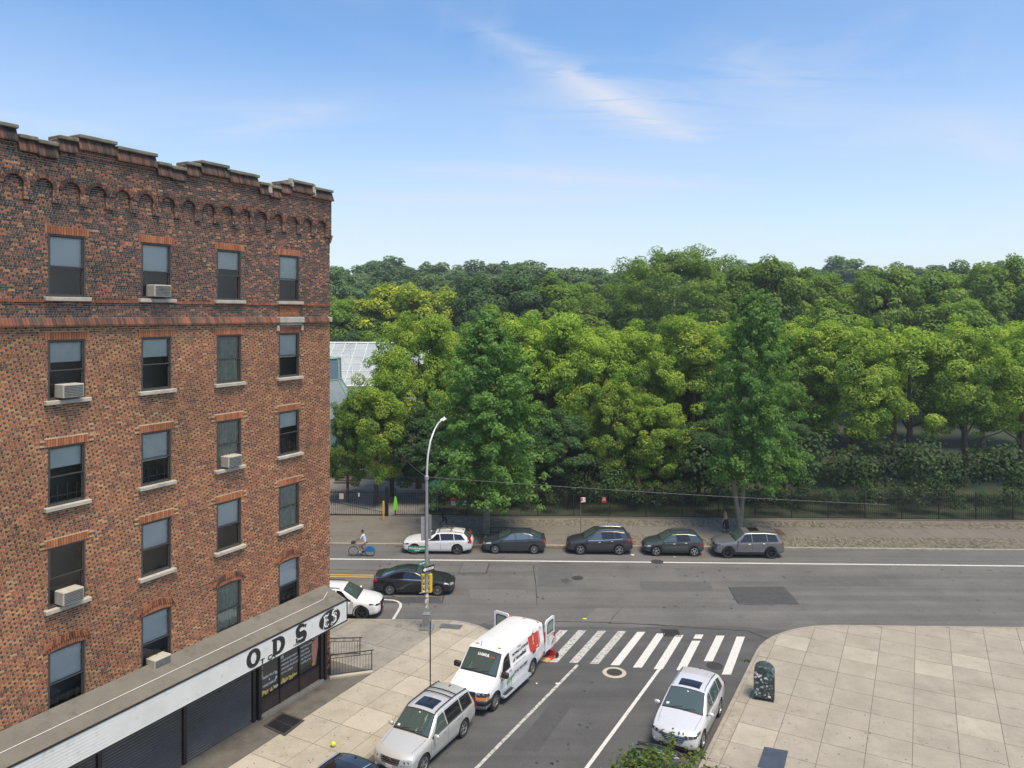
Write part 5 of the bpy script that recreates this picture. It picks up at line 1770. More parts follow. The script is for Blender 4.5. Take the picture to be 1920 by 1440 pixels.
L = 4.46
CARS['dark_hatchback'] = dict(L=L, W=1.745, H=1.48, wb=2.70, fo=.93, rw=.315, zf=.16, paint=paint('blue_slate', (.045, .058, .070), .35, .28),
    top=prof(L, 1.48, .86, 1.02, 1.05, 2.05, 3.35, 4.28, 1.02, .98, nose=.2), belt=belt(L, .78, .94, 1.04), tum=.34,
    ws=(L / 2 - 1.12, L / 2 - 2.0), rw_=(-L / 2 + .30, -L / 2 + 1.05),
    windows=[(-.12, .88, -.02, .28, M_carglass_sky), (-1.05, -.18, -.95, -.08, M_carglass_sky), (-1.52, -1.10, -1.22, -1.0, M_carglass_sky)], seams=[.85, -.15, -1.0], handles=[.06, -.78],
    headlamp=(.58, .94, .60, .76, .06, M_lamp), lampwrap=.5, taillamp=(.72, .98, .70, 1.0, .10), grille=(.36, .60, .66, 1, M_chrome), intake=(.55, .25, .42), fogs=(.78, .36), rim='ten', rim_m=M_rim, tw=.195)
L = 4.60
CARS['grey_suv'] = dict(L=L, W=1.845, H=1.66, wb=2.66, fo=.94, rw=.36, zf=.2, paint=paint('graphite', (.055, .057, .064), .45, .28),
    top=prof(L, 1.66, .96, 1.10, 1.12, 2.0, 4.10, 4.45, 1.15, 1.05), belt=belt(L, .86, 1.0, 1.14), tum=.28,
    ws=(L / 2 - 1.18, L / 2 - 1.97), rw_=(-L / 2 + .15, -L / 2 + .44),
    windows=[(-.12, .92, -.02, .26), (-1.02, -.18, -.94, -.08, M_carglass_d), (-1.62, -1.08, -1.30, -1.0, M_carglass_d)], seams=[.92, -.15, -1.05], handles=[.06, -.80],
    headlamp=(.5, .93, .74, .85, .05, M_lampd), lampwrap=.4, taillamp=(.66, .98, .94, 1.10, .34), grille=(.5, .70, .80, 2, M_chrome), intake=(.62, .30, .58), plate_z=.5,
    rails=(-1.75, .1, M_chrome), rim='twin', rim_m=M_rim, clad=True, belt_m=M_chrome, fin=True, tw=.225)
L = 4.17
CARS['green_crossover'] = dict(L=L, W=1.80, H=1.55, wb=2.60, fo=.84, rw=.335, zf=.2, paint=paint('grey_green', (.060, .078, .078), .4, .28),
    top=prof(L, 1.55, .92, 1.06, 1.10, 1.92, 3.70, 4.04, 1.08, 1.0), belt=belt(L, .82, .97, 1.08), tum=.30,
    ws=(L / 2 - 1.15, L / 2 - 1.89), rw_=(-L / 2 + .13, -L / 2 + .42),
    windows=[(-.14, .78, -.06, .18), (-1.12, -.20, -.96, -.12, M_carglass_d)], seams=[.78, -.17, -.98], handles=[.02, -.78],
    headlamp=(.55, .93, .58, .70, .03, M_lamp), lampwrap=.3, taillamp=(.70, .98, .74, .86, .3), grille=(.42, .48, .70, 4, M_trim), intake=(.5, .26, .38), plate_z=.48,
    rails=(-1.4, .0, M_trim), rim='five', rim_m=M_rim, clad=True, tw=.205)
L = 4.82
CARS['grey_offroader'] = dict(L=L, W=1.94, H=1.76, wb=2.915, fo=.90, rw=.375, zf=.25, paint=paint('mid_grey', (.185, .185, .19), .35, .3),
    top=prof(L, 1.76, 1.06, 1.17, 1.38, 2.05, 4.40, 4.70, 1.22, 1.1, nose=.14), belt=belt(L, .97, 1.10, 1.16), tum=.24,
    ws=(L / 2 - 1.43, L / 2 - 2.02), rw_=(-L / 2 + .13, -L / 2 + .40),
    windows=[(-.12, .86, -.05, .28, M_carglass_d), (-1.15, -.18, -1.06, -.11, M_carglass_d), (-2.0, -1.21, -1.78, -1.12, M_carglass_d)], seams=[.90, -.15, -1.15], handles=[.08, -.90],
    headlamp=(.52, .92, .80, .93, 0.0, M_lampd), lampwrap=.25, taillamp=(.62, .98, .96, 1.14, .2), grille=(.5, .78, .93, 1, M_trim), intake=(.62, .40, .56), fogs=(.78, .48), plate_z=.5,
    rails=(-1.9, .1, M_trim), sunroof=[(-.75, -.05, .6)], rim='twin', rim_m=M_rim_d, clad=True, bow_f=.16, tw=.26)
L = 4.88
CARS['dark_sedan'] = dict(L=L, W=1.84, H=1.44, wb=2.825, fo=.95, rw=.335, zf=.17, paint=paint('charcoal', (.035, .037, .042), .4, .25),
    top=prof(L, 1.44, .84, .98, 1.42, 2.28, 3.45, 4.32, 1.05, 1.02), belt=belt(L, .78, .93, 1.0), tum=.36,
    ws=(L / 2 - 1.47, L / 2 - 2.25), rw_=(-L / 2 + .58, -L / 2 + 1.38),
    windows=[(-.20, .82, -.10, .12, M_carglass_d), (-1.20, -.26, -1.0, -.16, M_carglass_d), (-1.55, -1.25, -1.25, -1.06, M_carglass_d)], seams=[.80, -.23, -1.18], handles=[-.02, -.92],
    headlamp=(.52, .94, .60, .73, .05, M_lamp), lampwrap=.42, taillamp=(.56, .98, .80, .96, .3), grille=(.42, .56, .68, 3, M_chrome), intake=(.6, .26, .42), rim='ten', rim_m=M_rim, belt_m=M_chrome, tw=.215)
L = 4.66
CARS['white_crossover'] = dict(L=L, W=1.865, H=1.64, wb=2.69, fo=.98, rw=.36, zf=.2, paint=paint('white_pearl', (.79, .79, .77), 0, .25),
    top=prof(L, 1.64, .98, 1.10, 1.20, 2.05, 4.0, 4.48, 1.12, 1.05), belt=belt(L, .88, 1.03, 1.12), tum=.30,
    ws=(L / 2 - 1.26, L / 2 - 2.02), rw_=(-L / 2 + .14, -L / 2 + .52),
    windows=[(-.14, .86, -.05, .20, M_carglass_d), (-1.10, -.20, -1.02, -.11, M_carglass_d), (-1.62, -1.16, -1.36, -1.08, M_carglass_d)], seams=[.9, -.17, -1.1], handles=[.04, -.85],
    headlamp=(.5, .93, .72, .82, .06, M_lampd), lampwrap=.42, taillamp=(.5, .98, .92, 1.02, .25), grille=(.40, .34, .84, 7, M_trim, 1.15), intake=(.7, .26, .33), plate_z=.44,
    rails=(-1.5, .1, M_trim), rim='five', rim_m=M_rim_d, clad=True, clad_h=.1, tw=.235)
L = 4.72
CARS['black_suv'] = dict(L=L, W=1.88, H=1.68, wb=2.75, fo=.92, rw=.36, zf=.2, paint=paint('black', (.014, .014, .016), .1, .2),
    top=prof(L, 1.68, .98, 1.10, 1.25, 2.05, 4.20, 4.58, 1.15, 1.08), belt=belt(L, .88, 1.04, 1.12), tum=.28,
    ws=(L / 2 - 1.31, L / 2 - 2.02), rw_=(-L / 2 + .14, -L / 2 + .48),
    windows=[(-.12, .90, -.04, .24, M_carglass_d), (-1.12, -.18, -1.04, -.1, M_carglass_d), (-1.85, -1.18, -1.55, -1.1, M_carglass_d)], seams=[.95, -.15, -1.12], handles=[.08, -.86],
    headlamp=(.5, .93, .72, .84, .04, M_lampd), taillamp=(.6, .98, .90, 1.06, .25), grille=(.45, .5, .8, 4, M_chrome), intake=(.6, .28, .4),
    rails=(-1.7, .15, M_chrome), sunroof=[(-1.25, .2, .72)], rim='ten', rim_m=M_rim_g, clad=True, tw=.235)
L = 4.60
CARS['dark_parked_sedan'] = dict(L=L, W=1.80, H=1.45, wb=2.70, fo=.90, rw=.325, zf=.17, paint=paint('dark_green', (.022, .030, .028), .3, .22),
    top=prof(L, 1.45, .84, .98, 1.35, 2.15, 3.35, 4.12, 1.06, 1.03), belt=belt(L, .78, .94, 1.0), tum=.34,
    ws=(L / 2 - 1.40, L / 2 - 2.12), rw_=(-L / 2 + .52, -L / 2 + 1.22),
    windows=[(-.16, .78, -.08, .12), (-1.12, -.22, -.96, -.14)], seams=[.78, -.19, -1.1], handles=[0, -.86],
    headlamp=(.52, .94, .60, .73, .05, M_lamp), taillamp=(.56, .98, .78, .96, .3), grille=(.42, .56, .68, 3, M_chrome), intake=(.6, .26, .42), rim='ten', rim_m=M_rim, belt_m=M_chrome)

LEFT = WA + math.pi
def by_wheels(key, ur, vr, uf, vf, heading_left):
    """place an avenue car from the pixels where its two street-side tyres touch the road"""
    sp = CARS[key]
    a, b = G(ur, vr), G(uf, vf)
    mid = (a + b) / 2
    # wheel midpoint is offset from the body centre along the car
    off = (sp['L'] / 2 - sp['fo'] - sp['wb'] / 2)
    sgn = -1 if heading_left else 1
    q, r = toW(mid)
    q -= sgn * off
    r += sp['W'] / 2 - sp.get('tw', .22) * .5
    return W(q, r, .004), (LEFT if heading_left else WA)
kerb_group = 'cars parked along the park kerb'
for key, ur, vr, uf, vf, left, label, grp in (
    ('white_wagon', 857, 1039, 778, 1039, True, 'white estate car with a black roof carrier parked below the park fence', kerb_group),
    ('dark_hatchback', 1002.5, 1038.5, 927.7, 1038, True, 'dark slate hatchback with a sloping tail, next behind the white estate car', kerb_group),
    ('grey_suv', 1162, 1040, 1087.5, 1040, True, 'graphite SUV with silver roof rails beside the parking sign', kerb_group),
    ('green_crossover', 1303.7, 1043.3, 1228.7, 1042, True, 'small grey green crossover parked by the round manhole', kerb_group),
    ('grey_offroader', 1445, 1047, 1365, 1046, True, 'mid grey boxy off-roader with black wheels below the twin trunk tree', kerb_group),
    ('dark_sedan', 731.7, 1115.8, 820, 1116.7, False, 'charcoal sedan driving along the avenue behind the lamp post', None)):
    loc, rz = by_wheels(key, ur, vr, uf, vf, left)
    car, S = make_car(key.replace('dark_', '').replace('white_', '').replace('grey_', '').replace('green_', ''), CARS[key], loc, rz, label, grp)
    if key == 'white_wagon':
        for sg in (-1, 1):       # ski and cycle carrier on the roof
            mb = MB(); mb.bbox(S.tops(-.55, sg * .45, .17), (1.15, .10, .05), .02); mb.build('carrier_rail', M_trim, car)
        for xs in (-.15, -.95):
            mb = MB(); mb.tube([S.tops(xs, f, .12) for f in (-.93, -.5, 0, .5, .93)], .03, 6); mb.build('crossbar', M_trim, car)
        mb = MB(); mb.tube([S.tops(-.1, -.45, .2), S.tops(.1, -.3, .26), S.tops(-.3, .0, .24), S.tops(-.7, .45, .22)], .028, 6); mb.build('carrier_arm', M_trim, car)
# white crossover near the shop corner: front wheel visible
sp = CARS['white_crossover']
q, r = toW(G(678, 1163))
car, S = make_car('crossover', sp, W(q - (sp['L'] / 2 - sp['fo']), r + sp['W'] / 2 - .02, .004), WA, 'white crossover with black wheels, half hidden behind the shop awning')
# side street cars
def place_side(key, s_axmid, p_outer, label, group=None, toward=True, name=None):
    sp = CARS[key]
    off = sp['L'] / 2 - sp['fo'] - sp['wb'] / 2
    s = s_axmid + (off if toward else -off)
    return make_car(name or key.split('_', 1)[1], sp, PB(p_outer, s, .008), DIR_CAM if toward else ANG_S, label, group)
SUVC = place_side('silver_suv', 24.07, -16.72, 'silver beige SUV with a sunroof and roof rails, close in front of the white van', 'cars parked in the side street')
RXC = place_side('silver_crossover', 30.40, -8.28, 'pale silver crossover parked at the right kerb below the crosswalk', 'cars parked in the side street')
place_side('black_suv', 18.45, -16.85, 'black SUV with a glass roof at the bottom edge, before the silver beige SUV', 'cars parked in the side street', toward=True)
place_side('dark_parked_sedan', 24.55, -8.3, 'dark car at the right kerb, partly hidden by the small street tree', 'cars parked in the side street')
# stickers behind the windscreens
for (car, S), xs in ((SUVC, ((-.80, .10), (.0, .86))), (RXC, ((-.82, .12), (.02, .85)))):
    xc, xt = S.sp['ws']
    for k, (f, t) in enumerate(xs):
        mb = MB(); w_, h_ = (.10, .10) if k == 0 else (.06, .05)
        mb.patch(lambda a, b: S.tops(xc + (xt - xc) * (t + b * h_), f + a * w_ * 1.4, .020), 2, 2)
        mb.build('inspection_sticker', M_platew, car)
# ================================================================== the rental cargo van
L = 5.69
xf = L / 2
van_white = paint('van_white', (.80, .80, .79), 0, .3)
SPV = dict(L=L, W=2.01, H=2.10, wb=3.43, fo=.93, rw=.375, zf=.30, paint=van_white, smooth=.12, tum=.11, bow_f=.26, bow_r=.03, lean_f=.06, lean_r=.0, re=.09,
    top=[(-xf, 2.02), (-xf + .25, 2.07), (0, 2.10), (xf - 2.0, 2.09), (xf - 1.78, 2.03), (xf - 1.02, 1.27), (xf - .95, 1.24), (xf - .4, 1.12), (xf - .12, 1.05), (xf, .98)],
    belt=[(-xf, 1.30), (xf - 1.9, 1.27), (xf - 1.0, 1.16), (xf - .4, .98), (xf, .86)],
    ws=(xf - 1.07, xf - 1.74), wsf=.92, windows=[(.62, 1.50, .66, 1.20, M_carglass_d)], wmargin=.20, seams=[.56, 1.62],
    mirror=xf - 1.30, mirror_s=1.55, mirror_m=M_trim, handles=[.70], handle_m=M_trim,
    rim='van', rim_m=M_rim, tw=.245, plate_f=False, fin=False, grille=None)
van, VS = make_car('cargo_van', SPV, PB(-16.72, 29.5 - .0 + (-(L / 2 - .93 - 3.43 / 2)) * -1, .008), DIR_CAM, 'white rental cargo van with printed sides and both rear doors open', None, 'van')
M_red = mat('print_brand_red', (.62, .045, .03), .5)
M_green = mat('print_brand_green', (.08, .33, .05), .5)
M_blk = mat('print_black', (.02, .02, .022), .5)
M_skin_p = mat('print_skin', (.66, .36, .19), .5)
M_hair_p = mat('print_hair', (.09, .05, .025), .5)
M_greyt = mat('bumper_grey', (.22, .22, .225), .5)
bl = lambda a, b, t: a + (b - a) * t
def vfpatch(nm, y0, y1, z0, z1, m, off=.014, n=8, wrap=0):
    mb = MB(); mb.patch(lambda a, b: VS.front(bl(y0, y1, a), bl(z0, z1, b), off), n, 4)
    return mb.build(nm, m, van, smooth=60)
# nose: grille, lamp stacks, bumper
gr = vfpatch('grille', -.50, .50, .68, .97, M_trim)
for k in range(4):
    mb = MB(); mb.tube([VS.front(bl(-.48, .48, t / 6), .715 + .07 * k, .016) for t in range(7)], .008, 5); mb.build('grille_bar', M_clad, gr)
mb = MB()
mb.tube([VS.front(y, z, .016) for y, z in ((-.50, .97), (.50, .97))], .014, 6)
for sg in (-1, 1): mb.tube([VS.front(sg * .5, .68, .016), VS.front(sg * .5, .97, .016)], .016, 6)
mb.build('grille_surround', M_chrome, van)
for sg in (-1, 1):
    a, b = (.53, .93) if sg > 0 else (-.93, -.53)
    h = vfpatch('headlamp', a, b, .80, .97, M_lampd)
    mb = MB()
    mb.patch(lambda u, v: VS.side(xf - bl(.02, .22, u if sg > 0 else 1 - u), bl(.80, .92, v), .012, sg), 5, 4); mb.build('headlamp_side', M_lampd, van, smooth=60)
    for y in (.62, .80):
        mb = MB(); c = VS.front(sg * y, .91, .018); mb.lathe([(0, .01), (.05, .008), (.06, 0)], 14, fn=lambda v, c=c: c + Vector((v.z, v.x, v.y * .5))); mb.build('lamp_lens', M_lamp, h)
    tl = vfpatch('turn_signal', a, b, .69, .795, M_amber)
    mb = MB(); mb.patch(lambda u, v: VS.side(xf - bl(.02, .20, u if sg > 0 else 1 - u), bl(.69, .795, v), .012, sg), 5, 3); mb.build('turn_signal_side', M_amber, van, smooth=60)
for nm, z0, z1, m, off in (('bumper', .47, .665, M_trim, .05), ('bumper_skirt', .31, .47, M_greyt, .035)):
    mb = MB()
    rows_ = [(z0, off - .03), (z0 + .02, off), (z1 - .02, off), (z1, off - .03)]
    def Pb(a, b):
        i = int(round(b * 3)); z, o = rows_[i]
        t = bl(-1.25, 1.25, a)
        if abs(t) <= 1: return VS.front(t * VS.hw * .93, z, o)
        return VS.side(xf - (abs(t) - 1) * 1.4 - .02, z, o * .8, 1 if t > 0 else -1)
    mb.patch(Pb, 40, 3); mb.build(nm, m, van, smooth=60)
mb = MB(); put_text(mb, 'DC-1384 A', .075, lambda x, y: VS.front(-(-.06 + x) * -1 - .0, .55 + y, .062), offset=.003); mb.build('unit_number', M_white, van)
# running boards
for sg in (-1, 1):
    x0, x1 = VS.xra + .46, VS.xfa - .44
    mb = MB()
    sec = [(.90, .30), (1.16, .30), (1.20, .34), (1.18, .375), (.90, .375)]
    n = len(sec); vs = []
    for x, k_ in ((x0, .8), (x0 + .08, 1), (x1 - .08, 1), (x1, .8)):
        vs += [Vector((x, sg * (.9 + (y - .9) * k_) * 1.0, z)) for y, z in sec]
    mb.add(vs, [(i * n + k, i * n + (k + 1) % n, (i + 1) * n + (k + 1) % n, (i + 1) * n + k) for i in range(3) for k in range(n)] + [list(range(n)), [3 * n + k for k in range(n)]])
    rbd = mb.build('running_board', mat('running_board_alu', (.42, .44, .45), .4, .5), van, fix=True)
    mb = MB(); mb.box(((x1 - .55), sg * 1.03, .379), (.75, .17, .006)); mb.build('step_pad', M_trim, rbd)
# roof lamps, mast
for x, y in ((xf - 2.0, .55), (xf - 2.0, -.55), (-xf + .3, 0), (-xf + .3, .75), (-xf + .3, -.75)):
    mb = MB(); c = VS.tops(x, y / .85, .0); mb.bbox(c + Vector((0, 0, .015)), (.075, .17, .05), .02); mb.build('clearance_lamp', M_amber, van)
mb = MB(); mb.tube([VS.tops(xf - 1.86, -.35, 0), VS.tops(xf - 1.86, -.35, 0) + Vector((-.06, 0, .20))], .012, 6); mb.build('antenna', M_trim, van)
# banner on the windscreen
xc, xt = SPV['ws']
mb = MB(); put_text(mb, 'U-HAUL', .15, lambda x, y: VS.tops(xt + .22 - y * .75 - .04, (x * 1.05) / .86, .021), align='CENTER', offset=.006, shear=.15); mb.build('windscreen_banner', M_white, van)
mb = MB(); put_text(mb, '.com', .10, lambda x, y: VS.tops(xt + .22 - y * .75 - .04, (.34 + x) / .86, .021), offset=.003); mb.build('windscreen_banner', M_red, van)
# printed sides (text runs rearwards on the left-hand side of the van as seen; mirrored on the other)
for sg in (1, -1):
    def SD(x, z, off=.010): return VS.side(x, z, off, sg)
    # reading direction: for the left side (+y) text runs towards -x; for the right side towards +x
    dirx = -1 if sg > 0 else 1
    def TX(x0, z0): return lambda x, y: SD(x0 + dirx * x, z0 + y)
    X = lambda a: a if sg > 0 else None
    st = .38 if sg > 0 else -1.30
    mb = MB()
    put_text(mb, 'MOVING & STORAGE', .155, TX(st, 1.62), offset=.006, shear=.12); mb.build('side_lettering', M_blk, van); mb = MB()
    put_text(mb, 'of Homefield', .235, TX(st, 1.36), offset=.008, shear=.12); mb.build('side_lettering', M_blk, van); mb = MB()
    put_text(mb, '(914) 965-0001', .20, TX(st, .84), offset=.004, shear=.2, spacing=1.05); mb.build('side_phone_number', M_blk, van)
    mb = MB(); put_text(mb, '1 Saw Mill River Road  Yonkers NY', .078, TX(st, 1.20), offset=.001); mb.build('side_small_print', M_grey_p, van)
    mb = MB(); put_text(mb, 'U-HAUL', .085, TX(st - .52 if sg > 0 else st + .52, 1.80), offset=.005); mb.build('side_badge', M_red, van)
    # badge frame
    # red roll-up door picture with a standing figure
    def quad(mb_, pts, mi, off): mb_.add([SD(x, z, off) for x, z in pts], [list(range(len(pts)))], mi)
    mb = MB()
    x0 = -1.12 if sg > 0 else .10; d = dirx
    quad(mb, [(x0, 1.88), (x0 + d * 1.02, 1.84), (x0 + d * 1.05, 1.12), (x0 + d * .12, 1.16)], 0, .010)
    for k in range(6):
        z = 1.22 + k * .1
        quad(mb, [(x0 + d * .11, z), (x0 + d * 1.03, z), (x0 + d * 1.03, z + .012), (x0 + d * .11, z + .012)], 3, .0115)
    quad(mb, [(x0 + d * 1.09, 1.80), (x0 + d * 1.14, 1.79), (x0 + d * 1.16, 1.2), (x0 + d * 1.10, 1.2)], 3, .010)
    # figure: hair, face, neck and top
    hx = x0 + d * .48
    quad(mb, disc2d(hx, 1.66, .13, .28, 16), 2, .0130)
    quad(mb, [(hx - .15, 1.55), (hx + .15, 1.55), (hx + .17, 1.02), (hx - .17, 1.05)], 2, .0132)
    quad(mb, disc2d(hx, 1.68, .085, .16, 14), 1, .0145)
    quad(mb, [(hx - .07, 1.52), (hx + .07, 1.52), (hx + .11, 1.0), (hx - .11, 1.0)], 1, .0147)
    mb.build('side_picture', [M_red, M_skin_p, M_hair_p, mat('print_dark_red', (.33, .02, .02), .5)], van, fix=True)
    mb = MB(); quad(mb, [(-2.36 + 0, 1.92), (-2.52, 1.98), (-2.55, 1.72)] if sg > 0 else [(-2.36, 1.92), (-2.52, 1.98), (-2.55, 1.72)], 0, .01); 
    for k, (w_, zz) in enumerate(((.42, 1.97), (.34, 1.93))): put_text(mb, ('1-800-GO-UHAUL', 'uhaul.com')[k], .06, TX(-1.6 if sg > 0 else -2.3, zz))
    mb.build('rear_quarter_print', M_grey_p, van, fix=True)
    # door logo and price
    mb = MB(); put_text(mb, 'U-HAUL', .165, TX(1.56 if sg > 0 else .75, .99), offset=.007, shear=.25); mb.build('door_logo', M_red, van)
    mb = MB(); put_text(mb, '$19', .30, TX(.98 if sg > 0 else .78, .66), offset=.014); put_text(mb, '95', .17, TX(.52 if sg > 0 else 1.24, .78), offset=.007); mb.build('price_print', M_green, van)
    mb = MB(); put_text(mb, 'IN-TOWN', .07, TX(.92 if sg > 0 else .8, .56)); mb.build('price_note', M_grey_p, van)
# rear opening: flat dark patch painting the bay's shade, and a pad, behind the open doors
mb = MB(); mb.patch(lambda a, b: VS.rear(bl(.86, -.86, a), bl(.62, 1.93, b), .008), 4, 4); bay = mb.build('cargo_shade_patch', mat('cargo_shade', (.03, .03, .032), .9), van)
mb = MB(); mb.bbox((-xf - .03, 0, .50), (.18, 1.8, .14), .03); mb.build('rear_bumper', M_trim, van)
mb = MB(); mb.bbox((-xf - .012, -.30, 1.15), (.05, .5, .9), .01); mb.build('furniture_pad', mat('pad_pink', (.42, .19, .14), .9, var=(6, .2)), van)
for sg in (-1, 1):
    mb = MB(); mb.bbox((-xf - .005, sg * .93, 1.25), (.03, .08, .5), .01); mb.build('taillamp', M_tail, van)
def rear_door(sg, ang, nm_label):
    """door hinged at the rear corner; built pointing towards -y*sg (closed), turned outwards by ang"""
    hinge = Vector((-xf - .02, sg * .93, 0))
    rot = Matrix.Rotation(-sg * ang, 3, 'Z')
    w = .90
    def DP(u, z, o): return rot @ Vector((-o, -sg * u, 0)) + hinge + Vector((0, 0, z))     # u from hinge, o outwards (behind)
    out = [(0, .55), (w, .55), (w, 1.98), (w - .10, 2.02), (.14, 2.00), (.03, 1.86)]
    n = len(out)
    mb = MB()
    f = [DP(u, z, .05) for u, z in out]; b = [DP(u, z, -.02) for u, z in out]
    mb.add(f + b, [list(range(n)), [i + n for i in range(n)][::-1]] + [(i, (i + 1) % n, (i + 1) % n + n, i + n) for i in range(n)])
    d = mb.build('rear_door', van_white, van, fix=True)
    win = [(.14, 1.32), (w - .10, 1.32), (w - .10, 1.82), (w - .18, 1.90), (.24, 1.88), (.15, 1.78)]
    for o_, nm in ((.056, 'window_seal'), (-.026, 'window_seal')):
        mb = MB(); mb.add([DP(u, z, o_) for u, z in win], [list(range(6))]); mb.build(nm, M_trim, d)
    cxw, czw = .48, 1.6
    for o_ in (.062, -.032):
        mb = MB(); mb.add([DP(cxw + (u - cxw) * .84, czw + (z - czw) * .82, o_) for u, z in win], [list(range(6))]); mb.build('pane', mat('door_glass', (.17, .23, .20), .08, spec=.6), d)
    mb = MB()
    dr = 1 if sg > 0 else -1
    u0 = w - .12 if sg < 0 else .12
    fn = (lambda x, y, z0: DP(.14 + x, z0 + y, .056)) if sg > 0 else (lambda x, y, z0: DP(w - .14 - x, z0 + y, .056))
    for k, t in enumerate(('Moving Made Easier', 'TRUCKS', 'TRAILERS', 'STORAGE')):
        put_text(mb, t, (.085, .08, .08, .08)[k], lambda x, y, k=k: fn(x * .8, y, 1.18 - .12 * k), offset=.002)
    mb.build('door_print', M_grey_p, d)
    mb = MB(); P2 = [(.55, .70), (.80, .74), (.78, .92), (.66, .86)]
    mb.add([DP(u, z, .057) for u, z in P2], [(0, 1, 2, 3)]); mb.build('door_green_print', M_green, d, fix=True)
    mb = MB(); mb.bbox(DP(w - .06, 1.12, .075), (.05, .05, .18), .01); mb.build('door_handle', M_trim, d)
    return d
rear_door(1, R(92), '')
rear_door(-1, R(176), '')
# red hand truck and plank behind the van
c = G(1034, 1232)
ht = empty('hand_truck', (c.x, c.y, .008), ANG_S - R(8), 'red two-wheeled hand truck standing behind the van', 'hand truck')
M_redm = mat('red_metal', (.55, .03, .02), .4)
for sg in (-1, 1):
    mb = MB(); mb.tube([(0, sg * .2, .12), (0, sg * .2, 1.1), (-.06, sg * .16, 1.24)], .018, 8); mb.build('rail', M_redm, ht)
    mb = MB(); mb.lathe([(.03, -.03), (.11, -.035), (.125, -.02), (.125, .02), (.11, .035), (.03, .03)], 20, fn=lambda v, sg=sg: Vector((.10 + v.x, sg * .26 + v.z, .125 + v.y))); mb.build('wheel', M_rubber, ht)
    mb = MB(); mb.tube([(0, sg * .2, .4), (.12, sg * .2, .2)], .014, 6); mb.build('brace', M_redm, ht)
for z in (.32, .62, .92):
    mb = MB(); mb.tube([(0, -.2, z), (0, .2, z)], .014, 6); mb.build('crossbar', M_redm, ht)
mb = MB(); mb.box((-.02, 0, .22), (.02, .4, .26)); mb.build('back_plate', M_redm, ht)
mb = MB(); mb.box((-.17, 0, .03), (.32, .42, .012)); mb.build('toe_plate', M_redm, ht)
mb = MB(); mb.tube([(-.06, -.16, 1.24), (-.10, 0, 1.27), (-.06, .16, 1.24)], .018, 8); mb.build('handle', M_redm, ht)
mb = MB(); mb.tube([(.10, -.26, .125), (.10, .26, .125)], .012, 6); mb.build('axle', M_trim, ht)
c = G(1019, 1238)
mb = MB(); mb.bbox((0, 0, .03), (.42, .62, .05), .01)
mb.bbox((0, .2, .07), (.38, .06, .03), .008); mb.bbox((0, -.2, .07), (.38, .06, .03), .008)
o = mb.build('furniture_dolly', mat('plywood', (.52, .33, .13), .7, var=(4, .15))); o.location = (c.x, c.y, .012); o.rotation_euler = (0, 0, ANG_S)
tag(o, 'small tan wooden furniture dolly lying on the road behind the van', 'dolly')
# ================================================================== lamp post and signs at the corner
M_galv = mat('galvanised', (.36, .365, .36), .45, .4, var=(3, .12))
M_galv_d = mat('cast_grey', (.22, .225, .215), .6, .2, var=(4, .18), bump=(20, .2))
M_sgreen = mat('street_sign_green', (.0, .17, .085), .4)
M_sigyel = mat('signal_yellow', (.72, .46, .01), .45)
lb = G(800, 1178, .13)
lamp = empty('lamp_post', lb, 0, 'tall grey lamp post with street signs and yellow signal heads at the shop corner', 'lamp post')
mb = MB()
sq = lambda h: [(-h, -h), (h, -h), (h, h), (-h, h)]
def frustum(mb, h0, z0, h1, z1):
    a = [Vector((x, y, z0)) for x, y in sq(h0)] + [Vector((x, y, z1)) for x, y in sq(h1)]
    mb.add(a, [(3, 2, 1, 0), (4, 5, 6, 7), (0, 1, 5, 4), (1, 2, 6, 5), (2, 3, 7, 6), (3, 0, 4, 7)])
frustum(mb, .36, 0, .35, .10); frustum(mb, .26, .10, .24, .22); frustum(mb, .24, .22, .20, .78); frustum(mb, .22, .78, .15, .90); frustum(mb, .15, .90, .12, 1.05)
mb.build('base', M_galv_d, lamp)
mb = MB(); mb.box((0, -.235, .5), (.26, .03, .42)); mb.build('base_door', M_galv_d, lamp)
mb = MB()
mb.tube([(0, 0, 1.0), (0, 0, 7.9)], [.105, .075], 12); mb.build('pole', M_galv, lamp, smooth=50)
mb = MB()
# arm curves up and away over the avenue
arm = [(0, 0, 7.7), (.02, .0, 8.4), (.06, .1, 9.1), (.16, .35, 9.75), (.32, .8, 10.25), (.48, 1.35, 10.55), (.6, 1.75, 10.62)]
mb.tube(arm, [.06, .055, .052, .048, .044, .04, .036], 10); mb.build('arm', mat('arm_white', (.62, .62, .60), .4, .2), lamp, smooth=60)
mb = MB(); mb.lathe([(.09, 7.75), (.11, 7.8), (.11, 7.95), (.08, 8.0)], 14); mb.build('collar', M_galv, lamp)
mb = MB(); mb.bbox((.68, 2.05, 10.64), (.26, .62, .11), .04, R(-8)); mb.bbox((.72, 2.2, 10.72), (.1, .12, .1), .03); mb.build('luminaire', mat('luminaire_white', (.7, .7, .68), .4), lamp)
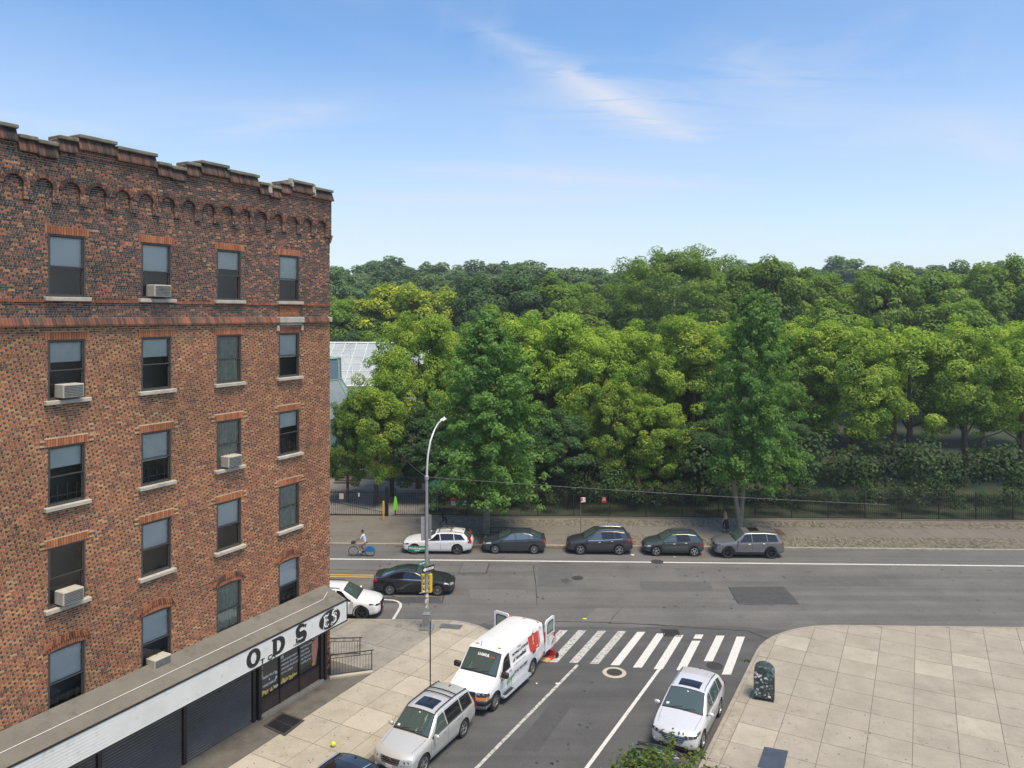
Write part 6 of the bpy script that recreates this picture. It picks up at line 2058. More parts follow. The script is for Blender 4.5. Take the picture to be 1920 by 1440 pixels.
# large sign seen from behind and edge
mb = MB(); mb.box((-.12, .02, 5.22), (.36, .02, 1.25), R(12)); mb.build('sign_back', M_galv, lamp)
mb = MB(); mb.box((.12, .06, 5.30), (.30, .02, 1.28), R(-38)); mb.build('sign_back', mat('sign_alu', (.42, .425, .42), .5, .3), lamp)
def sign_plate(nm, c, w, h, rz, m, texts, mt):
    mb = MB(); mb.bbox((0, 0, 0), (w, .02, h), .006)
    o = mb.build(nm, m, lamp); o.location = c; o.rotation_euler = (0, 0, rz)
    for face in (-1, 1):
        mb = MB()
        for t, size, x0, z0 in texts:
            put_text(mb, t, size, lambda x, y: Vector((face * -1 * (x0 + x), face * .0125, z0 + y)), align='CENTER', offset=.004)
        mb.build('lettering', mt, o)
    return o
sign_plate('street_name_sign', (-.50, -.06, 4.18), .92, .29, R(-1), M_sgreen, [('Washington', .17, 0, -.02), ('Avenue', .08, 0, -.11)], M_white)
sign_plate('street_name_sign', (-.12, -.1, 3.46), .80, .24, R(52), M_sgreen, [('Montgomery', .13, 0, -.02)], M_white)
ow = sign_plate('one_way_sign', (.1, -.14, 3.16), .80, .30, R(44), M_black, [], M_white)
mb = MB()
arrow = [(-.36, 0), (-.20, .12), (-.20, .06), (.34, .06), (.34, -.06), (-.20, -.06), (-.20, -.12)]
mb.add([(x, -.013, z) for x, z in arrow], [list(range(7))]); mb.build('arrow', M_white, ow)
mb = MB(); put_text(mb, 'ONE WAY', .085, lambda x, y: Vector((.06 + x, -.0135, -.03 + y)), align='CENTER', offset=.004); mb.build('lettering', M_black, ow)
# signal heads, cluttered with stickers
for k, (x, y, rz) in enumerate(((-.17, .02, R(20)), (.17, .06, R(-25)))):
    mb = MB(); mb.bbox((0, 0, 0), (.2, .2, .98), .03)
    o = mb.build('signal_head', M_sigyel, lamp); o.location = (x, y, 2.35); o.rotation_euler = (0, 0, rz)
    mb = MB(); rr = random.Random(k)
    for i in range(9):
        z = -.42 + .095 * i; w_ = rr.uniform(.05, .14)
        mb.add([(rr.uniform(-.05, .0) + a * w_, -.103 - .001 * i, z + b * .07) for a, b in ((-.4, 0), (.6, 0), (.6, 1), (-.4, 1))], [(0, 1, 2, 3)], i % 3)
    mb.build('sticker', [M_platew, M_black, mat('sticker_tan', (.45, .33, .2), .7)], o)['kind'] = 'stuff'
    mb = MB(); mb.tube([(0, 0, .49), (0, 0, .56)], .04, 8); mb.build('bracket', M_galv, o)
mb = MB(); mb.tube([(0, 0, 2.92), (-.2, .02, 2.92)], .025, 6); mb.tube([(0, 0, 2.92), (.2, .05, 2.92)], .025, 6); mb.tube([(0, -.1, 1.95), (-.36, -.14, 1.88)], .02, 6); mb.build('signal_bracket', M_galv, lamp)
mb = MB(); rr = random.Random(5)
smats = [M_platew, mat('sticker_tan', (.45, .33, .2), .7), mat('sticker_yellow', (.62, .5, .16), .7), mat('sticker_dark', (.1, .09, .09), .7), mat('sticker_peach', (.6, .42, .33), .7)]
for i in range(26):
    z = 1.05 + rr.random() * .95; t0 = rr.uniform(-2.6, -.5); hh = rr.uniform(.06, .16); dt = rr.uniform(.5, 1.1)
    q = .112 + .0004 * i
    mb.patch(lambda a, b: Vector((q * math.cos(t0 + dt * (a - .5)), q * math.sin(t0 + dt * (a - .5)), z + hh * b)), 4, 1, rr.choice((0, 0, 1, 2, 3, 4)))
mb.build('sticker', smats, lamp)['kind'] = 'stuff'
# overhead wire from the lamp post to the right, and its short leg to the park side
def cable(a, b, sag, label):
    mb = MB(); n = 24
    pts = [a.lerp(b, k / n) - Vector((0, 0, sag * 4 * (k / n) * (1 - k / n))) for k in range(n + 1)]
    mb.tube(pts, .014, 5)
    tag(mb.build('overhead_wire', mat('wire', (.09, .09, .09), .6)), label, 'wire')
wa = Vector((lb.x, lb.y, 8.05))
cable(wa, Vector((20.5, 41.5, 6.2)), .10, 'thin overhead wire running right from the lamp post')
cable(wa, G(742, 920, 1.6) + Vector((0, .6, 3.6)), .25, 'thin overhead wire from the lamp post to the gate booth')
# slim pole beside the silver SUV
pb = PB(-18.55, 27.05, .13)
sp_ = empty('sign_pole', pb, 0, 'slim dark signpost seen edge on between pavement and silver SUV', 'signpost')
mb = MB(); mb.box((0, 0, 1.65), (.05, .05, 3.3)); mb.build('post', mat('post_green', (.03, .035, .03), .5), sp_)
mb = MB(); mb.box((.0, .04, 3.0), (.02, .30, .45), -TH); mb.build('sign_plate', M_galv, sp_)
# parking sign across the avenue
c = G(1089, 1003, .13)
sg_ = empty('parking_sign', c, 0, 'white and red parking sign on a thin post behind the graphite SUV', 'sign')
mb = MB(); mb.box((0, 0, 1.4), (.05, .04, 2.8)); mb.build('post', mat('post_rust', (.14, .09, .06), .7, var=(6, .3)), sg_)
mb = MB(); mb.bbox((.17, -.03, 2.62), (.36, .015, .36), .006, R(14)); pl = mb.build('plate', M_platew, sg_)
mb = MB()
mb.add([Matrix.Rotation(R(14), 3, 'Z') @ Vector((x, -.012, z)) + Vector((.17, -.03, 2.62)) for x, z in ((-.17, -.1), (-.04, -.1), (-.04, .16), (-.17, .16))], [(0, 1, 2, 3)]); mb.build('red_symbol', M_red, pl)
mb = MB(); put_text(mb, '2 HR', .085, lambda x, y: Matrix.Rotation(R(14), 3, 'Z') @ Vector((-.01 + x, -.012, .0 + y)) + Vector((.17, -.03, 2.62))); mb.build('lettering', M_red, pl)

# ================================================================== park fence, gate and forecourt
M_fence = mat('fence_black', (.012, .013, .013), .5)
rf = R_FENCE
q0 = toW(G(740, 972))[0]
fence = empty('park_fence', W(q0, rf, .1), WA, 'long black iron picket fence along the park pavement', 'fence')
q1 = 46.0
bay = 2.9
nb = int((q1 - q0) / bay)
for k in range(nb + 1):
    mb = MB(); mb.box((k * bay, 0, 1.15), (.08, .08, 2.3)); mb.lathe([(0, .09), (.05, .03), (.03, 0)], 8, fn=lambda v, k=k: v + Vector((k * bay, 0, 2.3))); mb.build('post', M_fence, fence)
for k in range(nb):
    for z in (.16, 1.85):
        mb = MB(); mb.box((k * bay + bay / 2, 0, z), (bay - .08, .035, .045)); mb.build('rail', M_fence, fence)
    mb = MB()
    x = .15
    while x < bay - .1:
        mb.box((k * bay + x, 0, 1.1), (.022, .022, 2.0))
        cx_ = k * bay + x
        mb.add([(cx_ - .014, -.014, 2.1), (cx_ + .014, -.014, 2.1), (cx_ + .014, .014, 2.1), (cx_ - .014, .014, 2.1), (cx_, 0, 2.22)], [(0, 1, 4), (1, 2, 4), (2, 3, 4), (3, 0, 4)])
        x += .15
    o = mb.build('pickets', M_fence, fence); o['kind'] = 'stuff'
mb = MB(); mb.box(W((q0 + q1) / 2, rf, .12), (q1 - q0, .26, .2), WA)
tag(mb.build('fence_kerb', M_conc3), 'low stone kerb under the park fence', kind='structure')
# sliding gate, left
g0, g1 = toW(G(560, 970))[0], toW(G(722, 970))[0]
gate = empty('driveway_gate', W(g0, rf, .13), WA, 'black picket driveway gate with a diagonal brace, left of the yellow bollard', 'gate')
gl = g1 - g0
for nm, z in (('bottom_rail', .08), ('top_rail', 1.9)):
    mb = MB(); mb.box((gl / 2, 0, z), (gl, .05, .07)); mb.build(nm, M_fence, gate)
n = int(gl / .155)
for k in range(n + 1):
    mb = MB(); x = gl * k / n
    mb.box((x, 0, 1.08), (.026, .026, 2.1)); mb.build('picket', M_fence, gate)
mb = MB(); mb.tube([(.2, .05, 1.6), (gl - .2, .05, .3)], .02, 6); mb.build('brace', M_fence, gate)
mb = MB(); mb.box((gl + .15, 0, 1.15), (.26, .2, 2.5)); mb.build('gate_post', M_fence, gate)
def gsign(u, v, w, h, m, nm, label_txt=None):
    q = toW(G(u, 970))[0]
    z = (968 - v) / 23.2 + .12
    mb = MB(); mb.box((q - g0, -.05, z), (w, .015, h)); o = mb.build(nm, m, gate)
    return o, q - g0, z
gsign(640, 934, .36, .46, mat('sign_beige', (.55, .42, .32), .6), 'notice_plate')
gsign(655, 926, .46, .22, M_black, 'notice_plate')
gsign(673, 931, .1, .3, M_platew, 'notice_plate')
def fsign(u, v, w, h, m, lines, tm):
    q = toW(G(u, 972))[0]
    z = (968 - v) / 23.2 + .12
    o = MB().box((q - q0, -.06, z), (w, .015, h)).build('notice_plate', m, fence)
    mb = MB()
    for k, t in enumerate(lines): put_text(mb, t, h * .2, lambda x, y: Vector((q - q0 + x, -.069, z + h * (.18 - .3 * k) + y)), align='CENTER', offset=.003)
    mb.build('lettering', tm, o)
fsign(849, 938, .36, .30, M_red, ['STOP'], M_white)
fsign(850, 945, .34, .34, M_platew, ['NO', 'PARKING'], M_red)
fsign(871, 944, .36, .36, M_platew, ['NO', 'PARKING'], M_red)
fsign(1132, 936, .36, .46, mat('sign_red_dark', (.3, .05, .04), .6), ['NO', 'ENTRY'], M_white)
# bollard
c = G(719, 975, .13)
bo = empty('bollard', c, 0, 'tall yellow steel bollard at the gate post', 'bollard')
mb = MB(); mb.lathe([(.075, 0), (.075, 1.45), (.06, 1.5), (.02, 1.53), (0, 1.53)], 16); mb.build('post', mat('bollard_yellow', (.68, .36, .01), .5, var=(3, .1)), bo, smooth=40)
mb = MB(); mb.lathe([(.14, 0), (.14, .03), (.08, .05)], 16); mb.build('foot', M_conc3, bo)
# forecourt behind the gate: paving, steps with red posts, dark green clad shed
sheet('forecourt', [W(-26, rf + .15), W(-9.0, rf + .15), W(-8.6, 73), W(-26, 78)], .12, mat('forecourt_asphalt', (.20, .19, .17), .9, var=(.4, .2), var2=(6, .15)), 'grey paved forecourt behind the driveway gate')
sb = G(647, 907, .12)
stp = empty('entrance_steps', (sb.x, sb.y, .12), WA, 'short flight of dark stone steps behind the gate', 'steps')
for k in range(5):
    mb = MB(); mb.bbox((0, .35 * k + 1.0, .085 + .17 * k), (2.2, 2.0 , .17 - .004), .01); mb.build('step', mat('step_stone', (.16, .15, .13), .9, var=(2, .2)), stp)
mb = MB(); mb.box((.0, 3.0, 2.2), (2.4, .15, 3.2)); mb.build('door_wall', mat('door_dark', (.03, .025, .022), .7), stp)
mb = MB(); mb.box((-.55, 2.9, 2.0), (.08, .1, 2.3)); mb.build('door_frame', M_brown, stp)
c = sb + Vector((.55, -.1, .0))
rp = empty('red_post', c, 0, 'red and white guide post at the foot of the steps', 'post')
mb = MB(); mb.lathe([(.06, 0), (.05, 1.25), (.03, 1.3), (0, 1.3)], 12); mb.build('post', mat('post_red', (.5, .05, .03), .5), rp, smooth=40)
mb = MB()
for z in (.5, .85): mb.lathe([(.064, z), (.064, z + .12)], 12)
mb.build('band', M_platew, rp)
shed = empty('green_shed', W(toW(G(618, 900))[0] - 4.4, 64.0, .12), WA, 'dark green clad shed at the left of the forecourt', 'shed')
mb = MB(); mb.box((2, 4.5, 2.6), (4.0, 9.0, 5.2)); mb.build('wall', mat('shed_green', (.02, .045, .038), .6), shed)
for k in range(24):
    mb = MB(); mb.box((4.02, 4.5, .2 + k * .21), (.05, 9.0, .15)); mb.build('cladding_board', mat('shed_board', (.024, .06, .05), .5), shed)
mb = MB(); mb.bbox((2, 4.5, 5.27), (4.3, 9.3, .14), .03); mb.build('roof', mat('shed_roof', (.10, .11, .1), .7), shed)
mb = MB(); mb.bbox((3.6, -.1, 6.0), (.9, .3, 1.2), .05); mb.build('vent_box', M_platew, shed)
# green parasol and hi-vis vest by the fence
c = W(-8.2, rf + 1.6, .1)
pa = empty('parasol', c, 0, 'dark green parasol behind the fence near the gate', 'parasol')
mb = MB(); mb.tube([(0, 0, 0), (0, 0, 2.75)], .025, 8); mb.build('pole', M_galv, pa)
mb = MB()
n = 8
for k in range(n):
    a0, a1 = 2 * math.pi * k / n, 2 * math.pi * (k + 1) / n
    mb.add([(0, 0, 2.8), (1.0 * math.cos(a0), .9 * math.sin(a0), 2.2), (1.0 * math.cos(a1), .9 * math.sin(a1), 2.2), (1.0 * math.cos(a1), .9 * math.sin(a1), 2.06), (1.0 * math.cos(a0), .9 * math.sin(a0), 2.06)], [(0, 1, 2), (1, 4, 3, 2)])
mb.build('canopy', mat('parasol_green', (.01, .10, .055), .7), pa)
c = W(toW(G(742, 970))[0], rf - .06, .1)
mb = MB()
mb.add([(-.20, 0, .55), (.22, 0, .55), (.15, 0, 1.2), (.05, 0, 1.62), (-.05, 0, 1.62), (-.12, 0, 1.2), (-.20, -.10, .55), (.22, -.10, .55), (.15, -.11, 1.2), (.05, -.05, 1.62), (-.05, -.05, 1.62), (-.12, -.11, 1.2)],
       [(0, 1, 2, 3, 4, 5), (11, 10, 9, 8, 7, 6), (0, 6, 7, 1), (1, 7, 8, 2), (2, 8, 9, 3), (3, 9, 10, 4), (4, 10, 11, 5), (5, 11, 6, 0)])
o = mb.build('safety_vest', mat('hivis', (.25, .75, .03), .7), fix=True); o.location = c
tag(o, 'bright green safety vest hanging on the fence by the gate', 'vest')
# low guard round the tree pit
tg = empty('tree_guard', W(-3.6, 57.0, .13), WA, 'low iron guard rail round the street tree pit', 'tree guard')
for z in (.12, .45):
    mb = MB(); mb.box((1.7, 0, z), (3.4, .03, .03)); mb.build('rail', M_fence, tg)
for k in range(18):
    mb = MB(); mb.box((k * .2, 0, .25), (.022, .022, .5)); mb.build('picket', M_fence, tg)
# right corner: mail relay box
c = G(1433, 1307, .13)
bx = empty('relay_mailbox', c, -TH + R(8), 'dark relay mailbox covered in stickers and graffiti on the right corner', 'mailbox')
mb = MB()
prof_ = [(-.42, .12), (-.42, 1.05)] + [(.42 * -math.cos(R(a)), 1.05 + .34 * math.sin(R(a))) for a in range(15, 180, 15)] + [(.42, 1.05), (.42, .12)]
n = len(prof_)
vs = [Vector((y, -.38, z)) for y, z in prof_] + [Vector((y, .38, z)) for y, z in prof_]
mb.add(vs, [list(range(n)), [i + n for i in range(n)][::-1]] + [(i, (i + 1) % n, (i + 1) % n + n, i + n) for i in range(n)])
mb.build('box', mat('mailbox_green', (.035, .05, .045), .5, var=(5, .4), tint=((.16, .24, .22), 7, .56, .62)), bx, smooth=35, fix=True)
for x in (-.36, .36):
    for y in (-.32, .32):
        mb = MB(); mb.box((x, y, .06), (.06, .06, .14)); mb.build('leg', M_black, bx)
mb = MB(); rr = random.Random(9)
for i in range(46):
    x, z = rr.uniform(-.36, .3), rr.uniform(.2, 1.2); w_, h_ = rr.uniform(.03, .12), rr.uniform(.03, .1)
    t = rr.uniform(-.4, .4)
    mb.add([Vector((x + (a * math.cos(t) - b * math.sin(t)), -.384 - .0005 * i, z + (a * math.sin(t) + b * math.cos(t)))) for a, b in ((-w_ / 2, -h_ / 2), (w_ / 2, -h_ / 2), (w_ / 2, h_ / 2), (-w_ / 2, h_ / 2))], [(0, 1, 2, 3)], rr.choice((0, 0, 1, 2, 3, 4, 4)))
mb.build('sticker', [M_platew, mat('sticker_teal', (.08, .25, .26), .6), mat('sticker_dark', (.1, .09, .09), .7), mat('sticker_pinkish', (.5, .25, .27), .6), mat('sticker_grey', (.32, .36, .36), .6)], bx)['kind'] = 'stuff'
# small litter
c = G(625, 1400, .13)
mb = MB(); mb.lathe([(0, -.10), (.05, -.087), (.087, -.05), (.1, 0), (.087, .05), (.05, .087), (0, .10)], 14)
o = mb.build('ball', mat('ball_yellow', (.62, .66, .06), .6), smooth=80); o.location = c + Vector((0, 0, .1)); tag(o, 'small yellow ball lying on the pale pavement', 'ball')
for k, (u, v, sz, lab) in enumerate(((1045, 1283, .10, 'white scrap of paper on the line beside the van'), (1006, 1282, .05, 'tiny white paper scrap between van and lane line'), (1186, 1041, .12, 'white paper scrap by the far gutter behind the graphite SUV'), (1265, 1045, .10, 'white paper scrap beside the grey green crossover'))):
    c = G(u, v)
    mb = MB(); r2 = random.Random(k)
    P2 = [(sz * math.cos(t) * r2.uniform(.6, 1.2), sz * math.sin(t) * r2.uniform(.6, 1.2)) for t in [2 * math.pi * i / 7 for i in range(7)]]
    mb.add([(0, 0, .03)] + [(x, y, r2.uniform(.0, .03)) for x, y in P2], [(0, 1 + i, 1 + (i + 1) % 7) for i in range(7)])
    o = mb.build('paper_scrap', M_platew); o.location = c + Vector((0, 0, .012)); tag(o, lab, 'litter')
c = G(1096, 1161)
mb = MB(); mb.bbox((0, 0, .02), (.22, .10, .035), .01); o = mb.build('yellow_marker', mat('marker_yellow', (.75, .66, .03), .6)); o.location = c + Vector((0, 0, .006)); tag(o, 'small yellow marker lying on the avenue above the crosswalk', 'litter')
# weeds in the right gutter
for k, (u, v) in enumerate(((1400, 1240), (1401, 1268), (912, 1190))):
    c = G(u, v); rr = random.Random(k); mb = MB()
    for i in range(60):
        x, y = rr.gauss(0, .12), rr.gauss(0, .08); t = rr.uniform(0, 6.28); h = rr.uniform(.05, .16)
        dx, dy = math.cos(t) * .012, math.sin(t) * .012
        mb.add([(x - dx, y - dy, 0), (x + dx, y + dy, 0), (x + rr.gauss(0, .05), y + rr.gauss(0, .05), h)], [(0, 1, 2)])
    o = mb.build('weed_tuft', M_grass); o.location = c + Vector((0, 0, .01 if k != 2 else .01)); tag(o, ('tuft of weeds in the right gutter beside the crosswalk', 'lower tuft of weeds at the right kerb near the mailbox', 'tuft of weeds by the shop corner kerb')[k], 'weeds')

# ================================================================== people
def skin_person(name, joints, bones, label, mats, hair=None, extra=None, loc=(0, 0, 0), rz=0.0):
    """joints: name -> (x, y, z, radius); bones: (a, b, material index); one continuous skinned body"""
    names = list(joints)
    me = bpy.data.meshes.new('sk')
    me.from_pydata([joints[n][:3] for n in names], [(names.index(a), names.index(b)) for a, b, _ in bones], [])
    o = bpy.data.objects.new('sk', me); COL.objects.link(o)
    md = o.modifiers.new('s', 'SKIN'); md.use_smooth_shade = True
    for i, n in enumerate(names):
        r_ = joints[n][3]
        sv = me.skin_vertices[0].data[i]
        sv.radius = (r_, r_) if not isinstance(r_, tuple) else r_
        sv.use_root = (n == 'pelvis')
    md2 = o.modifiers.new('d', 'SUBSURF'); md2.levels = 2
    dg = bpy.context.evaluated_depsgraph_get()
    res = bpy.data.meshes.new_from_object(o.evaluated_get(dg))
    bpy.data.objects.remove(o)
    res.materials.clear()
    for m in mats: res.materials.append(m)
    segs = [(Vector(joints[a][:3]), Vector(joints[b][:3]), mi) for a, b, mi in bones]
    def nearest(c):
        best, bi = 1e9, 0
        for a, b, mi in segs:
            d = b - a; t = max(0, min(1, (c - a).dot(d) / max(1e-9, d.dot(d))))
            e = (c - a - d * t).length
            if e < best: best, bi = e, mi
        return bi
    for p in res.polygons:
        p.material_index = nearest(p.center); p.use_smooth = True
    root = empty(name, loc, rz, label, 'person')
    res.name = 'body'
    lk(bpy.data.objects.new('body', res), root)
    # features: nose, ears, eyes, fingers
    hd = Vector(joints['head'][:3])
    f = Vector((1, 0, 0))
    mb = MB()
    mb.add([hd + Vector(v) for v in ((.095, -.012, -.02), (.095, .012, -.02), (.118, 0, -.025), (.09, 0, .02))], [(0, 1, 2), (1, 3, 2), (3, 0, 2)])
    for s in (-1, 1): mb.bbox(hd + Vector((0, s * .078, -.01)), (.04, .016, .055), .006)
    mb.build('face', mats[0], root)
    mb = MB()
    for s in (-1, 1): mb.bbox(hd + Vector((.088, s * .032, .02)), (.01, .02, .01), .003)
    mb.build('eyes', mat('eye_dark', (.03, .02, .02), .4), root)
    for s, hn, wn in ((1, 'hand_l', 'wrist_l'), (-1, 'hand_r', 'wrist_r')):
        h, w_ = Vector(joints[hn][:3]), Vector(joints[wn][:3])
        d = (h - w_).normalized(); sd = d.cross(Vector((0, 1, 0)))
        sd = sd.normalized() if sd.length > .1 else Vector((0, 0, 1))
        cr = sd.cross(d)
        mb = MB()
        for i, ln in enumerate((.065, .078, .082, .074)):
            b0 = h + sd * (-.027 + .018 * i) + d * .01
            mb.tube([b0, b0 + d * ln * .5 + cr * .006, b0 + d * ln * .9 + cr * .022], [.0085, .008, .006], 5)
        b0 = h + sd * -.03 - d * .03
        mb.tube([b0, b0 - sd * .025 + d * .03, b0 - sd * .028 + d * .06], [.010, .009, .006], 5)
        mb.build('fingers', mats[0], root)
    if hair: hair(root, hd)
    if extra: extra(root, joints)
    return root
M_skin1 = mat('skin_tan', (.36, .19, .12), .6)
M_skin2 = mat('skin_brown', (.30, .15, .09), .6)
M_hair = mat('hair_black', (.014, .011, .01), .7)
def cap_hair(m, long=0.0):
    def f(root, hd):
        mb = MB()
        def P(a, b):
            t = bl(-math.pi, math.pi, a); ph = bl(math.pi / 2, R(-8) if True else 0, b)
            lim = math.cos(t) > .45
            ph = max(ph, R(38)) if lim else max(ph, R(-30))
            rx, ry, rzz = .108, .094, .128
            return hd + Vector((rx * math.cos(ph) * math.cos(t) - .008, ry * math.cos(ph) * math.sin(t), rzz * math.sin(ph) + .01))
        mb.patch(P, 20, 8)
        if long:
            mb.tube([hd + Vector((-.07, 0, .03)), hd + Vector((-.11, 0, -.08)), hd + Vector((-.115, 0, -long))], [.07, .075, .035], 8)
        mb.build('hair', m, root, smooth=80)
    return f
def skel(lean=0, hip=.92, arms=None, legs=None, k=1.0):
    """standing frame facing +x; arms/legs give elbow, wrist, hand / knee, ankle, toe offsets"""
    J = {'pelvis': (0, 0, hip, .125), 'waist': (lean * .3, 0, hip + .17, (.115, .14)), 'chest': (lean * .7, 0, hip + .38, (.12, .165)), 'neckb': (lean * .95, 0, hip + .52, .075), 'neck': (lean * 1.05, 0, hip + .585, .052), 'head': (lean * 1.15 + .015, 0, hip + .70, (.088, .078)), 'crown': (lean * 1.15 + .01, 0, hip + .775, (.062, .058))}
    for s, n in ((1, 'l'), (-1, 'r')):
        sh = (lean * .85, s * .185, hip + .475)
        J['sh_' + n] = (*sh, .062)
        e, w_, h = arms[n]
        J['elb_' + n] = (sh[0] + e[0], sh[1] + s * e[1], sh[2] + e[2], .044)
        J['wrist_' + n] = (sh[0] + w_[0], sh[1] + s * w_[1], sh[2] + w_[2], .031)
        J['hand_' + n] = (sh[0] + h[0], sh[1] + s * h[1], sh[2] + h[2], (.034, .022))
        hp = (0, s * .09, hip - .06)
        J['hip_' + n] = (*hp, .098)
        kn, an, to = legs[n]
        J['knee_' + n] = (kn[0], s * (.095 + kn[1]), kn[2], .062)
        J['ank_' + n] = (an[0], s * (.095 + an[1]), an[2], .042)
        J['toe_' + n] = (to[0], s * (.10 + an[1]), to[2], (.034, .045))
    return J
def bones_for(shirt, arm_u, arm_l, leg_u, leg_l, shoe):
    B = [('pelvis', 'waist', shirt), ('waist', 'chest', shirt), ('chest', 'neckb', shirt), ('neckb', 'neck', 0), ('neck', 'head', 0), ('head', 'crown', 0)]
    for n in 'lr':
        B += [('chest', 'sh_' + n, shirt), ('sh_' + n, 'elb_' + n, arm_u), ('elb_' + n, 'wrist_' + n, arm_l), ('wrist_' + n, 'hand_' + n, 0), ('pelvis', 'hip_' + n, leg_u), ('hip_' + n, 'knee_' + n, leg_u), ('knee_' + n, 'ank_' + n, leg_l), ('ank_' + n, 'toe_' + n, shoe)]
    return B
M_jack = mat('jacket_navy', (.03, .036, .048), .8, var=(9, .2)); M_trou = mat('trousers_black', (.018, .018, .02), .8); M_shoe = mat('shoe_dark', (.02, .02, .02), .6)
walk = dict(l=((.22, 0, .47), (.26, 0, .10), (.40, 0, .05)), r=((.02, 0, .47), (-.28, 0, .16), (-.16, 0, .06)))
J = skel(.05, .92, dict(l=((.05, .03, -.27), (.20, .0, -.10), (.22, -.03, -.02)), r=((-.08, .05, -.27), (.05, .04, -.50), (.07, .03, -.57))), walk)
skin_person('person', J, bones_for(1, 1, 1, 2, 2, 3), 'person in a dark jacket and trousers walking past behind the white estate car', [M_skin1, M_jack, M_trou, M_shoe], cap_hair(M_hair), None, G(831, 986, .14), WA)
M_dress = mat('dress_black', (.014, .014, .015), .8); M_top = mat('top_tan', (.42, .22, .15), .7)
J = skel(.03, .95, dict(l=((.06, .05, -.27), (.20, .04, -.46), (.24, .03, -.53)), r=((-.03, .06, -.28), (.12, .03, -.50), (.16, .02, -.57))), dict(l=((.14, 0, .48), (.16, 0, .10), (.29, 0, .05)), r=((.0, 0, .48), (-.16, 0, .12), (-.04, 0, .05))))
def skirt(root, j):
    mb = MB()
    def P(a, b):
        t = 2 * math.pi * a
        z = bl(1.02, .30, b); rx = bl(.15, .26, b ** .8) + .015 * math.sin(6 * t) * b; ry = bl(.17, .21, b) + .012 * math.sin(6 * t) * b
        return Vector((rx * math.cos(t), ry * math.sin(t), z))
    mb.patch(P, 30, 8); mb.build('skirt', M_dress, root, smooth=80)
skin_person('person', J, bones_for(1, 0, 0, 0, 0, 2), 'person in a long black skirt and tan top walking by the twin trunk tree', [M_skin1, M_top, M_shoe], cap_hair(M_hair, .28), skirt, G(1361, 998, .14), WA + math.pi)
# cyclist
M_shirt = mat('shirt_pale_blue', (.50, .58, .70), .8); M_short = mat('shorts_tan', (.40, .28, .19), .8)
cA, cR = G(661, 1043), G(695, 1043)
cw = (cA + cR) / 2
bk = empty('bicycle', (cw.x, cw.y, .004), LEFT, 'grey share bicycle with a blue rear wheel cover ridden along the avenue', 'bicycle')
M_frame_b = mat('bike_silver', (.40, .43, .46), .4, .4); M_blue = mat('bike_blue', (.02, .16, .42), .4)
hb = .56
wr = .33
for x in (hb, -hb):
    mb = MB()
    ring = [Vector((x + wr * math.cos(t), 0, wr + .004 + wr * math.sin(t))) for t in [2 * math.pi * k / 28 for k in range(29)]]
    mb.tube(ring, .024, 6, caps=False); w_ = mb.build('wheel', M_rubber, bk)
    mb = MB()
    for k in range(14):
        t = 2 * math.pi * k / 14; mb.tube([(x, 0, wr), (x + .31 * math.cos(t), 0, wr + .31 * math.sin(t))], .003, 3)
    mb.tube([(x, -.05, wr), (x, .05, wr)], .035, 10); mb.build('spokes', M_galv, w_)
mb = MB()
mb.tube([(hb - .16, 0, .95), (.0, 0, .42), (-.12, 0, .32)], .04, 8); mb.tube([(-.12, 0, .32), (-.22, 0, .62)], .03, 8); mb.tube([(-.12, 0, .32), (-hb, .05, wr)], .018, 6); mb.tube([(-.2, 0, .55), (-hb, -.05, wr)], .018, 6)
mb.tube([(hb - .18, 0, 1.0), (hb - .1, 0, .72)], .028, 8)
for s in (-1, 1): mb.tube([(hb - .1, s * .06, .72), (hb, s * .06, wr)], .018, 6)
mb.build('frame', M_frame_b, bk, smooth=60)
mb = MB(); mb.tube([(-.22, 0, .6), (-.26, 0, .90)], .018, 6); mb.build('seat_post', M_trim, bk)
mb = MB(); mb.bbox((-.27, 0, .93), (.27, .17, .07), .03); mb.build('saddle', M_trim, bk)
mb = MB(); mb.tube([(hb - .26, .28, 1.08), (hb - .17, .12, 1.06), (hb - .17, -.12, 1.06), (hb - .26, -.28, 1.08)], .014, 6); mb.tube([(hb - .17, 0, 1.06), (hb - .18, 0, .98)], .02, 6); mb.build('handlebar', M_trim, bk)
mb = MB(); mb.bbox((hb + .02, 0, .95), (.26, .32, .16), .04); mb.build('basket', M_trim, bk)
mb = MB()
def Pf(a, b):
    t = R(bl(20, 165, a)); r_ = bl(.37, .12, b)
    return None
for s in (-1, 1):
    pts = [(-hb + .375 * math.cos(R(t)), s * .07, wr + .375 * math.sin(R(t))) for t in range(0, 181, 15)] + [(-hb, s * .07, wr - .02)]
    mb.add(pts, [list(range(len(pts)))])
top_ = [[(-hb + .375 * math.cos(R(t)), s * .07, wr + .375 * math.sin(R(t))) for s in (-1, 1)] for t in range(0, 181, 15)]
for i in range(len(top_) - 1): mb.add([top_[i][0], top_[i][1], top_[i + 1][1], top_[i + 1][0]], [(0, 1, 2, 3)])
mb.build('wheel_cover', M_blue, bk)
mb = MB(); mb.lathe([(.02, -.02), (.09, -.02), (.09, .02), (.02, .02)], 16, fn=lambda v: Vector((-.12 + v.x, v.z + .06, .32 + v.y)))
for s in (-1, 1): mb.tube([(-.12, s * .08, .32), (-.12 + s * .12, s * .10, .32 - s * .12)], .012, 6); mb.bbox((-.12 + s * .12, s * .15, .32 - s * .12), (.10, .10, .025), .008)
mb.build('crank', M_trim, bk)
J = skel(.16, .98, dict(l=((.14, .06, -.20), (.36, .06, -.32), (.42, .06, -.345)), r=((.14, .06, -.20), (.36, .06, -.32), (.42, .06, -.345))), dict(l=((.36, .03, .82), (.26, .02, .36), (.38, 0, .26)), r=((.30, .03, .62), (.02, .02, .30), (.13, 0, .20))))
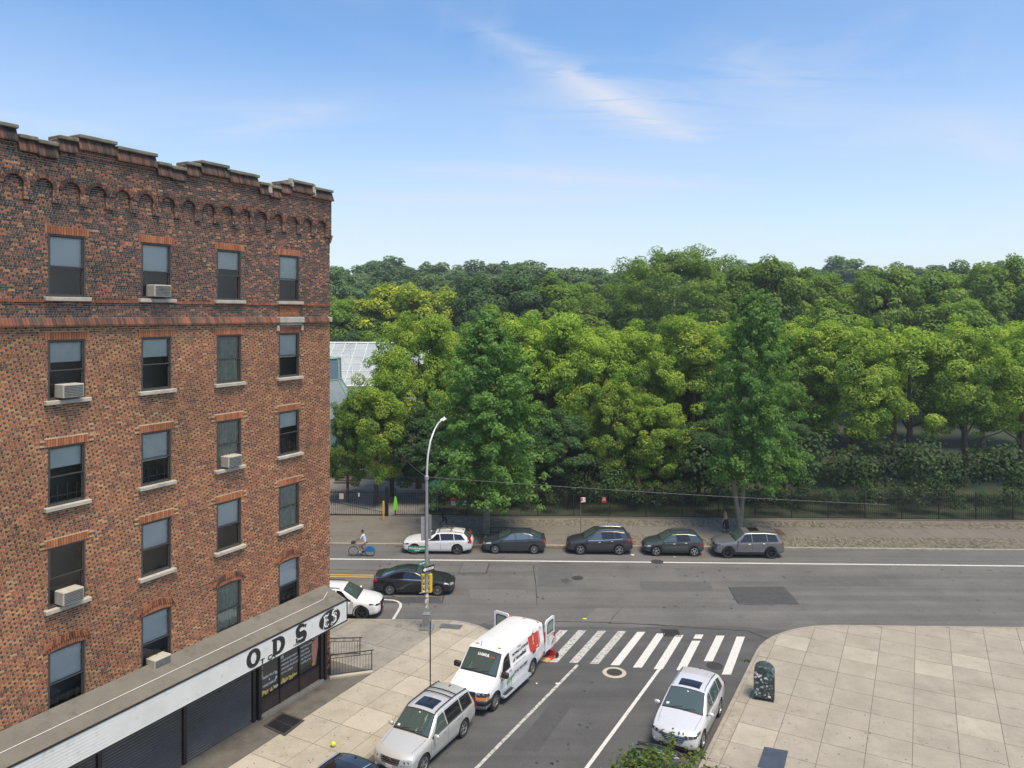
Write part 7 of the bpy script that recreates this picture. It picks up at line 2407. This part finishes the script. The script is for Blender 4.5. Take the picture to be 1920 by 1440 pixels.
J = {k: ((v[0] - .24,) + tuple(v[1:])) for k, v in J.items()}
skin_person('person', J, bones_for(1, 1, 0, 2, 0, 3), 'person in a pale blue shirt riding the share bicycle', [M_skin2, M_shirt, M_short, M_platew], cap_hair(M_hair), None, (cw.x, cw.y, .02), LEFT)
# ================================================================== trees
ML_lin = attr_mat('leaf_lime', [(0, (.09, .19, .03)), (.4, (.235, .37, .05)), (.7, (.40, .52, .07)), (1, (.56, .63, .10))], .55, trans=.5, rnd_obj=.12)
ML_gin = attr_mat('leaf_ginkgo', [(0, (.085, .19, .045)), (.5, (.16, .30, .065)), (1, (.25, .40, .095))], .5, trans=.48, rnd_obj=.06)
ML_mid = attr_mat('leaf_mid', [(0, (.09, .18, .03)), (.5, (.18, .29, .045)), (1, (.30, .40, .06))], .6, trans=.46, rnd_obj=.15)
ML_yel = attr_mat('leaf_yellow_top', [(0, (.10, .20, .025)), (.5, (.32, .40, .035)), (1, (.58, .58, .05))], .6, trans=.35)
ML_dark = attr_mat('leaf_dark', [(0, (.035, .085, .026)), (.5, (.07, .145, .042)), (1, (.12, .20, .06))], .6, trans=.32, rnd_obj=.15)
ML_far = attr_mat('leaf_far_hazy', [(0, (.08, .155, .055)), (.5, (.13, .22, .075)), (1, (.20, .29, .095))], .7, trans=.34, rnd_obj=.18)  # bluish greens put distance haze into the leaf colour
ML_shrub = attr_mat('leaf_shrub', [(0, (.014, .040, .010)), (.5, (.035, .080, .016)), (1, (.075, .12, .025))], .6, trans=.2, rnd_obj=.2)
M_bark = mat('bark', (.11, .085, .06), .95, var=(3, .3), bump=(12, .6))
M_bark_g = mat('bark_grey', (.21, .185, .14), .95, var=(3, .25), bump=(12, .5))

def leaf_mesh(name, C, N, size, tint, m, asp=.62, rng=None):
    """rhombic leaves: centres C, normals N (numpy n x 3)"""
    n = len(C)
    N = N / np.maximum(1e-6, np.linalg.norm(N, axis=1))[:, None]
    t = rng.normal(size=(n, 3)); t -= N * (t * N).sum(1)[:, None]
    t /= np.maximum(1e-6, np.linalg.norm(t, axis=1))[:, None]
    b = np.cross(N, t)
    s = size[:, None] if hasattr(size, '__len__') else size
    fold = N * s * .14
    V = np.stack([C - t * s * .5, C + b * s * asp * .5 + fold, C + t * s * .5, C - b * s * asp * .5 + fold], 1).reshape(-1, 3)
    me = bpy.data.meshes.new(name)
    me.vertices.add(4 * n); me.vertices.foreach_set('co', V.astype(np.float32).ravel())
    me.loops.add(4 * n); me.loops.foreach_set('vertex_index', np.arange(4 * n, dtype=np.int32))
    me.polygons.add(n); me.polygons.foreach_set('loop_start', np.arange(0, 4 * n, 4, dtype=np.int32))
    me.update(calc_edges=True)
    at = me.attributes.new('tint', 'FLOAT', 'FACE')
    at.data.foreach_set('value', np.clip(tint, 0, 1).astype(np.float32))
    me.materials.append(m)
    return me

def clump_crown(name, seed, R_, Hc, zc, nclump, per, lsize, m, cr=(.8, 1.5), flat=1.0, core=.45, low=-.75):
    """crown of leafy clumps spread through an uneven ellipsoid"""
    rng = np.random.default_rng(seed)
    Cs, Ns, Ts, Ss = [], [], [], []
    ph = rng.uniform(0, 6.28, 3)
    for k in range(nclump):
        d = rng.normal(size=3); d /= np.linalg.norm(d)
        if d[2] < low: d[2] = -d[2]
        az = math.atan2(d[1], d[0])
        lob = 1 + .13 * math.sin(3 * az + ph[0]) + .10 * math.sin(5 * az + ph[1]) + .08 * math.sin(4 * d[2] + ph[2])
        rad = rng.uniform(core, 1.0) ** .6 * lob
        r = rng.uniform(*cr)
        c = np.array([d[0] * (R_ - r * .7) * rad, d[1] * (R_ - r * .7) * rad, zc + d[2] * (Hc - r * .6) * rad])
        n = int(per * (r / 1.1) ** 2)
        u = rng.normal(size=(n, 3)); u /= np.linalg.norm(u, axis=1)[:, None]
        rr = r * rng.uniform(.72, 1.10, n)
        pos = c + u * rr[:, None] * np.array([1, 1, .72 * flat])
        out = (pos - np.array([0, 0, zc])); out /= np.maximum(.01, np.linalg.norm(out, axis=1))[:, None]
        nor = u * .75 + out * .5 + np.array([0, 0, .75]) + rng.normal(size=(n, 3)) * .42
        Cs.append(pos); Ns.append(nor)
        Ts.append(np.clip(rng.normal(.47 + rng.normal(0, .17), .2, n), 0, 1)); Ss.append(lsize * rng.uniform(.65, 1.35, n))
    return leaf_mesh(name, np.concatenate(Cs), np.concatenate(Ns), np.concatenate(Ss), np.concatenate(Ts), m, rng=rng)

def trunk_mesh(name, seed, h, r, spread, zc, m, nl=7, fork=None):
    rr = random.Random(seed)
    mb = MB()
    top = h * .8
    pts = [(rr.uniform(-.1, .1) * (k > 0), rr.uniform(-.1, .1) * (k > 0), top * k / 5) for k in range(6)]
    if not fork:
        mb.tube(pts, [r * 1.25, r, r * .85, r * .65, r * .42, r * .15], 8)
    else:
        for sg, an in fork:
            q = [(0, 0, 0), (sg * .12, 0, h * .08), (sg * (.25 + an * .4), 0, h * .2), (sg * (.35 + an * .9), 0, h * .4), (sg * (.5 + an * 1.4), 0, h * .7)]
            mb.tube(q, [r, r * .85, r * .7, r * .5, r * .15], 8)
    for k in range(nl):
        z0 = top * rr.uniform(.28, .75); a = rr.uniform(0, 6.28); l = spread * rr.uniform(.55, .9)
        p0 = Vector((0, 0, z0)); up = rr.uniform(.35, .8)
        p = [p0, p0 + Vector((math.cos(a) * l * .35, math.sin(a) * l * .35, l * .25 * up)), p0 + Vector((math.cos(a) * l * .7, math.sin(a) * l * .7, l * .55 * up)), p0 + Vector((math.cos(a) * l, math.sin(a) * l, l * .9 * up))]
        mb.tube(p, [r * .42, r * .3, r * .2, r * .06], 6)
    return mb.mesh(name, m, 60)

def ginkgo_crown(name, seed, H, z0, Rm, nbr, per, lsize, m):
    """upright crown of long rising boughs set with tufts of leaves"""
    rng = np.random.default_rng(seed)
    Cs, Ns, Ts, Ss = [], [], [], []
    for k in range(nbr):
        f = (k + .5) / nbr
        z = z0 + (H - z0) * (f ** .95) * .93
        az = k * 2.4 + rng.normal(0, .3)
        prof_r = Rm * (math.sin(math.pi * min(1, (f * .80 + .20)) ** .85) ** .8) * (1 - .25 * f)
        ln = max(.6, prof_r * rng.uniform(.62, 1.12))
        rise = ln * (-.06 + .5 * f + .9 * f * f) + rng.normal(0, .25)
        n = int(per * (.35 + ln / Rm))
        t = rng.uniform(.12, 1.0, n) ** .75
        droop = -.22 * ln * t ** 2 * (1 - f)
        ax = np.stack([np.cos(az) * ln * t, np.sin(az) * ln * t, z + rise * t + droop], 1)
        sp_ = (.32 + .42 * (1 - t))[:, None] * (0.8 + .55 * (1 - f))
        u = rng.normal(size=(n, 3)); u /= np.linalg.norm(u, axis=1)[:, None]
        # tufts along the bough
        tuft = np.round(t * 7) / 7
        jit = rng.normal(size=(8, 3)) * .28
        pos = ax + u * sp_ * rng.uniform(.3, 1, (n, 1)) * np.array([1, 1, .8]) + jit[np.clip((tuft * 7).astype(int), 0, 7)]
        nor = u * .7 + np.array([math.cos(az) * .4, math.sin(az) * .4, .75]) + rng.normal(size=(n, 3)) * .45
        Cs.append(pos); Ns.append(nor); Ts.append(np.clip(rng.normal(.45 + rng.normal(0, .12), .2, n), 0, 1)); Ss.append(lsize * rng.uniform(.6, 1.35, n))
    return leaf_mesh(name, np.concatenate(Cs), np.concatenate(Ns), np.concatenate(Ss), np.concatenate(Ts), m, asp=.8, rng=rng)

def tree(name, loc, crown_me, trunk_me, scale, rz, label, group=None, mat_over=None):
    t = empty(name, loc, rz, label, 'tree', group)
    t.scale = scale
    lk(bpy.data.objects.new('trunk', trunk_me), t)
    c = bpy.data.objects.new('crown', crown_me)
    lk(c, t)
    if mat_over:
        c.material_slots[0].link = 'OBJECT'; c.material_slots[0].material = mat_over
    return t
# prototypes: nominal height 16, radius 5
P_lin = [clump_crown('crown', 20 + k, 5.0, 6.6, 9.6, 150, 400, .235, ML_lin, cr=(.5, 1.2)) for k in range(3)]
T_lin = [trunk_mesh('trunk', 30 + k, 16, .30, 4.2, 9, M_bark) for k in range(2)]
P_low = [clump_crown('crown', 25 + k, 5.0, 7.7, 8.5, 150, 380, .26, ML_lin, cr=(.55, 1.3)) for k in range(2)]
P_mid = [clump_crown('crown', 40 + k, 5.0, 5.6, 10.2, 120, 270, .34, ML_mid, cr=(.6, 1.3), flat=1.0) for k in range(3)]
P_far = [clump_crown('crown', 50 + k, 5.0, 6.0, 9.6, 70, 170, .52, ML_far, cr=(.7, 1.6)) for k in range(3)]
P_shr = [clump_crown('crown', 60 + k, 1.25, 1.2, 1.25, 22, 150, .16, ML_shrub, cr=(.35, .6), low=-.6) for k in range(2)]
P_big = clump_crown('crown', 71, 11.6, 9.8, 16.8, 560, 125, .33, ML_mid, cr=(.7, 1.3), flat=.95, core=.72)
P_gin = ginkgo_crown('crown', 80, 16.4, 3.2, 5.0, 170, 330, .21, ML_gin)
P_gin2 = ginkgo_crown('crown', 81, 18.0, 4.4, 5.2, 160, 340, .21, ML_gin)

# the two street ginkgos
b = G(912, 999, .14)
tree('ginkgo_tree', b, P_gin, trunk_mesh('trunk', 1, 16, .24, 3.6, 9, M_bark_g, 12), (1, 1, 1), .4, 'tall pointed dark green street tree behind the dark hatchback')
b = G(1387, 999, .14)
tree('ginkgo_tree', b, P_gin2, trunk_mesh('trunk', 2, 17, .24, 3.8, 9, M_bark_g, 10, fork=((-1, .5), (1, .15))), (.92, .92, 1.0), 0, 'street tree with a forked pale trunk beside the grey off-roader')
for c_ in bpy.data.objects['ginkgo_tree.001'].children:
    if c_.name.startswith('crown'): c_.location = (1.3, 0, 0); c_.scale = (.84, .84, 1)

def by_top(u, v, D): return Vector(((u - CX) / FOC * D, D, 0)), CAM_H + (HOR - v) / FOC * D
rt = random.Random(4)
row2 = [(735, 640, 69, 3.2, 'yellow green tree beside the glasshouse, leftmost of the row behind the fence'),
        (785, 590, 72, 4.4, 'tall lime green tree behind the lamp post, left of the pointed street tree'),
        (850, 612, 77, 4.5, 'lime green tree directly behind the left flank of the pointed street tree'),
        (945, 577, 76, 4.7, 'lime green tree whose bright top rises just right of the pointed street tree'),
        (1025, 588, 74, 4.9, 'broad lime green tree above the dark hatchback and the gap beside it'),
        (1108, 600, 73, 4.5, 'lime green tree above the parking sign'),
        (1195, 604, 74, 4.4, 'lime green tree between the parking sign and the grey green crossover'),
        (1300, 593, 75, 5.0, 'bright lime green tree left of the forked street tree'),
        (1395, 586, 78, 5.0, 'lime green tree behind the crown of the forked street tree')]
for k, (u, v, D, rad, lab) in enumerate(row2):
    p, h = by_top(u, v, D)
    p.z = .08
    tree('lime_tree', p, P_lin[k % 3], T_lin[k % 2], (rad / 5.0, rad / 5.0, h / 16.3), rt.uniform(0, 6), lab, 'trees behind the park fence')
for k, (u, lab) in enumerate(((900, 'between the pointed street tree and the central lime tree'), (988, 'just left of the dark hatchback gap'), (1068, 'between parking sign and dark hatchback'), (1152, 'right of the parking sign'), (1248, 'above the grey green crossover'), (1350, 'just left of the forked street tree'))):
    p, h = by_top(u, 606 + 8 * rt.random(), 82); p.z = th(82)
    tree('lime_tree', p, P_low[k % 2], T_lin[k % 2], (.98, .98, (h - p.z) / 16.3), rt.uniform(0, 6), 'second row lime green tree ' + lab, 'trees behind the park fence')
for k, u in enumerate((1500, 1600, 1705, 1810, 1915)):
    p, h = by_top(u, 585 + 20 * rt.random(), 73 + 4 * rt.random()); p.z = .08
    tree('lime_tree', p, P_lin[k % 3], T_lin[k % 2], (1, 1, h / 16.3), rt.uniform(0, 6), 'lime green tree behind the fence, %s to the right of the forked street tree' % ('first', 'second', 'third', 'fourth', 'fifth')[k], 'trees at the right end of the park fence')
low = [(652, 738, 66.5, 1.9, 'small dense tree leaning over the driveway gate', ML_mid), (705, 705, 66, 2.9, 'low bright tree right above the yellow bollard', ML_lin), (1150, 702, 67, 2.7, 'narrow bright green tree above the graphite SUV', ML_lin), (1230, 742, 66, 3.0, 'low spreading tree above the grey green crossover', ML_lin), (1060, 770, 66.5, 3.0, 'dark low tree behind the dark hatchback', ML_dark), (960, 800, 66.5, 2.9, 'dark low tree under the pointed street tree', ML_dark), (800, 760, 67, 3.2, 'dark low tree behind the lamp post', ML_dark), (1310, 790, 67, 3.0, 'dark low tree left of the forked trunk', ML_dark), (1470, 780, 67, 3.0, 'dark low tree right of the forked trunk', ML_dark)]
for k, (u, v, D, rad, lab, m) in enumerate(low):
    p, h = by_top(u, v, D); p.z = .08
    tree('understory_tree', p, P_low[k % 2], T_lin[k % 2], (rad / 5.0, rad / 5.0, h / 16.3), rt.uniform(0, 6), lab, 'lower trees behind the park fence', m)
row3 = [(632, 548, 122, 5.6, ML_mid, 'mid green park tree just right of the brick wall'), (690, 560, 124, 6.2, ML_mid, 'mid green park tree above the glasshouse'), (752, 524, 124, 7.4, ML_yel, 'park tree with a golden yellow top left of centre'), (822, 536, 124, 5.8, ML_yel, 'smaller golden topped park tree beside the larger one'), (900, 506, 124, 6.2, ML_dark, 'dark green park tree left of centre behind the pointed street tree'), (970, 508, 126, 6.4, ML_dark, 'dark green park tree at the centre of the park'), (1050, 512, 128, 6.5, ML_mid, 'mid green park tree right of centre'), (1105, 545, 112, 5.4, ML_mid, 'mid green park tree left of the great spreading tree'), (1436, 474, 112, 6.4, ML_mid, 'dark topped park tree at the right edge of the photo')]
for k, (u, v, D, rad, m, lab) in enumerate(row3):
    p, h = by_top(u, v, D); p.z = th(D)
    tree('park_tree', p, P_mid[k % 3], T_lin[k % 2], (rad / 5.0, rad / 5.0, (h - p.z) / 16.0), rt.uniform(0, 6), lab, 'trees inside the park', m)
for k, (u, v) in enumerate(((1530, 500), (1640, 485), (1750, 500), (1870, 478), (1560, 545), (1680, 550), (1790, 545))):
    p, h = by_top(u, v, 108 + 10 * rt.random()); p.z = th(112)
    tree('park_tree', p, P_mid[k % 3], T_lin[k % 2], (1.25, 1.25, (h - p.z) / 16.0), rt.uniform(0, 6), 'park tree on the far right, %s from the spreading tree' % ('first tall one', 'second tall one', 'third tall one', 'fourth tall one', 'first lower one', 'second lower one', 'third lower one')[k], 'park trees on the far right')
p, h = by_top(1268, 470, 112); p.z = th(112)
tree('spreading_tree', p, P_big, trunk_mesh('trunk', 5, 24, .6, 8, 16, M_bark, 9), (1, 1, (h - p.z) / 26.9), .3, 'great spreading dome shaped tree rising above all others')
# fill between the rows
for k in range(19):
    u = 640 + 70 * k + rt.uniform(-14, 14); D = rt.uniform(86, 98)
    p, h = by_top(u, 622 + rt.uniform(-8, 22), D); p.z = th(D)
    if u < 860: D = 117; p, h = by_top(u, 612, D); p.z = th(D)
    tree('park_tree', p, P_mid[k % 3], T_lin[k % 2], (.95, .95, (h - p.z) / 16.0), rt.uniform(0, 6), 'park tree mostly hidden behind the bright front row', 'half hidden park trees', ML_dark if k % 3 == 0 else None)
# skyline
for k in range(64):
    u = 610 + 1330 * (k % 32) / 31 + rt.uniform(-16, 16)
    D = rt.uniform(170, 215) if k < 32 else rt.uniform(240, 300)
    v = (514 if k < 32 else 500) + rt.choice((-13, -6, -3, 0, 2, 5, 9)) + rt.uniform(-3, 3) + (-9 if abs(u - 975) < 40 else 0) + (-5 if abs(u - 745) < 40 else 0)
    p, h = by_top(u, v, D); p.z = th(D) - .3
    s = D / 170 * rt.uniform(.9, 1.75)
    tree('skyline_tree', p, P_far[k % 3], T_lin[k % 2], (s, s, (h - p.z) / 15.8), rt.uniform(0, 6), 'far tree in the hazy green belt along the skyline', 'far trees along the skyline')
# shrubs behind the fence
for k in range(30):
    q = -7.4 + 1.75 * k; r = 63.2 + rt.uniform(-.2, 1.4)
    s = rt.uniform(.75, 1.35)
    t = empty('shrub', W(q, r, .06), rt.uniform(0, 6), 'dark leafy shrub growing just behind the park fence', 'shrub', 'shrubs behind the park fence')
    t.scale = (s, s, s * rt.uniform(.8, 1.3))
    lk(bpy.data.objects.new('foliage', P_shr[k % 2]), t)
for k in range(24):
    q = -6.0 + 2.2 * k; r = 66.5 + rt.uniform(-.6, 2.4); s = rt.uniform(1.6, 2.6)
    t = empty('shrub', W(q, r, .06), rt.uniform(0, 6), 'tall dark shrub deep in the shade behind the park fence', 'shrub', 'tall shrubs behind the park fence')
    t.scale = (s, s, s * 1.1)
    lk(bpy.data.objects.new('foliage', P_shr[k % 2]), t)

# small street tree below the camera
def young_tree():
    rng = np.random.default_rng(5)
    base = PB(-6.6, 21.7, .13)
    t = empty('young_street_tree', base, 0, 'young leafy street tree at the bottom edge in front of the dark parked car', 'tree')
    t.scale = (1.22, 1.22, .95)
    mb = MB(); mb.tube([(0, 0, 0), (.03, 0, 1.2), (-.02, .05, 2.4), (0, .1, 3.6)], [.07, .055, .04, .01], 8)
    Cs, Ns = [], []
    rr = random.Random(2)
    for k in range(46):
        z0 = rr.uniform(1.5, 3.2); a = rr.uniform(0, 6.28); ln = rr.uniform(.8, 1.9) * (1 - .12 * (z0 - 1.5))
        p0 = Vector((0, .03, z0)); rise = rr.uniform(.25, .8)
        pts = [p0 + Vector((math.cos(a) * ln * t_, math.sin(a) * ln * t_, ln * rise * t_ - .28 * ln * t_ * t_)) for t_ in (0, .35, .7, 1)]
        mb.tube(pts, [.018, .012, .008, .003], 5)
        for i in range(150):
            t_ = rr.uniform(.15, 1.0) ** .8
            j = min(2, int(t_ / .35)); f = (t_ - (0, .35, .7)[j]) / (.35, .35, .3)[j]
            c = pts[j].lerp(pts[j + 1], min(1, f)) + Vector((rr.gauss(0, .10), rr.gauss(0, .10), rr.gauss(-.03, .08)))
            Cs.append(c); Ns.append((rr.gauss(0, .5), rr.gauss(0, .5), .8))
    mb.build('trunk', M_bark, t, smooth=60)
    n = len(Cs)
    me = leaf_mesh('crown', np.array(Cs), np.array(Ns), .125 * rng.uniform(.7, 1.3, n), np.clip(rng.normal(.5, .25, n), 0, 1), attr_mat('leaf_young', [(0, (.035, .075, .010)), (.5, (.085, .14, .018)), (1, (.20, .24, .03))], .5, trans=.3), asp=.45, rng=rng)
    lk(bpy.data.objects.new('crown', me), t)
young_tree()

# ================================================================== glasshouse in the park
M_gframe = mat('glasshouse_white', (.62, .64, .62), .5)
M_gpane = mat('glasshouse_pane', (.36, .395, .395), .12, spec=.6, var=(.4, .15))
M_gdark = mat('pavilion_pane', (.20, .24, .24), .1, spec=.7, var=(.8, .2))
M_copper = mat('copper_green', (.17, .30, .22), .6, var=(2, .2))
M_gblue = mat('glasshouse_pane_clear', (.16, .24, .30), .06, spec=.8)
gh_q0, gh_r = -34.0, 97.0
gh = empty('glasshouse', W(gh_q0, gh_r, th(gh_r)), WA, 'long white framed glasshouse with a sloping roof behind the trees', 'glasshouse')
gz = th(gh_r)
ZE, ZR, DR, LEN = 7.3 - gz, 12.55 - gz, 7.5, 26.35
mb = MB(); mb.box((LEN / 2, .1, 1.2), (LEN, .3, 2.4)); mb.build('base_wall', M_stone, gh)
cw_, rows_g = 1.55, 6
def RP(x, t, o=0.0): return Vector((x, DR * t - o * .58, ZE + (ZR - ZE) * t + o * .82))
pane_me = None
mb_rest = MB()
nc = int(LEN / cw_)
for i in range(nc):
    for j in range(rows_g):
        q = [RP(i * cw_ + .05, (j + .04) / rows_g), RP((i + 1) * cw_ - .05, (j + .04) / rows_g), RP((i + 1) * cw_ - .05, (j + .96) / rows_g), RP(i * cw_ + .05, (j + .96) / rows_g)]
        if 5 <= i <= 13:
            m2 = MB(); m2.add(q + [v - Vector((0, -.02, .03)) for v in q], [(0, 1, 2, 3), (7, 6, 5, 4), (0, 4, 5, 1), (1, 5, 6, 2), (2, 6, 7, 3), (3, 7, 4, 0)]); m2.build('pane', M_gpane, gh)
        else: mb_rest.add(q, [(0, 1, 2, 3)])
    for z0, z1 in ((2.4, (2.4 + ZE) / 2), ((2.4 + ZE) / 2, ZE)):
        mb_rest.add([(i * cw_ + .05, 0, z0 + .05), ((i + 1) * cw_ - .05, 0, z0 + .05), ((i + 1) * cw_ - .05, 0, z1 - .05), (i * cw_ + .05, 0, z1 - .05)], [(0, 1, 2, 3)])
o = mb_rest.build('pane_field', M_gpane, gh); o['kind'] = 'stuff'
for i in range(nc + 1):
    mb = MB(); x = i * cw_
    mb.tube([(x, -.03, 0), (x, -.03, ZE), RP(x, 1, .03)], .06, 4)
    mb.build('rib', M_gframe, gh)
for t in [k / rows_g for k in range(rows_g + 1)]:
    mb = MB(); mb.tube([RP(0, t, .03), RP(LEN, t, .03)], .05 if 0 < t < 1 else .13, 4); mb.build('purlin', M_gframe, gh)
for x0 in range(4, 24, 4):
    mb = MB(); mb.tube([RP(x0 * cw_ / 1.0, 0, .12), RP(x0 * cw_ + 2.2, 1, .12), RP(x0 * cw_ + 4.4, 0, .12)], .06, 4); mb.build('truss', M_gframe, gh)
mb = MB(); mb.add([RP(0, 0) - Vector((0, 0, .08)), RP(LEN, 0) - Vector((0, 0, .08)), RP(LEN, 1) - Vector((0, 0, .08)), RP(0, 1) - Vector((0, 0, .08)), (0, 2 * DR, ZE), (LEN, 2 * DR, ZE)], [(0, 1, 2, 3), (3, 2, 5, 4)]); mb.build('inner_shade', mat('blind_white', (.5, .52, .5), .8), gh)
# pavilion in front with a copper green frame
c = by_top(606, 0, 86)[0]; c.z = th(86)
pv = empty('garden_pavilion', c, R(22.5), 'glazed pavilion with a green copper frame and square lantern, in front of the long glasshouse', 'pavilion')
zt2, zb2, ze2 = 10.6, 9.1, 5.2
def ring_pts(r, z, n=8): return [Vector((r * math.cos(2 * math.pi * k / n), r * math.sin(2 * math.pi * k / n), z)) for k in range(n)]
A1, A2, A3, A4 = ring_pts(4.6, ze2), ring_pts(2.0, zb2), ring_pts(1.9, zt2 + .9), ring_pts(4.6, 0)
for k in range(8):
    k2 = (k + 1) % 8
    for nm, a, b_, m in (('roof_pane', A1, A2, M_gdark), ('lantern_pane', A2, A3, M_gblue), ('wall_pane', A4, A1, M_gblue)):
        mb = MB(); mb.add([a[k], a[k2], b_[k2], b_[k]], [(0, 1, 2, 3)]); mb.build(nm, m, pv)
    mb = MB(); mb.tube([A4[k], A1[k], A2[k], A3[k]], .09, 6); mb.build('rib', M_copper, pv)
    mb = MB()
    for ring in (A1, A2, A3): mb.tube([ring[k], ring[k2]], .09, 6)
    mb.build('ring_beam', M_copper, pv)
mb = MB(); tip = Vector((0, 0, zt2 + 1.3))
for k in range(8): mb.add([A3[k], A3[(k + 1) % 8], tip], [(0, 1, 2)])
mb.build('lantern_roof', M_copper, pv)

# ================================================================== thin summer haze over the park
mh = bpy.data.materials.new('haze_air'); mh.use_nodes = True
ht_ = mh.node_tree
for n_ in list(ht_.nodes): ht_.nodes.remove(n_)
ho = ht_.nodes.new('ShaderNodeOutputMaterial'); hv = ht_.nodes.new('ShaderNodeVolumePrincipled')
hv.inputs['Color'].default_value = (.86, .92, 1.0, 1); hv.inputs['Density'].default_value = .0004; hv.inputs['Anisotropy'].default_value = .2
ht_.links.new(hv.outputs[0], ho.inputs['Volume'])
mb = MB(); mb.box((0, 0, 22.0), (6400, 6400, 47.0))
tag(mb.build('haze', mh), 'thin pale summer haze hanging over street and park', kind='stuff')
